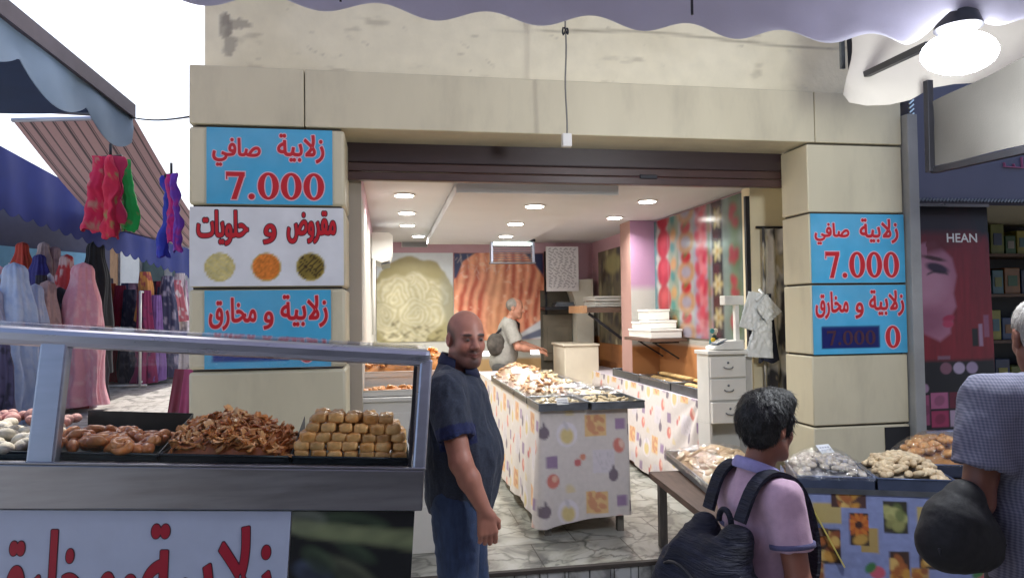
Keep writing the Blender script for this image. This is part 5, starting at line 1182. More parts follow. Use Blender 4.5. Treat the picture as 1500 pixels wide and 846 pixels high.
for k in range(62):
    u, v = r_.uniform(.3, .97), r_.uniform(.03, .9); p = quad_at(Q, u, v); p[2] += .02+.06*v+r_.uniform(0, .015); (sp2 if v > .68 else sp).append((p, (r_.uniform(-.5, .5), r_.uniform(-.5, .5), r_.uniform(0, 6.28)), r_.uniform(.85, 1.15)))
scatter('powdered_sweet', 'pale powdered sweet in the leftmost case tray', 'sweet', 'pale sweets in the leftmost tray', pw_, sp); scatter('pink_sweet', 'dull pink sweet at the back of the leftmost tray', 'sweet', 'pink sweets in the leftmost tray', pk_, sp2)

# ================================================================== MARKET LANE AT THE LEFT
SL = .06
def lane_z(y): return max(0., SL*(y-3.2))
ln = MB(); G = np.array([[(x, y, lane_z(y)+.004) for x in np.linspace(-14, -1.09, 30)] for y in np.linspace(3.25, 24, 40)])
solo('lane_paving', ln.grid(G), M['paving'], kind='structure', origin=(0, 3.2, 0))
def lane(px, py, d): return atD(px, py, d)
M['bluecan'] = mat('blue_canvas', S(16, 36, 112), .75, var=.15, scale=3, bump=.1, bscale=120)
M['tealcan'] = mat('teal_canvas', S(30, 58, 100), .75, var=.15, scale=3, bump=.1, bscale=120)
M['palecan'] = mat('pale_blue_canvas', S(150, 174, 200), .75, var=.08, scale=3)
M['edge'] = mat('dark_edge_tape', S(96, 88, 98), .7, var=.15)
# first awning: pale scalloped valance, blue underside
eA, eB = onZ(-75, -45, 3.2), onZ(190, 168, 3.2); Xe = (eA[0]+eB[0])/2
a1 = thing('market_awning', 'blue awning with a pale scalloped valance at the upper left', 'awning', (Xe, (eA[1]+eB[1])/2, 3.0))
cus = [(onX(28, 84, Xe)), (onX(127, 156, Xe)), (onX(168, 214, Xe))]; ys = np.linspace(eA[1], eB[1], 90); c0y, c1y = cus[0][1], cus[1][1]; pery = c1y-c0y
P = []
for yv in ys:
    ph = (yv-c0y)/pery; lob = abs(math.sin(math.pi*ph))**.8; zb_ = cus[0][2]+(cus[1][2]-cus[0][2])*ph-.13*lob; P.append([(Xe, yv, 3.2-.0), (Xe+.015*math.sin(yv*9), yv, (3.2+zb_)/2), (Xe, yv, zb_)])
P = np.array(P); part('valance', MB().grid(P).grid(P-np.array([.004, 0, 0])), M['palecan'], a1, 180)
C_ = np.array([[(Xe+.0-2.6*t, yv, 3.225+.12*t-.10*math.sin(math.pi*t)) for t in np.linspace(0, 1, 14)] for yv in np.linspace(eA[1], eB[1], 30)])
part('canopy', MB().grid(C_), M['tealcan'], a1, 180)
part('edge_tape', MB().bar((Xe+.01, eA[1], 3.225), (Xe+.01, eB[1], 3.225), .03, .10), M['edge'], a1)
part('cross_bar', MB().tube([(Xe, eB[1], 3.19), (Xe-2.6, eB[1], 3.28)], .02, 8).tube([(Xe-.9, eA[1], 3.2), (Xe-.9, eB[1], 3.2)], .015, 6), M['alu'], a1, 180)
wr0, wr1 = eB+np.array([0, 0, -.02]), onY(278, 171, 4.4)
solo('guy_wire', MB().tube([wr0+(wr1-wr0)*t+np.array([0, 0, -.02*math.sin(math.pi*t)]) for t in np.linspace(0, 1, 12)], .006, 6), M['dark'], 'thin dark wire from the market awning to the shop pillar', 'wire', smooth=180)
# striped awning
A_, B_, Cc, D_ = lane(18, 176, 6.2), lane(196, 172, 6.2), lane(332, 376, 11.), lane(150, 330, 11.)
ns, nt_ = 140, 24; G = np.zeros((nt_, ns, 3)); C = np.zeros((nt_, ns, 3))
for j in range(nt_):
    t = j/(nt_-1)
    for i in range(ns):
        s = i/(ns-1); p = (A_*(1-s)+B_*s)*(1-t)+(D_*(1-s)+Cc*s)*t; p = p+np.array([0, 0, -.12*math.sin(math.pi*t)*(.4+.6*s)]); G[j, i] = p
        f = (s*11) % 1; C[j, i] = S(70, 52, 62) if (.42 < f < .60 or .70 < f < .76) else S(196, 160, 164)
stw = thing('market_awning', 'pink and dark striped awning sloping over the market lane', 'awning', (A_+Cc)/2)
part('canopy', MB().grid(G, C).grid(G+np.array([0, 0, .006]), C), M['cloth'], stw, 180)
part('poles', MB().tube([G[0, 0], G[0, -1]], .02, 8), M['alu'], stw, 180); part('poles', MB().tube([G[-1, 0], G[-1, -1]], .02, 8), M['alu'], stw, 180)
# second blue awning
v0, v1 = lane(-70, 175, 7.4), lane(290, 372, 14.0)
a2 = thing('market_awning', 'deep blue awning with a jagged hem over the dress stalls', 'awning', (v0+v1)/2)
P = []; n = 260
for i in range(n):
    t = i/(n-1); top = v0*(1-t)+v1*t; f = (t*24) % 1; dz = .72-.25*t+.07*abs(math.sin(math.pi*f)); P.append([top, top-np.array([0, 0, dz*.5])+np.array([.02*math.sin(t*60), 0, 0]), top-np.array([0, 0, dz])])
P = np.array(P); part('valance', MB().grid(P).grid(P-np.array([.006, 0, 0])), M['bluecan'], a2, 180)
K = np.array([[v0*(1-t)+v1*t+np.array([-2.2*s, 0, .62*math.sin(s*1.5)]) for s in np.linspace(0, 1, 12)] for t in np.linspace(0, 1, 16)]); part('canopy', MB().grid(K), M['bluecan'], a2, 180)
# backdrop shops of the lane
lb = thing('lane_shop', 'market shop with pale blue fascia and shade-coloured front sheet behind the dresses', 'shop', lane(40, 600, 11))
w0, w1 = lane(-160, 600, 10.6), lane(160, 590, 14.5); dw_ = (w1-w0); dw_[2] = 0; nb_ = np.array([-dw_[1], dw_[0], 0]); nb_ /= np.linalg.norm(nb_)
w0[2] = 0; w1[2] = 0
part('wall', MB().slab([w0, w1, w1+np.array([0, 0, 4.0]), w0+np.array([0, 0, 4.0])], nb_*.3), mat('lane_wall', S(84, 84, 104), .8, var=.1, dirt=.2), lb)
q = lambda t, z: w0*(1-t)+w1*t+np.array([0, 0, z])-nb_*.01
part('shade_front_sheet', MB().slab([q(.02, .5), q(.86, .5), q(.86, 2.30), q(.02, 2.30)], -nb_*.02), mat('painted_interior_shade', S(46, 46, 58), .8, var=.3, scale=2), lb)  # dark sheet painted for the shade of an open front, no real opening
part('fascia_board', MB().slab([q(.1, 2.45), q(.9, 2.45), q(.9, 2.95), q(.1, 2.95)], -nb_*.04), mat('pale_blue_board', S(120, 178, 210), .5, var=.1), lb)
fb_ = thing('lane_shop', 'far white market shop with a wooden door panel at the end of the lane', 'shop', lane(220, 560, 18)); 
f0, f1 = lane(96, 500, 17.5), lane(300, 500, 17.5); f0[2] = f1[2] = .5
part('wall', MB().slab([f0, f1, f1+np.array([0, 0, 3.2]), f0+np.array([0, 0, 3.2])], (0, .3, 0)), mat('far_wall', S(214, 212, 214), .8, var=.06), fb_)
def fpan(pxa, pxb, pya, pyb, nm, m): a, b = lane(pxa, pyb, 17.38), lane(pxb, pya, 17.38); part(nm, MB().slab([a, (b[0], b[1], a[2]), b, (a[0], a[1], b[2])], (0, .05, 0)), m, fb_)
fpan(148, 172, 352, 470, 'wooden_panel', M['wood_l']); fpan(176, 204, 356, 450, 'white_panel', M['white_pl']); fpan(208, 240, 345, 560, 'doorway', mat('far_door', S(70, 84, 84), .6, var=.3, scale=3)); fpan(252, 268, 352, 560, 'window', mat('far_glass', S(96, 110, 112), .3, var=.3))
# hanging dresses and cloths
def cloth_m(name, c): return mat(name, c, .8, var=.22, scale=7, bump=.1, bscale=60, sheen=.2)
def garment(px, y0, y1, wpx, d, c, label, seed, head=True, name='hanging_dress', cat='dress', group='dresses and veils hung along the lane', fold=5, pat=None, top=.22):
    p = lane(px, y0, d); h = (y1-y0)*d/FPX; wd = wpx*d/FPX; t = thing(name, label, cat, (p[0], p[1], p[2]-h), 0, group)
    G = drape((p[0], p[1], p[2]), wd*1.0, h, wd*.7, fold, seed, top, 1.0, 64, 44, .75, head); C = np.ones_like(G)*c; k = .8*np.clip((fbm(G*np.array([17, 17, 12])+seed, 2)-.54)*9, 0, 1)[..., None]
    pc = pat if pat is not None else c*.72; C = C*(1-k)+pc*k; G[..., :2] += ((fbm(G*np.array([5, 5, 2.2])+seed*3, 2)-.5)*.13*np.linspace(.2, 1, 44)[:, None])[..., None]; part('drape', MB().grid(G, C, wrap=True), M['cloth'], t, 180)
    pass
    return t
GD = [(-14, 420, 640, 60, 8.8, S(206, 200, 216), 'white dress cut by the left photo edge', None), (22, 384, 618, 66, 9.0, S(196, 206, 230), 'long pale blue white dress at the far left', S(170, 186, 220)), (52, 415, 606, 44, 9.3, S(190, 200, 226), 'second pale blue dress, right of the longest white one', S(214, 216, 230)),
      (70, 410, 600, 46, 9.5, S(206, 168, 160), 'dusty pink patterned dress between pale blue and black', S(160, 130, 128)), (88, 420, 585, 40, 9.9, S(40, 38, 46), 'black lace dress left of the pink veil', S(120, 116, 122)), (122, 384, 592, 58, 9.7, S(232, 158, 170), 'tall salmon pink veil dress in front', S(240, 186, 192)),
      (140, 352, 545, 46, 10.6, S(22, 22, 28), 'tall black robe behind the pink veil dress', None), (98, 372, 500, 34, 10.2, S(196, 56, 60), 'bright red veil above the black lace dress', S(220, 200, 200)), (32, 354, 470, 34, 10.4, S(196, 66, 48), 'orange red veil at the upper left', S(190, 90, 50)),
      (58, 372, 470, 34, 10.3, S(56, 52, 132), 'indigo veil between the red and beige ones', None), (64, 354, 460, 32, 10.8, S(204, 180, 178), 'beige veil at the back of the row', None), (80, 360, 470, 30, 10.9, S(196, 164, 166), 'dull rose veil at the back of the row', None), (5, 500, 640, 34, 8.5, S(90, 80, 110), 'dark purple patterned skirt at the lower left', S(40, 36, 50))]
for i, (px, a, b, wd, d, c, lb_, pt) in enumerate(GD): garment(px, a, b, wd, d, c, lb_, i, pat=pt)
GR = [(163, 415, 560, 26, 12.4, S(176, 72, 40), 'orange robe hanging on the far rack', None), (176, 418, 562, 26, 12.3, S(150, 30, 62), 'crimson robe hanging on the far rack', None), (190, 424, 560, 30, 12.2, S(40, 44, 70), 'navy robe on the far rack', S(90, 90, 110)), (212, 398, 470, 26, 12.0, S(220, 150, 80), 'golden scarf on a stand above the robes', S(160, 40, 80)),
      (212, 425, 560, 30, 11.9, S(140, 40, 90), 'plum robe under the golden scarf', S(60, 40, 80)), (229, 432, 556, 24, 12.0, S(140, 100, 170), 'lilac robe on the far rack', None), (246, 404, 552, 30, 12.2, S(60, 60, 92), 'blue black spotted robe near the pillar', S(170, 160, 180)), (258, 410, 470, 26, 12.5, S(200, 110, 120), 'rose striped scarf near the pillar', S(230, 220, 220)),
      (264, 400, 550, 26, 12.7, S(206, 196, 198), 'white and grey robe nearest the pillar', S(120, 110, 120)), (203, 440, 558, 22, 12.6, S(30, 32, 48), 'black robe between navy and plum', S(150, 150, 160)), (238, 420, 540, 22, 12.6, S(46, 60, 96), 'steel blue robe behind the lilac one', None)]
for i, (px, a, b, wd, d, c, lb_, pt) in enumerate(GR): garment(px, a, b, wd, d, c, lb_, i+40, head=False, name='hanging_robe', cat='robe', group='robes on the far racks', pat=pt, top=.5)
for px0, px1, d, lb_ in ((205, 222, 11.6, 'white tube clothes rack in the middle of the lane'), (130, 149, 10.6, 'white tube clothes rack beside the pink dress')):
    a, b = lane(px0, 575, d), lane(px1, 568, d+.9); z0 = lane_z(a[1]); z1 = lane_z(b[1]); t = thing('clothes_rack', lb_, 'clothes rack', (a+b)/2)
    part('upright', MB().tube([(a[0], a[1], z0), (a[0], a[1], z0+1.55)], .022, 8), M['white_pl'], t, 180); part('upright', MB().tube([(b[0], b[1], z1), (b[0], b[1], z0+1.55)], .022, 8), M['white_pl'], t, 180)
    part('crossbar', MB().tube([(a[0], a[1], z0+1.55), (b[0], b[1], z0+1.55)], .02, 8), M['white_pl'], t, 180); part('crossbar', MB().tube([(a[0], a[1], z0+.08), (b[0], b[1], z1+.05)], .02, 8), M['white_pl'], t, 180)
    part('foot', MB().tube([(a[0]-.5, a[1]+.1, z0+.03), (a[0]+.1, a[1], z0+.03)], .02, 8), M['white_pl'], t, 180)
rg = random.Random(33)
for k in range(22):
    px = rg.uniform(-20, 150); d = 10.9+rg.uniform(0, .5)+px*.006; c = [S(60, 50, 70), S(150, 60, 80), S(190, 186, 200), S(40, 46, 80), S(120, 90, 120), S(196, 150, 160), S(90, 30, 50)][k % 7]
    garment(px, 395+rg.uniform(-10, 25), 560+rg.uniform(-20, 15), 30, d, c, 'garment crowded into the back row of the lane stall', 100+k, head=k % 2 == 0, name='hanging_garment', cat='garment', group='garments in the back row of the lane stall', pat=c*1.8, top=.5)
for k in range(14):
    px = -8+k*11.5+rg.uniform(-3, 3); d = 9.4+rg.uniform(0, .6)+.004*px; c = [S(214, 210, 222), S(190, 200, 224), S(206, 176, 180), S(226, 216, 216), S(150, 50, 60), S(196, 190, 206), S(60, 54, 66)][k % 7]
    garment(px, 392+rg.uniform(0, 40), 596+rg.uniform(-14, 10), 24, d, c, 'narrow patterned veil hung between the wider dresses of the lane', 170+k, head=k % 3 > 0, name='hanging_veil', cat='veil', group='narrow veils hung in the front row of the lane', pat=c*.6, top=.6)
for k in range(9):
    px = 156+k*14+rg.uniform(-4, 4); c = [S(60, 40, 60), S(130, 40, 60), S(60, 66, 96), S(160, 130, 150), S(30, 30, 40)][k % 5]
    garment(px, 415+rg.uniform(-8, 15), 556, 24, 13.2, c, 'garment crowded behind the far racks', 140+k, head=False, name='hanging_garment', cat='garment', group='garments behind the far racks', pat=c*1.9, top=.55)
# bright bunches of scarves
def bunch(px, y0, y1, wpx, d, cols, label, seed):
    p = lane(px, y0, d); h = (y1-y0)*d/FPX; t = thing('scarf_bunch', label, 'scarves', (p[0], p[1], p[2]-h)); r_ = random.Random(seed); wd = wpx*d/FPX
    part('hook', MB().tube([p+np.array([-wd*.35, 0, .0]), p+np.array([wd*.35, 0, .02])], .018, 6).tube([p, p+np.array([0, 0, .12])], .012, 6), M['dark'], t, 180)
    for k, c in enumerate(cols):
        x = p[0]+wd*(-.4+.8*k/max(1, len(cols)-1)); G = drape((x, p[1]+r_.uniform(-.08, .08), p[2]+.01), wd*.55, h*r_.uniform(.7, 1), wd*.35, 3+k % 2, seed+k, .45, 1.0, 28, 26, .4); G[..., 0] += .012*np.sin(np.linspace(0, 5, 26)+k*2)[:, None]; G *= 1+.0*k; G[..., :2] += (fbm(G*9+seed, 3)-.5)[..., None]*.09
        C = np.ones_like(G)*c; kk = .6*np.clip((fbm(G*22+seed+k, 3)-.6)*9, 0, 1)[..., None]; C = C*(1-kk)+np.array(cols[(k+2) % len(cols)])*kk; part('scarf', MB().grid(G, C, wrap=True), M['cloth'], t, 180)
bunch(162, 232, 358, 44, 6.0, [S(214, 30, 84), S(206, 40, 96), S(176, 166, 140), S(220, 36, 80), S(200, 40, 90), S(40, 190, 90)], 'bunch of red, beige and green scarves under the striped awning', 3)
bunch(251, 258, 384, 26, 6.4, [S(46, 60, 190), S(210, 40, 130), S(120, 60, 190)], 'bunch of blue and magenta scarves beside the left pillar', 6)
# magenta draped stall by the pillar
m0 = lane(214, 640, 5.6); m1 = lane(290, 640, 5.6); m2 = lane(256, 540, 5.7); 
G = np.zeros((30, 70, 3)); C = np.zeros((30, 70, 3))
for j in range(30):
    t = j/29
    for i in range(70):
        s = i/69; l = m2*(1-t)+(m0-np.array([.0, 0, .3]))*t; rgt = np.array([m1[0], m1[1]-.1, 0]); x = l[0]*(1-s)+rgt[0]*s; G[j, i] = (x, l[1]-.10*s+.03*math.sin(s*26+t*3)*t, m2[2]+(.0-m2[2])*t*1.0); C[j, i] = S(122, 20, 52) if s < .40-.1*t else S(176, 66, 112)
n = fbm(G*16, 3)[..., None]; C *= .7+.6*n
mg = thing('draped_stall', 'stall draped in crimson and magenta cloth beside the left pillar', 'stall', (m1[0], m1[1], 0))
part('cloth', MB().grid(G, C), M['cloth'], mg, 180); part('table', MB().box((m2[0]+.03, m0[1]+.06, .02), (-1.12, m0[1]+.7, m2[2]-.02)), M['wood'], mg)
# ================================================================== RIGHT STALL IN THE STREET
ZS = .80
sa, sb_ = onZ(1172, 716, ZS), onZ(1560, 730, ZS); se = sb_-sa; SW = np.linalg.norm(se); se /= SW; sn = np.array([-se[1], se[0], 0])
sp_ = lambda s, b, z: sa+se*s+sn*b+np.array([0, 0, z-ZS])
st = thing('street_table', 'street table under a sunflower print cloth at the right', 'table', sp_(SW/2, .3, 0), math.atan2(se[1], se[0]))
def sbox(s0, s1, b0, b1, z0, z1): return MB().hexa([sp_(s0, b0, z0), sp_(s1, b0, z0), sp_(s1, b1, z0), sp_(s0, b1, z0), sp_(s0, b0, z1), sp_(s1, b0, z1), sp_(s1, b1, z1), sp_(s0, b1, z1)])
part('tabletop', sbox(.012, SW, .012, .60, ZS-.035, ZS-.004), M['wood'], st)
for s in (.04, SW-.1):
    for b in (.04, .52): part('leg', sbox(s, s+.045, b, b+.045, 0, ZS-.036), M['leg'], st)
FT, FTH = .47, .46
def flower_tile(u, v):
    x = np.mod(u, FT); y = np.mod(v, FTH); img = np.zeros(u.shape+(3,)); img[:] = S(136, 148, 196); a = n2(u, v, 40, 2, 4); img *= (.8+.4*a)[..., None]
    def sqr(cx, cy, w_, h_, c, kind, seed):
        m = rect(x, y, cx-w_/2, cy-h_/2, cx+w_/2, cy+h_/2, .004); fill(img, m, c)
        if kind == 'sun':
            for k in range(14):
                an = k*2*math.pi/14; fill(img, ell(x, y, cx+.034*math.cos(an), cy+.02+.034*math.sin(an), .026, .010, an, .006)*m, [S(206, 120, 40), S(190, 96, 34)][k % 2])
            fill(img, ell(x, y, cx, cy+.02, .018, .018, 0, .006)*m, S(60, 26, 20)); fill(img, ell(x, y, cx+.005, cy-.05, .036, .024, .4, .01)*m, S(190, 150, 70))
        if kind == 'rose':
            r_ = random.Random(seed)
            for k in range(18): fill(img, ell(x, y, cx+r_.uniform(-.04, .04), cy+r_.uniform(-.06, .06), r_.uniform(.015, .035), r_.uniform(.01, .03), r_.uniform(0, 3), .008)*m, [S(206, 150, 60), S(170, 96, 44), S(226, 190, 110), S(140, 70, 40)][k % 4], .85)
        if kind == 'pale':
            r_ = random.Random(seed)
            for k in range(12): fill(img, ell(x, y, cx+r_.uniform(-.04, .04), cy+r_.uniform(-.05, .05), .03, .022, k, .01)*m, [S(186, 186, 120), S(150, 150, 90), S(96, 110, 60)][k % 3], .8)
    B = FTH
    sqr(.10, B-.10, .13, .10, S(190, 170, 110), '', 0); sqr(.20, B-.035, .16, .07, S(70, 40, 40), 'rose', 5); sqr(.245, B-.17, .085, .155, S(44, 24, 22), 'sun', 1); sqr(.29, B-.22, .08, .12, S(176, 150, 90), '', 0)
    sqr(.245, B-.17, .085, .155, S(44, 24, 22), 'sun', 1); sqr(.10, B-.26, .12, .17, S(52, 34, 26), 'rose', 2); sqr(.41, B-.105, .11, .15, S(44, 40, 26), 'pale', 3); sqr(.42, B-.35, .09, .17, S(60, 36, 26), 'rose', 7)
    fill(img, ell(x, y, .32, B-.37, .035, .03, 0, .01), S(206, 90, 110)); fill(img, ell(x, y, .29, B-.35, .03, .02, .8, .01), S(60, 120, 70)); sqr(.03, B-.40, .10, .12, S(186, 150, 90), 'rose', 9)
    return img*.72
pth = [sp_(0, .58, 0)[:2], sp_(0, 0, 0)[:2], sp_(SW, 0, 0)[:2]]
tag(solo('flower_tablecloth', cloth_mesh(pth, ZS+.002, lambda s: .10+.02*math.sin(s*6), lambda u, v: flower_tile(u-.60, v+.012), .012, .0075, 1.4, top=False), M['cloth'], smooth=180), 'blue cloth printed with sunflower squares on the street table', 'tablecloth')
solo('table_edge_strip', sbox(-.004, SW, -.012, .0, ZS-.014, ZS+.012), M['galv'], 'pale metal strip along the front edge of the street table', 'edge strip')
solo('cloth_tape', MB().bar(sp_(.02, -.012, ZS-.02), sp_(.19, -.03, ZS-.36), .018, .006), mat('yellow_ribbon', S(190, 176, 90), .5), 'yellow ribbon hanging slanted over the flower cloth', 'ribbon')
zs_ = ZS+.006
def stq(pa, pb, back, b0=-.01):
    def f(px):
        r = ray(px, 713); p0 = sp_(0, b0, zs_); t = np.dot(p0-CAM, sn)/np.dot(r, sn); return np.dot(CAM+r*t-sa, se)
    a, b = f(pa), f(pb); return [sp_(a, b0, zs_), sp_(b, b0, zs_), sp_(b, back, zs_), sp_(a, back, zs_)]
M['blutray'] = mat('blue_grey_tray', S(88, 100, 128), .38, .75, var=.2, scale=10, dirt=.2)
SQ = [stq(1168, 1282, .34), stq(1286, 1400, .34), stq(1330, 1470, .66, .36)]
SLB = ['front left tray of wrapped grey sweets on the street table', 'front right tray of bare cornet sweets on the street table', 'back tray of golden wrapped pastries on the street table']
cor = protos([lump((.031, .018, .015), .14, k+120, col=(S(190, 166, 132), S(222, 204, 170))) for k in range(4)], 'biscuit'); gry = protos([lump((.026, .018, .014), .14, k+130, col=(S(160, 150, 140), S(206, 194, 174))) for k in range(4)], 'biscuit')
gld = protos([lump((.03, .02, .018), .15, k+140, col=(S(190, 130, 70), S(220, 176, 120))) for k in range(3)], 'pastry')
for i, (Q, lb_) in enumerate(zip(SQ, SLB)):
    tray('pastry_tray', lb_, Q, .062, 'trays on the street table', 'blutray'); hh_ = (.095, .10, .14)[i]; hf = dome(hh_, 2.6, .45); Qi = [quad_at(Q, .03, .03), quad_at(Q, .97, .03), quad_at(Q, .97, .97), quad_at(Q, .03, .97)]; Qi = [p+np.array([0, 0, .012]) for p in Qi]
    heap(Qi, lambda u, v: .028+hf(u, v)*.95, (150, 200, 80)[i], (gry, cor, gld)[i], ('grey sweet under wrap in the front left street tray', 'pale cornet shaped sweet in the front right street tray', 'golden pastry in the back street tray')[i], ('grey sweets on the street table', 'cornet sweets on the street table', 'golden pastries on the street table')[i], 200+i, name=('grey_sweet', 'cornet_sweet', 'golden_pastry')[i], cat='sweet', s=(.9, 1.2))
    tag(solo('sweet_bed', mound(Qi, lambda u, v: .012+hf(u, v)*.72, 22, 22, (S(150, 146, 146), S(186, 174, 156), S(196, 140, 80))[i], .01, 40, i), M['biscuit'], smooth=180), 'bed of sweets filling the ' + lb_.replace(' on the street table', ''), 'sweets', kind='stuff')
    if i != 1: tag(solo('plastic_wrap', wrap_sheet(Q, lambda u, v: .05+hf(u, v), .03, seed=60+i, cr=.010), M['film'], smooth=180), 'crinkled wrap over the ' + lb_.replace(' on the street table', ''), 'plastic wrap')
price_tag('price tag on the grey wrapped sweets of the street table', quad_at(SQ[0], .5, .42)+np.array([0, 0, .152]), .2, .7)
# plank table with a tilted cookie tray, between shop and boy
pk0, pk1 = onZ(950, 690, .62), onZ(1036, 757, .62); pe = pk1-pk0; PL = np.linalg.norm(pe); pe /= PL; pn = np.array([-pe[1], pe[0], 0])
pk = lambda s, b, z: pk0+pe*s+pn*b+np.array([0, 0, z-.62])
pt_ = thing('plank_table', 'brown plank table corner behind the boy', 'table', pk(.5, .3, 0), math.atan2(pe[1], pe[0]))
def pbox(s0, s1, b0, b1, z0, z1): return MB().hexa([pk(s0, b0, z0), pk(s1, b0, z0), pk(s1, b1, z0), pk(s0, b1, z0), pk(s0, b0, z1), pk(s1, b0, z1), pk(s1, b1, z1), pk(s0, b1, z1)])
part('plank', pbox(0, PL+.25, 0, .22, .578, .62), M['wood'], pt_, bev=.004); part('plank', pbox(.0, PL+.25, .225, .62, .578, .617), M['wood'], pt_, bev=.004)
for s in (.06, PL+.1):
    for b in (.04, .5): part('leg', pbox(s, s+.05, b, b+.05, 0 if s > .5 else .151, .577), M['leg'], pt_)
T0, T1 = onZ(976, 672, .635), onZ(1042, 728, .635); te = T1-T0; tl = np.linalg.norm(te); te /= tl; tn = np.array([-te[1], te[0], 0])
Q = [T0, T0+te*(tl+.1), T0+te*(tl+.1)+tn*.5, T0+tn*.5]; Q = [np.array([p[0], p[1], .632]) for p in Q]
tray('cookie_tray', 'metal tray of wrapped pale cookies on the brown plank', Q, .06)
hf = dome(.12, 2.4); ck = protos([lump((.036, .032, .012), .1, k+150, col=(S(206, 164, 112), S(226, 198, 152))) for k in range(4)], 'biscuit'); Qi = [quad_at(Q, .03, .03), quad_at(Q, .97, .03), quad_at(Q, .97, .97), quad_at(Q, .03, .97)]; Qi = [p+np.array([0, 0, .01]) for p in Qi]
heap(Qi, lambda u, v: .02+hf(u, v), 110, ck, 'round pale cookie under wrap on the plank table', 'cookies on the plank table', 300, name='round_cookie', cat='cookie')
tag(solo('cookie_bed', mound(Qi, lambda u, v: .015+hf(u, v)*.85, 22, 22, S(206, 166, 116), .01, 40), M['biscuit'], smooth=180), 'bed of round cookies filling the plank table tray', 'cookies', kind='stuff')
tag(solo('plastic_wrap', wrap_sheet(Q, lambda u, v: .05+hf(u, v), .022, seed=75, cr=.008), M['film'], smooth=180), 'crinkled wrap over the round cookies on the plank', 'plastic wrap')
price_tag('price tag on the wrapped round cookies behind the boy', onY(1078, 668, T0[1]-.05), .2, .7)

# ================================================================== NEXT SHOP AT THE RIGHT
ns_ = thing('neighbour_shop', 'dim beauty shop with a grey blue signboard at the right', 'shop', (4.6, 4.5, 0))
M['bluegrey'] = mat('signboard_blue_grey', S(92, 94, 116), .6, var=.1, scale=2)
g0, g1 = onY(1331, 292, 4.2), onY(1560, 160, 4.2)
part('signboard', MB().box((3.42, 4.2, g0[2]), (7.5, 4.4, 3.4)), M['bluegrey'], ns_)
tw = MB()
for k in range(22): z = g0[2]+.02+k*(3.05-g0[2])/22; tw.bar((3.412, 4.185, z), (3.445, 4.185, z+.028), .010, .010)
part('twisted_trim', tw, mat('silver_trim', S(214, 220, 224), .15, .9, var=.1), ns_)
tw = MB()
for k in range(74): x_ = 3.46+k*.026; tw.bar((x_, 4.185, g0[2]-.012), (x_+.020, 4.185, g0[2]+.008), .010, .010)
part('twisted_trim', tw, M['galv'], ns_)
part('pink_writing', None or (lambda mb: [mb.bar(onY(a, b, 4.194), onY(c, d, 4.194), .004, .02, up=(0, 1, 0)) for a, b, c, d in ((1394, 243, 1420, 243), (1402, 234, 1403, 243), (1412, 236, 1414, 243), (1470, 238, 1472, 244), (1470, 244, 1500, 246), (1484, 240, 1486, 245), (1496, 230, 1497, 245))] and mb)(MB()), mat('pink_marks', S(186, 110, 150), .5), ns_)
part('back_wall', MB().box((3.42, 6.6, 0), (7.5, 6.75, 3.4)), mat('dim_wall', S(70, 66, 66), .8, var=.15), ns_); part('side_wall', MB().box((3.30, 4.47, 0), (3.415, 6.6, 3.4)), M['plaster'], ns_); part('side_wall', MB().box((7.2, 4.41, 0), (7.5, 6.59, 3.4)), M['clad'], ns_)
part('ceiling', MB().box((3.42, 4.41, g0[2]+.02), (7.19, 6.59, g0[2]+.12)), M['clad'], ns_)
part('threshold', MB().box((3.42, 4.2, .001), (7.19, 6.59, .15)), M['joint'], ns_); part('upper_wall', MB().box((3.6, 4.25, 3.401), (7.5, 4.5, 4.97)), M['plaster'], ns_)
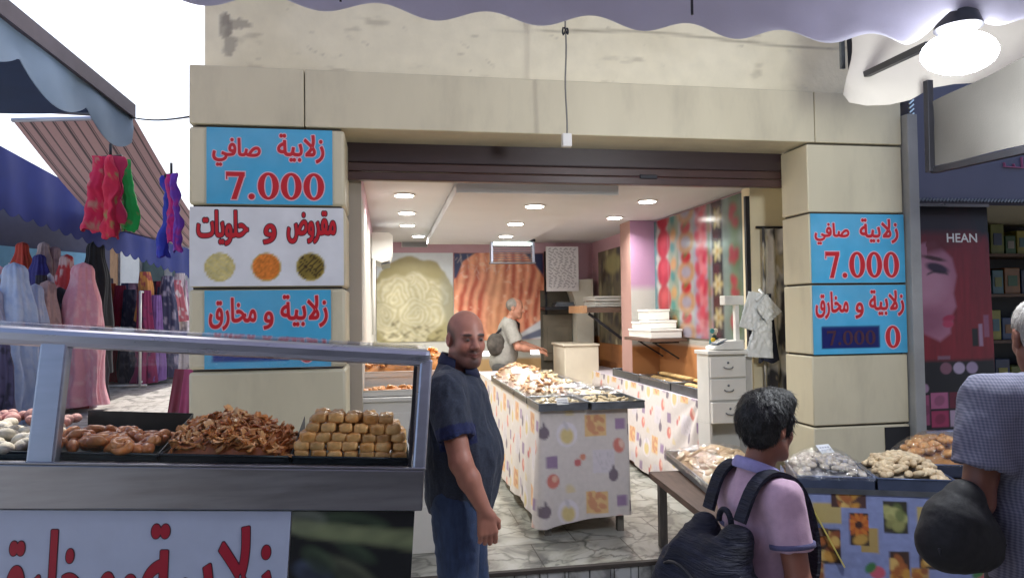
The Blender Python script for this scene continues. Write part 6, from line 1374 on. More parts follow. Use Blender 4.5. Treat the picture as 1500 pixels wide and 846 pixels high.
# banner
b0, b1, b2 = onY(1348, 630, 4.22), onY(1462, 630, 4.22), onY(1336, 302, 4.36)
bw = b1[0]-b0[0]; bh = b2[2]-b0[2]
def banner(img, x, y, W, H):
    fill(img, np.ones_like(x), S(26, 26, 40)); U, V = x/W, y/H; nn = n2(x*3, y, 7, 4, 3)
    hair = soft(((U-.52)/.62)**2+((V-.55)/.42)**2-1+(nn-.5)*.5, .25)*(V > .18); st = .6+.8*n2(x*6, y*.7, 9, 3, 6); fill(img, hair, S(146, 28, 42)*1.0); img *= np.where(hair[..., None] > .3, st[..., None], 1)
    face = poly(x, y, [(a*W, b*H) for a, b in ((-.02, .82), (.28, .84), (.50, .76), (.55, .68), (.50, .60), (.53, .54), (.46, .50), (.47, .47), (.44, .44), (.44, .42), (.30, .385), (.10, .42), (-.02, .5))], .025); fill(img, face, S(196, 134, 146))
    fill(img, ell(x, y, .15*W, .66*H, .26*W, .10*H, .3, .1)*face, S(226, 176, 182), .6); fill(img, ell(x, y, .12*W, .47*H, .3*W, .06*H, .2, .08)*face, S(150, 84, 104), .6)
    fill(img, ell(x, y, .30*W, .715*H, .15*W, .022*H, -.25, .015)*face, S(60, 34, 62)); fill(img, soft(np.abs(V-(.70-.25*(U-.3)**2*3))-.004, .01)*rect(x, y, .16*W, .66*H, .44*W, .74*H, .02), S(20, 14, 24)); fill(img, ell(x, y, .26*W, .76*H, .15*W, .010*H, -.18, .01)*face, S(80, 40, 44))
    fill(img, ell(x, y, .42*W, .487*H, .08*W, .015*H, .2, .01), S(188, 50, 84)); fill(img, ell(x, y, .41*W, .462*H, .07*W, .016*H, .0, .01), S(206, 70, 100))
    fill(img, poly(x, y, [(-.02*W, .97*H), (.5*W, .97*H), (.62*W, .82*H), (.3*W, .79*H), (-.02*W, .76*H)], .05)*(nn > .35), S(120, 26, 36), .9)
    fill(img, rect(x, y, .0, .88*H, W, H, .06), S(24, 24, 38), .9)
    fill(img, rect(x, y, 0, 0, W, .30*H, .03), S(22, 16, 26)); 
    for k, c in enumerate((S(150, 104, 112), S(206, 196, 204), S(186, 172, 186))): fill(img, ell(x, y, (.36+.17*k)*W, .265*H, .075*W, .026*H, 0, .008), c)
    fill(img, rect(x, y, .26*W, .305*H, .42*W, .32*H, .006), S(150, 140, 150), .6)
    fill(img, rect(x, y, .72*W, .36*H, .80*W, .44*H, .008), S(20, 18, 22)); fill(img, rect(x, y, .81*W, .36*H, .86*W, .46*H, .008), S(196, 176, 190), .8); fill(img, rect(x, y, .88*W, .40*H, .95*W, .50*H, .008), S(170, 120, 140), .7)
    for (a, b, c, d, col) in ((.02, .02, .13, .15, S(176, 90, 120)), (.15, .09, .37, .16, S(206, 120, 150)), (.39, .09, .64, .16, S(120, 30, 56)), (.15, .01, .37, .08, S(186, 60, 100)), (.39, .01, .64, .08, S(206, 190, 196)), (.66, .09, .9, .16, S(150, 40, 70)), (.66, .01, .9, .08, S(190, 140, 160))): fill(img, rect(x, y, a*W, b*H, c*W, d*H, .005), col); fill(img, ell(x, y, (a+c)/2*W, (b+d)/2*H, .07*W, .022*H, .4, .01), col*.5, .7)
    fill(img, ell(x, y, .08*W, .18*H, .05*W, .02*H, 0, .008), S(206, 176, 190), .8)
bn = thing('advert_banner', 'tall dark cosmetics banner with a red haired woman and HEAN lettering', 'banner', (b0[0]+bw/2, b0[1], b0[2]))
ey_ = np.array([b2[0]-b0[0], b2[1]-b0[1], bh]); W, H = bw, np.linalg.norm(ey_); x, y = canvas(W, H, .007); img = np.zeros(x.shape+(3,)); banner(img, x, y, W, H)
part('sheet', painted(MB(), img*np.array([.56, .50, .62]), b0, (bw, 0, 0), ey_, (0, .006, 0)), M['paint'], bn); eyn = ey_/H  # whole print darkened and tinted to stand for the flap's shade
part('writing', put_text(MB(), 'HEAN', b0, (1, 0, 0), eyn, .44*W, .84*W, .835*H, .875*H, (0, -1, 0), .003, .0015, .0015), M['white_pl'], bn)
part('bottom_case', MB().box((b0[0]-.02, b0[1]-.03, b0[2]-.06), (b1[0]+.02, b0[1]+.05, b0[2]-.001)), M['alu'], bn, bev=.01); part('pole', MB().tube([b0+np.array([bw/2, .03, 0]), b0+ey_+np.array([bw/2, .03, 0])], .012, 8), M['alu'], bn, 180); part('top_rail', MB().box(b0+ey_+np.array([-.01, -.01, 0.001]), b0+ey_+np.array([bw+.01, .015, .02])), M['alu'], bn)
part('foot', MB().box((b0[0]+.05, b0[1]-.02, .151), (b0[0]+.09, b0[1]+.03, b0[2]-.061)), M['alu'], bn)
# shelf of packages
su0, su1 = onY(1447, 320, 5.4), onY(1560, 600, 5.4)
sf = thing('product_shelf', 'dark shelf unit full of packages behind the banner', 'shelf', (su0[0]+.6, 5.5, .15)); lv = [.55, .98, 1.40, 1.80, 2.15]
part('frame', MB().box((su0[0]-.25, 5.75, .15), (su1[0]+.3, 5.8, 2.6)), M['dark'], sf)
for z in lv: part('board', MB().box((su0[0]-.25, 5.4, z-.025), (su1[0]+.3, 5.749, z)), M['wood'], sf)
pcs = [S(40, 120, 70), S(210, 200, 80), S(60, 90, 150), S(196, 190, 186), S(90, 150, 170), S(186, 120, 60), S(30, 60, 110), S(150, 160, 60)]; cnm = ['green', 'yellow', 'blue', 'white', 'teal', 'orange', 'navy', 'olive']; lvn = ['lowest', 'second lowest', 'middle', 'second highest', 'highest']
pm_ = [mat('package_'+n_, c*.35, .4, var=.3, scale=9) for n_, c in zip(cnm, pcs)]  # package colours darkened in place of shade from the awning flap
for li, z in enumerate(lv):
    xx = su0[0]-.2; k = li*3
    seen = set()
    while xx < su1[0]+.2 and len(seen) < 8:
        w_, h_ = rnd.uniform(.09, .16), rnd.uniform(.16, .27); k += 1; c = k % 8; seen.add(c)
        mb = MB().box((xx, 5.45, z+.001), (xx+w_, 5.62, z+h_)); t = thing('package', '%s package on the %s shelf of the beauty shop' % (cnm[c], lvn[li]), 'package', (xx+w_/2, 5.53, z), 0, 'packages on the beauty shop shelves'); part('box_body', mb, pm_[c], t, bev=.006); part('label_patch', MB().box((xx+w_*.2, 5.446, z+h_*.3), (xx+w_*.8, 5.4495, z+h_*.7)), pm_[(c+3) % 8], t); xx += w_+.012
# beige side cloth of the next awning with its dark arm
sc_ = thing('side_awning', 'beige awning side cloth on a dark steel arm at the upper right', 'awning', atD(1430, 170, 3.1))
A_, B_, Cc, D_ = atD(1368, 243, 3.3), atD(1570, 196, 2.5), atD(1570, 50, 2.5), atD(1366, 150, 3.3)
G = np.array([[(A_*(1-s)+B_*s)*(1-t)+(D_*(1-s)+Cc*s)*t+np.array([.01*math.sin(s*8+t*4), .012*math.sin(t*6+s*3), 0]) for s in np.linspace(0, 1, 24)] for t in np.linspace(0, 1, 16)])
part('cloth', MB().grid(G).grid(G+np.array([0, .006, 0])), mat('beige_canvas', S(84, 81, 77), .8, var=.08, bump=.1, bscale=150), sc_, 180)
part('arm', MB().bar(A_-np.array([0, 0, .02]), B_-np.array([0, 0, .02]), .03, .03), M['dark'], sc_, bev=.003); part('upright', MB().bar(A_-np.array([.02, 0, .03]), D_+np.array([-.02, 0, .1]), .03, .03, up=(0, 1, 0)), M['dark'], sc_, bev=.003)
# ================================================================== PEOPLE
M['skin'] = mat('skin', 'Col', .48, var=.06, scale=30, bump=.06, bscale=160, sub=.06, spec=.45)
M['hairm'] = mat('hair', 'Col', .5, var=.3, scale=60, bump=.5, bscale=220, aniso=(1, 1, .35))
def cloth_c(name, c, sc=90, v=.3, bump=.25, r=.85, aniso=None): return mat(name, c, r, var=v, scale=sc, bump=bump, bscale=260, sheen=.1, aniso=aniso)
def lerp(a, b, t): return np.array(a, float)*(1-t)+np.array(b, float)*t
def hand(sd, wrist, direction, palm_n, thumb_side, s=1.0, curl=.5):
    """palm, four unequal curled fingers and a side thumb; direction = wrist->knuckles, palm_n = way the fingers curl"""
    d = np.array(direction, float); d /= np.linalg.norm(d); n = np.array(palm_n, float); n -= d*(n@d); n /= np.linalg.norm(n); w = np.cross(d, n)*thumb_side
    W0 = np.array(wrist, float); kn = W0+d*.085*s
    for k in range(4):
        off = w*(.030-.020*k)*s; sd.cap(W0+d*.012*s+off*.6, kn+off, .014*s, .0115*s, .012*s)
    for k, L in enumerate((.070, .078, .073, .058)):
        p = kn+w*(.030-.020*k)*s; a = .25+curl*.5; q = d
        for seg_, (fl, r0, r1) in enumerate(((.45, .0095, .0088), (.32, .0088, .0082), (.25, .0082, .0072))):
            ang = curl*(.45+.5*seg_)+.05*k; v = d*math.cos(ang)+n*math.sin(ang); e = p+v*L*fl*s; sd.cap(p, e, r0*s, r1*s, .004*s); p = e
    b = W0+d*.025*s+w*.026*s; m_ = b+(d*.7+w*.55+n*.35)*.040*s; t = m_+(d*.9+w*.1+n*.45)*.034*s; sd.cap(W0+d*.012*s+w*.012*s, b, .017*s, .015*s, .012*s); sd.cap(b, m_, .0135*s, .0115*s, .006*s); sd.cap(m_, t, .0112*s, .009*s, .004*s)
def head_sdf(sd, c, R3, s=1.0, detail=True, smile=True):
    c = np.array(c, float); e = Matrix(R3.tolist()).to_euler(); T = lambda p: c+R3@(np.array(p)*s)
    E_ = lambda p, r, k, op='add': sd.ell(T(p), np.array(r)*s, k*s, op, e)
    Cc = lambda a, b, r0, r1, k, op='add': sd.cap(T(a), T(b), r0*s, r1*s, k*s, op)
    E_((0, -.014, .034), (.0755, .094, .084), .02); E_((0, .028, -.03), (.061, .064, .084), .03)
    for q in (-1, 1):
        Cc((q*.051, -.004, -.055), (q*.020, .062, -.098), .023, .021, .025); E_((q*.037, .056, -.028), (.024, .024, .024), .02)
    E_((0, .068, -.098), (.026, .020, .019), .02)
    if detail:
        Cc((-.040, .073, .020), (.040, .073, .020), .011, .011, .014)
        for q in (-1, 1): E_((q*.032, .094, .002), (.018, .014, .011), .010, 'sub'); E_((q*.031, .0735, .001), (.014, .0125, .0115), .003)
        Cc((0, .084, .014), (0, .108, -.026), .008, .0125, .010); 
        for q in (-1, 1): E_((q*.0125, .097, -.031), (.009, .010, .008), .006)
        zc = -.058 if smile else -.064
        for q in (-1, 1): Cc((0, .090, -.060), (q*.026, .078, zc), .0065, .004, .006); Cc((0, .088, -.071), (q*.024, .077, zc-.004), .0070, .004, .006); Cc((q*.030, .080, -.030), (q*.034, .076, -.058), .0045, .004, .008)
        Cc((-.022, .0965, -.0650), (.022, .0965, -.0650), .0030, .0030, .003, 'sub')
    for q in (-1, 1): E_((q*.077, -.010, -.006), (.011, .020, .032), .008); E_((q*.086, -.004, -.004), (.006, .010, .018), .005, 'sub')
def head_local(V, c, R3, s): return ((V-np.array(c))@R3)/s
class Person: pass
def person(label, loc, rz, J, s=1, vox=.0045, skin=S(172, 120, 98), colfn=None, lo=(-.45, -.4, -.01), hi=(.45, .45, 1.78), detail=True, hands=(), armR=1.0, group=None):
    root = thing('person', label, 'person', loc, rz); sd = SDF(np.array(lo)*1.0, hi, vox)
    a = armR
    tr = J.get('tor', 1)*s; sd.chain([J['pelvis'], J['waist'], J['chest']], [.125*tr, .12*tr, .125*tr], .05)
    for q in ('L', 'R'):
        sd.chain([J['hip'+q], J['knee'+q], J['ank'+q]], [.085*s, .056*s, .038*s], .03); sd.cap(J['ank'+q], np.array(J['ank'+q])+np.array([0, .15*s, -.045*s]), .04*s, .03*s, .02)
        sd.cap(J['chest'], J['sh'+q], .10*tr, .058*tr, .04); sd.chain([J['sh'+q], J['el'+q]], [.054*s*a, .043*s*a], .03); sd.chain([J['el'+q], lerp(J['el'+q], J['wr'+q], .35), J['wr'+q]], [.043*s*a, .042*s*a, .027*s*a], .02)
        hp = hands.get(q) if hands else None
        if hp: hand(sd, J['wr'+q], *hp)
    sd.cap(J['neck0'], J['neck1'], .060*s, .056*s, .03)
    head_sdf(sd, J['head'], J['headR'], J.get('headS', s), detail)
    V_c = colfn or (lambda V, h: np.ones_like(V)*skin)
    body = sdf_part('body', sd, M['skin'], root, lambda V: V_c(V, head_local(V, J['head'], J['headR'], J.get('headS', s))))
    return root
def rotz(a): c, s = math.cos(a), math.sin(a); return np.array([[c, -s, 0], [s, c, 0], [0, 0, 1.]])
def rotx(a): c, s = math.cos(a), math.sin(a); return np.array([[1, 0, 0], [0, c, -s], [0, s, c]])
def wrinkle(o, amt, sc, seed=0, stretch=(1, 1, 1)):
    me = o.data; n = len(me.vertices); V = np.zeros(n*3, np.float32); N = np.zeros(n*3, np.float32); me.vertices.foreach_get('co', V); me.vertices.foreach_get('normal', N)
    V = V.reshape(-1, 3).astype(float); N = N.reshape(-1, 3); q = fbm(V*sc*np.array(stretch)+seed*5.3, 3); f = (1-np.abs(q-.5)*5)*.5; V += N*(amt*f)[:, None]; me.vertices.foreach_set('co', V.ravel().astype(np.float32)); me.update()
def sleeve(sd, a, b, r0, r1):
    t = SDF.__new__(SDF); t.lo, t.vox, t.n = sd.lo, sd.vox, sd.n; t.D = np.full(sd.n, 1.0, np.float32)
    a = np.array(a, float); b = np.array(b, float); d = (b-a)/np.linalg.norm(b-a); t.cap(a, b+d*r1*.9, r0, r1, .01); t.cap(b+d*.16, b+d*.17, .16, .16, .004, 'sub')
    h = np.clip(.5+.5*(t.D-sd.D)/.03, 0, 1); sd.D = t.D*(1-h)+sd.D*h-.03*h*(1-h)
def ring_band(c, ax, r, h, th, n=32, rx=1.0):
    d = Vector(ax).normalized(); q = np.array(Vector((0, 0, 1)).rotation_difference(d).to_matrix()); mb = MB()
    P = np.zeros((5, n, 3))
    for i in range(n):
        t = 2*math.pi*i/n
        for j, (rr, zz) in enumerate(((r-.012, -h/2), (r+th, -h/2), (r+th*1.3, 0), (r+th, h/2), (r-.012, h/2))): P[j, i] = np.array(c)+q@np.array([rr*rx*math.cos(t), rr*math.sin(t), zz])
    return mb.grid(P, wrap=True)
SKIN = S(176, 120, 102)
def strands(o, parent, n, L, c0, seed, flow=(0, 0, -1), lift=.25, w_=.0016):
    me = o.data; r_ = random.Random(seed); N = len(me.vertices); mb = MB(); fl = np.array(flow, float)
    for k in range(n):
        v = me.vertices[r_.randrange(N)]; p = np.array(v.co); nr = np.array(v.normal); f = fl+np.array([r_.uniform(-.5, .5) for _ in range(3)]); f = f-nr*(f@nr); f /= np.linalg.norm(f)+1e-9; sd_ = np.cross(nr, f); l = L*r_.uniform(.5, 1.2); q = p-nr*.002; P = []
        for t in (0, .5, 1): c_ = q+f*l*t+nr*l*lift*(t-.6*t*t)*r_.uniform(.4, 1.2); wd = w_*(1-.85*t); P.append((c_-sd_*wd, c_+sd_*wd))
        cc = c0*r_.uniform(.5, 1.8); mb.add([P[0][0], P[0][1], P[1][1], P[1][0], P[2][1], P[2][0]], [(0, 1, 2, 3), (3, 2, 4, 5)], cc)
    part('hair_strands', mb, M['hairm'], parent, 180, world=False)
# ---- the bald man in the polo shirt
J = dict(pelvis=(0, -.02, .93), waist=(0, .01, 1.08), chest=(0, -.015, 1.30), hipL=(-.10, -.01, .88), hipR=(.10, -.01, .88), kneeL=(-.11, .02, .48), kneeR=(.11, .0, .48), ankL=(-.12, -.02, .085), ankR=(.12, -.05, .085),
         shL=(-.185, -.03, 1.375), shR=(.185, -.035, 1.375), elL=(-.25, -.03, 1.08), elR=(.255, .040, 1.085), wrL=(-.24, .0, .85), wrR=(.240, .135, .885), neck0=(0, -.03, 1.42), neck1=(.008, .015, 1.52), head=(.012, .030, 1.586), headR=rotz(math.radians(-57))@rotx(math.radians(-5)), headS=1.03)
def man_col(V, h):
    C = np.ones_like(V)*SKIN; x, y, z = h[:, 0], h[:, 1], h[:, 2]; hd = (np.abs(x) < .1) & (np.abs(y) < .13) & (np.abs(z) < .135)
    def mixc(m, c, a=1.0):
        k = (np.clip(m, 0, 1)*a*hd)[:, None]; C[:] = C*(1-k)+np.array(c)*k
    nz = fbm(h*40, 3)
    side = np.clip((.060-y)/.035, 0, 1)*np.clip((z+.045)/.02, 0, 1)*np.clip((.078-z+.5*(-y-.03))/.035, 0, 1)*np.clip((np.abs(x)-.02-.42*np.clip(y+.04, 0, 1))/.02, 0, 1); ear = np.clip(1-np.hypot((y+.01)/.024, (z+.006)/.036), 0, 1)*3*(np.abs(x) > .068)
    mixc(side*(1-np.clip(ear, 0, 1)), S(58, 44, 42), .78)
    mixc(np.clip((-.040-z)/.02, 0, 1)*np.clip((y+.015)/.03, 0, 1)*(.6+.6*nz), S(72, 50, 46), .6); mixc(np.clip(1-np.hypot(x/.034, (z+.094)/.026), 0, 1)*1.8*(y > .03), S(48, 34, 34), .7)
    mixc(np.clip(1-np.hypot(x/.036, (z+.050-.004*np.abs(x)/.03)/.010), 0, 1)*2*(y > .05), S(52, 36, 36), .7)
    mixc(np.clip(1-np.hypot(x/.029, (z+.0650-.006*np.abs(x)/.029)/.0075), 0, 1)*2.2*(y > .055), S(136, 66, 62), .75); mixc(np.clip(1-np.hypot(x/.028, (z+.0648-.007*np.abs(x)/.029)/.0022), 0, 1)*3*(y > .055), S(60, 28, 28), .85)
    for q in (-1, 1):
        mixc(np.clip(1-np.hypot((x-q*.030)/.026, (z-.004)/.017), 0, 1)*1.6*(y > .04), S(92, 56, 52), .6)
        br = np.clip(1-np.hypot((x-q*.032)/.024, (z-.0225+.25*(np.abs(x)-.03)**2*10)/.0078), 0, 1)*2.8*(y > .045); mixc(br, S(34, 24, 22), .92)
        ey = np.clip(1-np.hypot((x-q*.031)/.0135, (z-.000)/.0044), 0, 1)*4*(y > .05); mixc(ey, S(104, 84, 76), .8); mixc(np.clip(1-np.hypot((x-q*.0305+.002)/.0085, (z-.000)/.0062), 0, 1)*4*(y > .05), S(20, 14, 12), .97)
        mixc(np.clip(1-np.hypot((x-q*.031)/.0155, (z-.0075)/.0028), 0, 1)*3*(y > .05), S(52, 34, 30), .85); mixc(np.clip(1-np.hypot((x-q*.031)/.020, (z+.010)/.008), 0, 1)*1.4*(y > .05), S(140, 88, 74), .5)
        mixc(np.clip(1-np.hypot((x-q*.040)/.022, (z+.028)/.02), 0, 1)*1.5*(y > .03), S(190, 112, 96), .4)
    mixc(np.clip(ear*.6, 0, 1), S(182, 112, 98), .6); mixc(np.clip(1-np.hypot(x/.016, (z+.036)/.006), 0, 1)*2*(y > .09), S(130, 82, 70), .4)  # ear tint, then the shadow under the nose painted into the skin
    return C*(.93+.14*nz[:, None])
mp_ = atD(676, 700, 3.2)
man = person('balding man in dark heather polo shirt and blue jeans looking at the camera', (mp_[0], mp_[1], 0), math.radians(-105), J, 1.0, .004, SKIN, man_col,
             hands={'R': ((-.05, .12, -1), (-.9, -.35, 0), 1, 1.08, .75), 'L': ((.0, .1, -1), (1, 0, 0), -1, 1.05, .6)}, armR=1.08)
sd = SDF((-.42, -.34, .74), (.42, .36, 1.52), .006)
sd.ell((0, .012, 1.07), (.198, .170, .22), .05); sd.ell((0, -.02, 1.27), (.195, .142, .18), .06); sd.ell((0, -.005, .90), (.188, .150, .17), .06); sd.cap((0, -.03, 1.38), (0, -.02, 1.47), .085, .070, .05)
for q in (-1, 1): sd.cap((q*.08, -.03, 1.375), (q*.175, -.035, 1.362), .080, .072, .05)
for q in ('L', 'R'): sleeve(sd, np.array(J['sh'+q])+np.array([0, 0, -.01]), lerp(J['sh'+q], J['el'+q], .62), .078, .076)
sd.half((0, 0, .825), (0, -.08, -1)); sd.half((0, -.02, 1.452), (0, .42, 1)); M['polo'] = cloth_c('heather_polo', 'Col', 140, .4, .2, .85)

def polo_col(V):
    C = np.ones_like(V)*S(42, 49, 66)
    for q in ('L', 'R'):
        a, b = np.array(J['sh'+q])+np.array([0, 0, -.01]), lerp(J['sh'+q], J['el'+q], .62); d = (b-a)/np.linalg.norm(b-a); t = (V-b)@d; r = np.linalg.norm(V-b-t[:, None]*d, axis=1); C[(t > -.030) & (t < .05) & (r < .105)] = S(15, 27, 74)
    return C
po_ = sdf_part('polo_shirt', sd, M['polo'], man, polo_col); wrinkle(po_, .016, 6.5, 2, (1.5, 1.5, .7)); wrinkle(po_, .008, 15, 5, (1.3, 1.3, .6))
M['navy'] = cloth_c('blue_trim', S(14, 22, 58), 90, .2)
G = np.zeros((7, 44, 3))
for i in range(44):
    t = math.radians(-72+504*i/43/1.0*.0)+math.radians(105+330*i/43) ; 
    for j, (rr, zz) in enumerate(((.066, .022), (.070, .032), (.075, .034), (.082, .022), (.090, .006), (.094, -.006), (.090, -.010))):
        f = math.sin(t); G[j, i] = (rr*.93*math.cos(t)*1.06, -.012+rr*.93*f*1.02+(.012 if f > .6 else 0), 1.462-.030*f+zz-(.018*max(0, f-.5)))
part('collar', MB().grid(G).grid(G-np.array([0, 0, .003])), M['navy'], man, 180, world=False)
pk_ = MB(); 
for k in range(8):
    z0, z1 = 1.432-k*.022, 1.432-(k+1)*.022; yv = lambda z: .098+(1.432-z)*.20 if z > 1.30 else .125; pk_.hexa([(-.016, yv(z1)-.02, z1), (.016, yv(z1)-.02, z1), (.016, yv(z1)+.012, z1), (-.016, yv(z1)+.012, z1), (-.016, yv(z0)-.02, z0), (.016, yv(z0)-.02, z0), (.016, yv(z0)+.012, z0), (-.016, yv(z0)+.012, z0)])
sd = SDF((-.3, -.3, .02), (.3, .3, 1.0), .007)
sd.ell((0, -.01, .90), (.175, .135, .12), .04)
for q in ('L', 'R'): sd.chain([np.array(J['hip'+q])+np.array([0, 0, -.01]), J['knee'+q], np.array(J['ank'+q])+np.array([0, 0, -.03])], [.108, .078, .066], .03)
M['jeans'] = cloth_c('blue_jeans', S(44, 62, 96), 40, .35, .25, .85, (1, 1, .3)); jn = sdf_part('jeans', sd, M['jeans'], man); wrinkle(jn, .008, 9, 3, (1, 1, 1.6))
part('keyring', MB().tube([(.175, .02+.012*math.cos(t), .80+.03*math.sin(t)) for t in np.linspace(0, 6.3, 16)], .003, 6).tube([(.177, .035, .79), (.18, .05, .74)], .005, 6), M['galv'], man, 180, world=False)
for q in ('L', 'R'):
    a = np.array(J['ank'+q]); sd = SDF(a+np.array([-.08, -.12, -.09]), a+np.array([.08, .26, .06]), .006); sd.ell(a+np.array([0, .05, -.04]), (.05, .15, .048), .02); sd.cap(a+np.array([0, -.02, -.02]), a, .05, .048, .03); sd.half(a+np.array([0, 0, -.083]), (0, 0, -1)); sdf_part('shoe', sd, M['black'], man)

# ---- the boy with a backpack
Jb = dict(pelvis=(0, 0, .76), waist=(0, 0, .90), chest=(0, -.01, 1.06), hipL=(-.08, 0, .73), hipR=(.08, 0, .73), kneeL=(-.085, .07, .40), kneeR=(.085, -.03, .40), ankL=(-.085, .06, .08), ankR=(.085, -.16, .09), shL=(-.118, -.01, 1.150), shR=(.118, -.01, 1.150),
          elL=(-.16, .05, .92), elR=(.165, -.005, .915), wrL=(-.17, .18, .76), wrR=(.185, .07, .72), neck0=(0, -.015, 1.18), neck1=(0, .01, 1.26), head=(.005, .028, 1.338), headR=rotz(math.radians(8))@rotx(math.radians(-6)), headS=.85, tor=.74)
BSK = S(150, 98, 80)
def boy_col(V, h):
    C = np.ones_like(V)*BSK; x, y, z = h[:, 0], h[:, 1], h[:, 2]
    for q in (-1, 1):
        for (cx, cz, rx_, rz_, c) in ((.031, .001, .012, .006, S(30, 22, 20)), (.032, .0225, .024, .006, S(26, 18, 16))):
            k = (np.clip(1-np.hypot((x-q*cx)/rx_, (z-cz)/rz_), 0, 1)*3*(y > .05)*(y < .14)*(np.abs(z) < .14)).clip(0, 1)[:, None]; C = C*(1-k)+c*k
    k = (np.clip(1-np.hypot(x/.022, (z+.066)/.01), 0, 1)*2*(y > .06)*(y < .14)).clip(0, 1)[:, None]; return C*(1-k)+S(150, 80, 78)*k
bp = atD(1113, 700, 2.2)
boy = person('dark haired boy in lilac polo shirt walking past with a backpack', (bp[0], bp[1], 0), math.radians(-80), Jb, .80, .005, BSK, boy_col, lo=(-.35, -.35, -.01), hi=(.35, .35, 1.48),
             hands={'R': ((.0, .3, -1), (-.5, .6, 0), 1, .85, .6), 'L': ((0, .3, -1), (.5, .6, 0), -1, .85, .6)})
sd = SDF((-.13, -.13, 1.20), (.13, .16, 1.50), .005); hc = np.array(Jb['head']); Rb = Jb['headR']; sd.ell(hc+Rb@np.array([0, -.018, .044])*.86, np.array([.083, .100, .086])*.87, .02, 'add', Matrix(Rb.tolist()).to_euler())
sd.ell(hc+Rb@np.array([0, -.036, .00]), (.066, .057, .066), .03); sd.ell(hc+np.array([0, .040, .078]), (.056, .046, .032), .03)
for q in (-1, 1): sd.cap(hc+Rb@np.array([q*.062, .03, .03]), hc+Rb@np.array([q*.064, .018, -.01]), .010, .006, .012)
hr = sdf_part('hair', sd, M['hairm'], boy, lambda V: S(13, 11, 12)*np.ones_like(V)*(.6+.9*fbm(V*60, 3))[:, None]); wrinkle(hr, .008, 60, 3, (1, 1, .4)); wrinkle(hr, .006, 24, 8); hr.data.update(); strands(hr, boy, 5200, .026, S(13, 11, 12), 4, (0, .25, -1))
sd = SDF((-.3, -.22, .62), (.3, .24, 1.26), .006); sd.ell((0, .0, 1.02), (.125, .095, .17), .04); sd.ell((0, .0, .82), (.132, .100, .16), .05); sd.cap((0, -.015, 1.12), (0, -.01, 1.21), .070, .056, .04)
for q in (-1, 1): sd.cap((q*.05, -.012, 1.13), (q*.108, -.012, 1.132), .056, .050, .04)
for q in ('L', 'R'): sleeve(sd, Jb['sh'+q], lerp(Jb['sh'+q], Jb['el'+q], .56), .054, .058)
sd.half((0, 0, .68), (0, 0, -1)); sd.half((0, -.01, 1.205), (0, .4, 1)); M['lilac'] = cloth_c('lilac_cotton', S(196, 162, 182), 60, .08, .15)
bs = sdf_part('polo_shirt', sd, M['lilac'], boy); wrinkle(bs, .010, 8, 12, (1.3, 1.3, .8))
G = np.zeros((5, 40, 3))
for i in range(40):
    t = math.radians(105+330*i/39)
    for j, (rr, zz) in enumerate(((.054, .016), (.058, .024), (.064, .018), (.072, .000), (.070, -.008))): f = math.sin(t); G[j, i] = (rr*math.cos(t)*1.06, -.010+rr*f, 1.208-.024*f+zz)
part('collar', MB().grid(G).grid(G-np.array([0, 0, .003])), cloth_c('pale_violet_collar', S(156, 150, 200), 60, .1), boy, 180, world=False)
for q in ('L', 'R'): a, b = np.array(Jb['sh'+q]), np.array(Jb['el'+q]); part('cuff', ring_band(lerp(a, b, .545), b-a, .062, .014, .002), M['navy'] if False else cloth_c('dark_cuff_edge', S(86, 84, 120), 60, .1), boy, 180, world=False)
sd = SDF((-.25, -.3, .02), (.25, .3, .82), .008); sd.ell((0, 0, .74), (.135, .105, .09), .04)
for q in ('L', 'R'): sd.chain([Jb['hip'+q], Jb['knee'+q], np.array(Jb['ank'+q])+np.array([0, 0, -.02])], [.085, .064, .054], .03)
sdf_part('trousers', sd, cloth_c('dark_trousers', S(40, 42, 58), 40, .2), boy)
for q in ('L', 'R'): a = np.array(Jb['ank'+q]); sd = SDF(a+np.array([-.07, -.1, -.085]), a+np.array([.07, .22, .05]), .007); sd.ell(a+np.array([0, .05, -.04]), (.042, .12, .042), .02); sdf_part('shoe', sd, M['black'], boy)
# backpack (held by the boy, a thing of its own)
bpk = thing('backpack', 'bulky navy knitted look backpack worn by the boy', 'backpack', (bp[0], bp[1], 0), math.radians(-80))
M['bagcl'] = mat('navy_ribbed_cloth', S(24, 27, 44), .8, var=.7, scale=16, bump=.8, bscale=50, aniso=(.5, .5, 3.6))
sd = SDF((-.24, -.44, .44), (.24, -.04, 1.24), .007); 
for x in (-.095, .095): sd.chain([(x*.8, -.150, 1.03), (x, -.205, .90), (x*1.15, -.245, .74), (x*1.1, -.245, .60)], [.042, .072, .095, .085], .06)
sd.ell((0, -.21, .80), (.15, .09, .22), .06); sd.half((0, -.100, 0), (0, 1, 0))
k_ = sdf_part('bag_body', sd, M['bagcl'], bpk); wrinkle(k_, .018, 7, 4, (1, 1, 1.6)); wrinkle(k_, .005, 18, 9, (.6, .6, 2))
sd = SDF((-.2, -.5, .55), (.2, -.25, .9), .008); sd.ell((0, -.325, .66), (.115, .05, .10), .04); pf = sdf_part('front_pocket', sd, M['bagcl'], bpk); wrinkle(pf, .006, 14, 7)
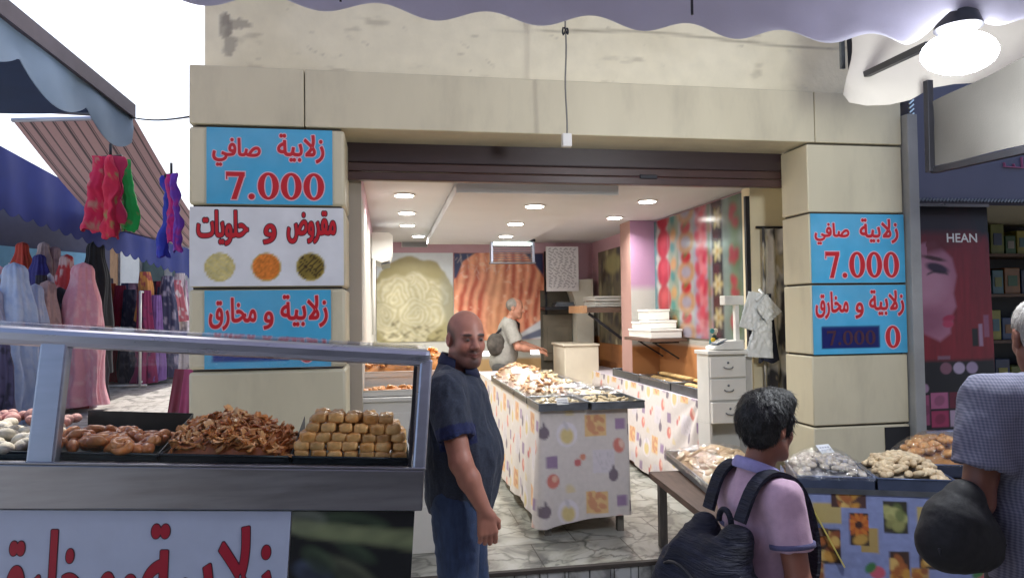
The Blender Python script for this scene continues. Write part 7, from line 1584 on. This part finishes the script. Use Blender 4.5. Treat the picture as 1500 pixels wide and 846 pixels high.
for q in (-1, 1):
    sp_pts = [(q*.075, -.13, 1.08), (q*.082, -.085, 1.178), (q*.085, -.02, 1.212), (q*.085, .060, 1.170), (q*.090, .100, 1.06), (q*.108, .090, .93), (q*.135, .0, .82), (q*.132, -.13, .74)]
    P = np.array(sp_pts); d = MB(); R_ = []
    for i in range(len(P)-1):
        for t in np.linspace(0, 1, 5)[:-1]:
            p0, p1, p2, p3 = P[max(i-1, 0)], P[i], P[i+1], P[min(i+2, len(P)-1)]; R_.append(.5*((2*p1)+(-p0+p2)*t+(2*p0-5*p1+4*p2-p3)*t*t+(-p0+3*p1-3*p2+p3)*t**3))
    R_ = np.array(R_); A = R_+np.array([-.024, 0, 0]); B = R_+np.array([.024, 0, 0]); cen = np.array([0, 0, 1.0]); out = R_-np.array([R_[0][0]*0, 0, 1.0]); out[:, 0] *= .2; out /= np.linalg.norm(out, axis=1)[:, None]
    part('strap', d.grid(np.stack([A, B, B+out*.012, A+out*.012, A], 1)), M['bagcl'], bpk, 60, world=False)
part('tan_strap', MB().tube([(.08, -.345, .90), (.12, -.33, .85), (.155, -.27, .80), (.17, -.20, .76)], .013, 8), mat('tan_webbing', S(176, 150, 120), .7, var=.1), bpk, 180, world=False)
part('blue_patch', MB().box((.135, -.16, .70), (.18, -.08, .82)), mat('blue_bottle', S(36, 80, 170), .3, var=.2), bpk, bev=.015, world=False)
part('zip', MB().tube([(.16*math.cos(t), -.27-.03*math.sin(t), .78+.18*math.sin(t)) for t in np.linspace(0, math.pi, 16)], .005, 6), M['dark'], bpk, 180, world=False)
part('carry_loop', MB().tube([(.03*math.cos(t), -.13, 1.06+.04*math.sin(t)) for t in np.linspace(0, math.pi, 9)], .009, 8), M['bagcl'], bpk, 180, world=False)

# ---- the man at the right edge, seen from behind
Jm = dict(pelvis=(0, 0, .92), waist=(0, -.01, 1.08), chest=(0, -.02, 1.32), hipL=(-.10, 0, .88), hipR=(.10, 0, .88), kneeL=(-.11, .06, .48), kneeR=(.11, -.03, .48), ankL=(-.11, .08, .085), ankR=(.11, -.14, .09), shL=(-.19, -.02, 1.425), shR=(.19, -.02, 1.425),
          elL=(-.262, -.055, 1.135), elR=(.26, -.02, 1.13), wrL=(-.225, .16, 1.03), wrR=(.24, .10, .90), neck0=(0, -.02, 1.45), neck1=(0, .02, 1.54), head=(-.005, .035, 1.605), headR=rotz(math.radians(-10))@rotx(math.radians(-8)), headS=1.0)
OSK = S(120, 76, 62)
om = atD(1550, 700, 2.12)
old = person('grey haired man in pale checked shirt at the right edge, back turned', (om[0], om[1], 0), math.radians(-14), Jm, 1.0, .006, OSK, lambda V, h: np.ones_like(V)*OSK, detail=True,
             hands={'R': ((0, .3, -1), (-.5, .5, 0), 1, 1.0, .5), 'L': ((.1, .8, -.5), (.3, .1, -1), 1, 1.0, 1.0)})
hc = np.array(Jm['head']); sd = SDF(hc-.16, hc+.16, .006); sd.ell(hc+np.array([0, -.018, .040]), (.082, .096, .084), .02); sd.ell(hc+np.array([0, -.045, -.02]), (.070, .055, .07), .03); hh_ = sdf_part('hair', sd, M['hairm'], old, lambda V: S(150, 146, 142)*np.ones_like(V)*(.7+.6*fbm(V*50, 3))[:, None]); wrinkle(hh_, .006, 50, 1); strands(hh_, old, 2500, .02, S(150, 146, 142), 6)
sd = SDF((-.42, -.32, .78), (.42, .32, 1.56), .007); sd.ell((0, 0, 1.08), (.205, .150, .22), .04); sd.ell((0, -.02, 1.30), (.200, .125, .17), .06); sd.ell((0, 0, .92), (.20, .15, .16), .06); sd.cap((0, -.02, 1.42), (0, -.01, 1.50), .085, .068, .04)
for q in (-1, 1): sd.cap((q*.08, -.02, 1.415), (q*.18, -.02, 1.41), .082, .074, .05)
for q in ('L', 'R'): sleeve(sd, Jm['sh'+q], lerp(Jm['sh'+q], Jm['el'+q], .62), .078, .082)
sd.half((0, 0, .84), (0, 0, -1)); sd.half((0, -.01, 1.49), (0, .4, 1))
def check_mat():
    m, n, l, P = _new('checked_shirt'); tc = n.new('ShaderNodeTexCoord'); mp = n.new('ShaderNodeMapping'); l.new(tc.outputs['Object'], mp.inputs[0]); P.inputs['Roughness'].default_value = .85
    sx_ = n.new('ShaderNodeSeparateXYZ'); l.new(mp.outputs[0], sx_.inputs[0]); outs = []
    for k, a in enumerate(('X', 'Z')):
        mm = n.new('ShaderNodeMath'); mm.operation = 'MULTIPLY'; l.new(sx_.outputs[a], mm.inputs[0]); mm.inputs[1].default_value = 760; sn_ = n.new('ShaderNodeMath'); sn_.operation = 'SINE'; l.new(mm.outputs[0], sn_.inputs[0]); outs.append(sn_)
    ad = n.new('ShaderNodeMath'); ad.operation = 'ADD'; l.new(outs[0].outputs[0], ad.inputs[0]); l.new(outs[1].outputs[0], ad.inputs[1]); mr = n.new('ShaderNodeMapRange'); l.new(ad.outputs[0], mr.inputs[0]); mr.inputs[1].default_value = -1.2; mr.inputs[2].default_value = 1.2
    mx = n.new('ShaderNodeMix'); mx.data_type = 'RGBA'; l.new(mr.outputs[0], mx.inputs[0]); mx.inputs[6].default_value = (*S(84, 86, 106), 1); mx.inputs[7].default_value = (*S(120, 120, 138), 1); l.new(mx.outputs[2], P.inputs['Base Color']); return m
s_ = sdf_part('shirt', sd, check_mat(), old); wrinkle(s_, .014, 6, 22, (1.4, 1.4, .8)); wrinkle(s_, .005, 18, 5)
G = np.zeros((5, 40, 3))
for i in range(40):
    t = math.radians(105+330*i/39)
    for j, (rr, zz) in enumerate(((.062, .02), (.067, .03), (.074, .02), (.084, -.004), (.08, -.012))): f = math.sin(t); G[j, i] = (rr*math.cos(t)*1.06, -.008+rr*f, 1.49-.026*f+zz)
part('collar', MB().grid(G).grid(G-np.array([0, 0, .003])), cloth_c('pale_collar', S(160, 160, 180), 60, .1), old, 180, world=False)
sd = SDF((-.3, -.32, .02), (.3, .3, 1.0), .008); sd.ell((0, 0, .90), (.18, .135, .12), .04)
for q in ('L', 'R'): sd.chain([Jm['hip'+q], Jm['knee'+q], np.array(Jm['ank'+q])+np.array([0, 0, -.03])], [.105, .078, .066], .03)
sdf_part('trousers', sd, cloth_c('black_trousers', S(28, 28, 36), 40, .2), old)
for q in ('L', 'R'): a = np.array(Jm['ank'+q]); sd = SDF(a+np.array([-.08, -.12, -.09]), a+np.array([.08, .26, .06]), .008); sd.ell(a+np.array([0, .05, -.04]), (.05, .15, .048), .02); sdf_part('shoe', sd, M['black'], old)
hbp = atD(1404, 768, 2.05); hb = thing('handbag', 'rounded black handbag hanging from the arm of the grey haired man', 'bag', hbp)
M['leather'] = mat('black_leather', (.010, .010, .012), .78, var=.2, bump=.2, bscale=40)
sd = SDF((-.18, -.14, -.2), (.18, .14, .2), .006); sd.cap((-.045, 0, -.045), (.05, 0, -.055), .075, .075, .04); sd.ell((0, 0, -.03), (.108, .06, .105), .03); sd.cap((0, 0, .03), (.02, 0, .075), .075, .05, .05); bb = sdf_part('bag_body', sd, M['leather'], hb); wrinkle(bb, .006, 14, 3)
elw = np.array(root_matrix(old) @ Vector(lerp(Jm['elL'], Jm['wrL'], .25).tolist()))-hbp
part('handles', MB().tube([(-.03, -.02, .06), (elw[0]-.03, elw[1]-.03, elw[2]), (elw[0], elw[1], elw[2]+.055), (elw[0]+.035, elw[1]+.02, elw[2]), (.04, .02, .06)], .009, 8), M['leather'], hb, 180, world=False)
part('seam', MB().tube([(.108*math.cos(t), -.052*math.cos(0)*abs(math.cos(t*.5-.8))*.6-.03, -.03+.085*math.sin(t)) for t in np.linspace(3.3, 6.1, 14)], .004, 6), M['dark'], hb, 180, world=False)

# ---- the man behind the display table, at the back of the shop
Jk = dict(pelvis=(0, -.05, .92), waist=(0, 0, 1.08), chest=(0, .06, 1.30), hipL=(-.10, -.04, .88), hipR=(.10, -.04, .88), kneeL=(-.11, .06, .48), kneeR=(.11, -.06, .48), ankL=(-.11, .08, .085), ankR=(.11, -.14, .09), shL=(-.185, .06, 1.40), shR=(.185, .06, 1.40),
          elL=(-.24, .20, 1.15), elR=(.24, .16, 1.13), wrL=(-.16, .40, 1.10), wrR=(.18, .38, 1.08), neck0=(0, .07, 1.43), neck1=(.0, .12, 1.52), head=(.0, .145, 1.60), headR=rotz(math.radians(-16))@rotx(math.radians(-10)), headS=1.05)
kk = onY(738, 480, 8.72)
cook = person('grey haired man in light shirt walking at the back of the shop', (kk[0], 8.72, .15), math.radians(-98), Jk, 1.0, .009, S(176, 124, 102), lambda V, h: np.ones_like(V)*S(176, 124, 102), detail=True, hi=(.45, .6, 1.78), hands={'R': ((0, .9, -.2), (-.3, 0, -1), 1, 1.0, .5), 'L': ((0, .9, -.2), (.3, 0, -1), -1, 1.0, .5)})
hc = np.array(Jk['head']); sd = SDF(hc-.17, hc+.17, .009); sd.ell(hc+np.array([0, -.022, .036]), (.084, .096, .086), .02); sdf_part('hair', sd, M['hairm'], cook, lambda V: S(128, 120, 112)*np.ones_like(V)*(.7+.6*fbm(V*50, 3))[:, None])
sd = SDF((-.42, -.34, .80), (.42, .42, 1.54), .010); sd.ell((0, .01, 1.08), (.195, .16, .22), .04); sd.ell((0, .05, 1.30), (.19, .13, .16), .06); sd.ell((0, -.03, .94), (.19, .15, .15), .06); sd.cap((0, .06, 1.40), (0, .08, 1.48), .085, .068, .04)
for q in (-1, 1): sd.cap((q*.08, .06, 1.39), (q*.175, .06, 1.385), .082, .074, .05)
for q in ('L', 'R'): sleeve(sd, Jk['sh'+q], lerp(Jk['sh'+q], Jk['el'+q], .75), .078, .076)
sd.half((0, 0, .86), (0, 0, -1)); sd.half((0, .07, 1.465), (0, .4, 1)); s_ = sdf_part('shirt', sd, cloth_c('light_grey_shirt', S(146, 143, 136), 40, .1), cook); wrinkle(s_, .014, 7, 9)
sd = SDF((-.3, -.32, .02), (.3, .3, 1.0), .012); sd.ell((0, -.03, .90), (.175, .135, .12), .04)
for q in ('L', 'R'): sd.chain([Jk['hip'+q], Jk['knee'+q], np.array(Jk['ank'+q])+np.array([0, 0, -.03])], [.105, .078, .066], .03)
sdf_part('trousers', sd, cloth_c('grey_trousers', S(70, 68, 66), 40, .2), cook)
sgb = thing('sling_bag', 'dark patterned sling bag across the back of the man behind the table', 'bag', (kk[0], 8.72, .15), math.radians(-98))
sd = SDF((.0, -.32, .9), (.36, .2, 1.4), .009); sd.ell((.155, -.10, 1.16), (.07, .11, .14), .03); x_ = sdf_part('bag_body', sd, mat('camouflage', S(70, 64, 58), .8, var=.7, scale=14), sgb); wrinkle(x_, .01, 14, 2)
part('strap', MB().tube([(.17, -.10, 1.28), (.12, .05, 1.43), (.02, .10, 1.475), (-.08, .19, 1.40), (-.16, .18, 1.22), (-.19, .06, 1.10)], .016, 8), M['dark'], sgb, 180, world=False)
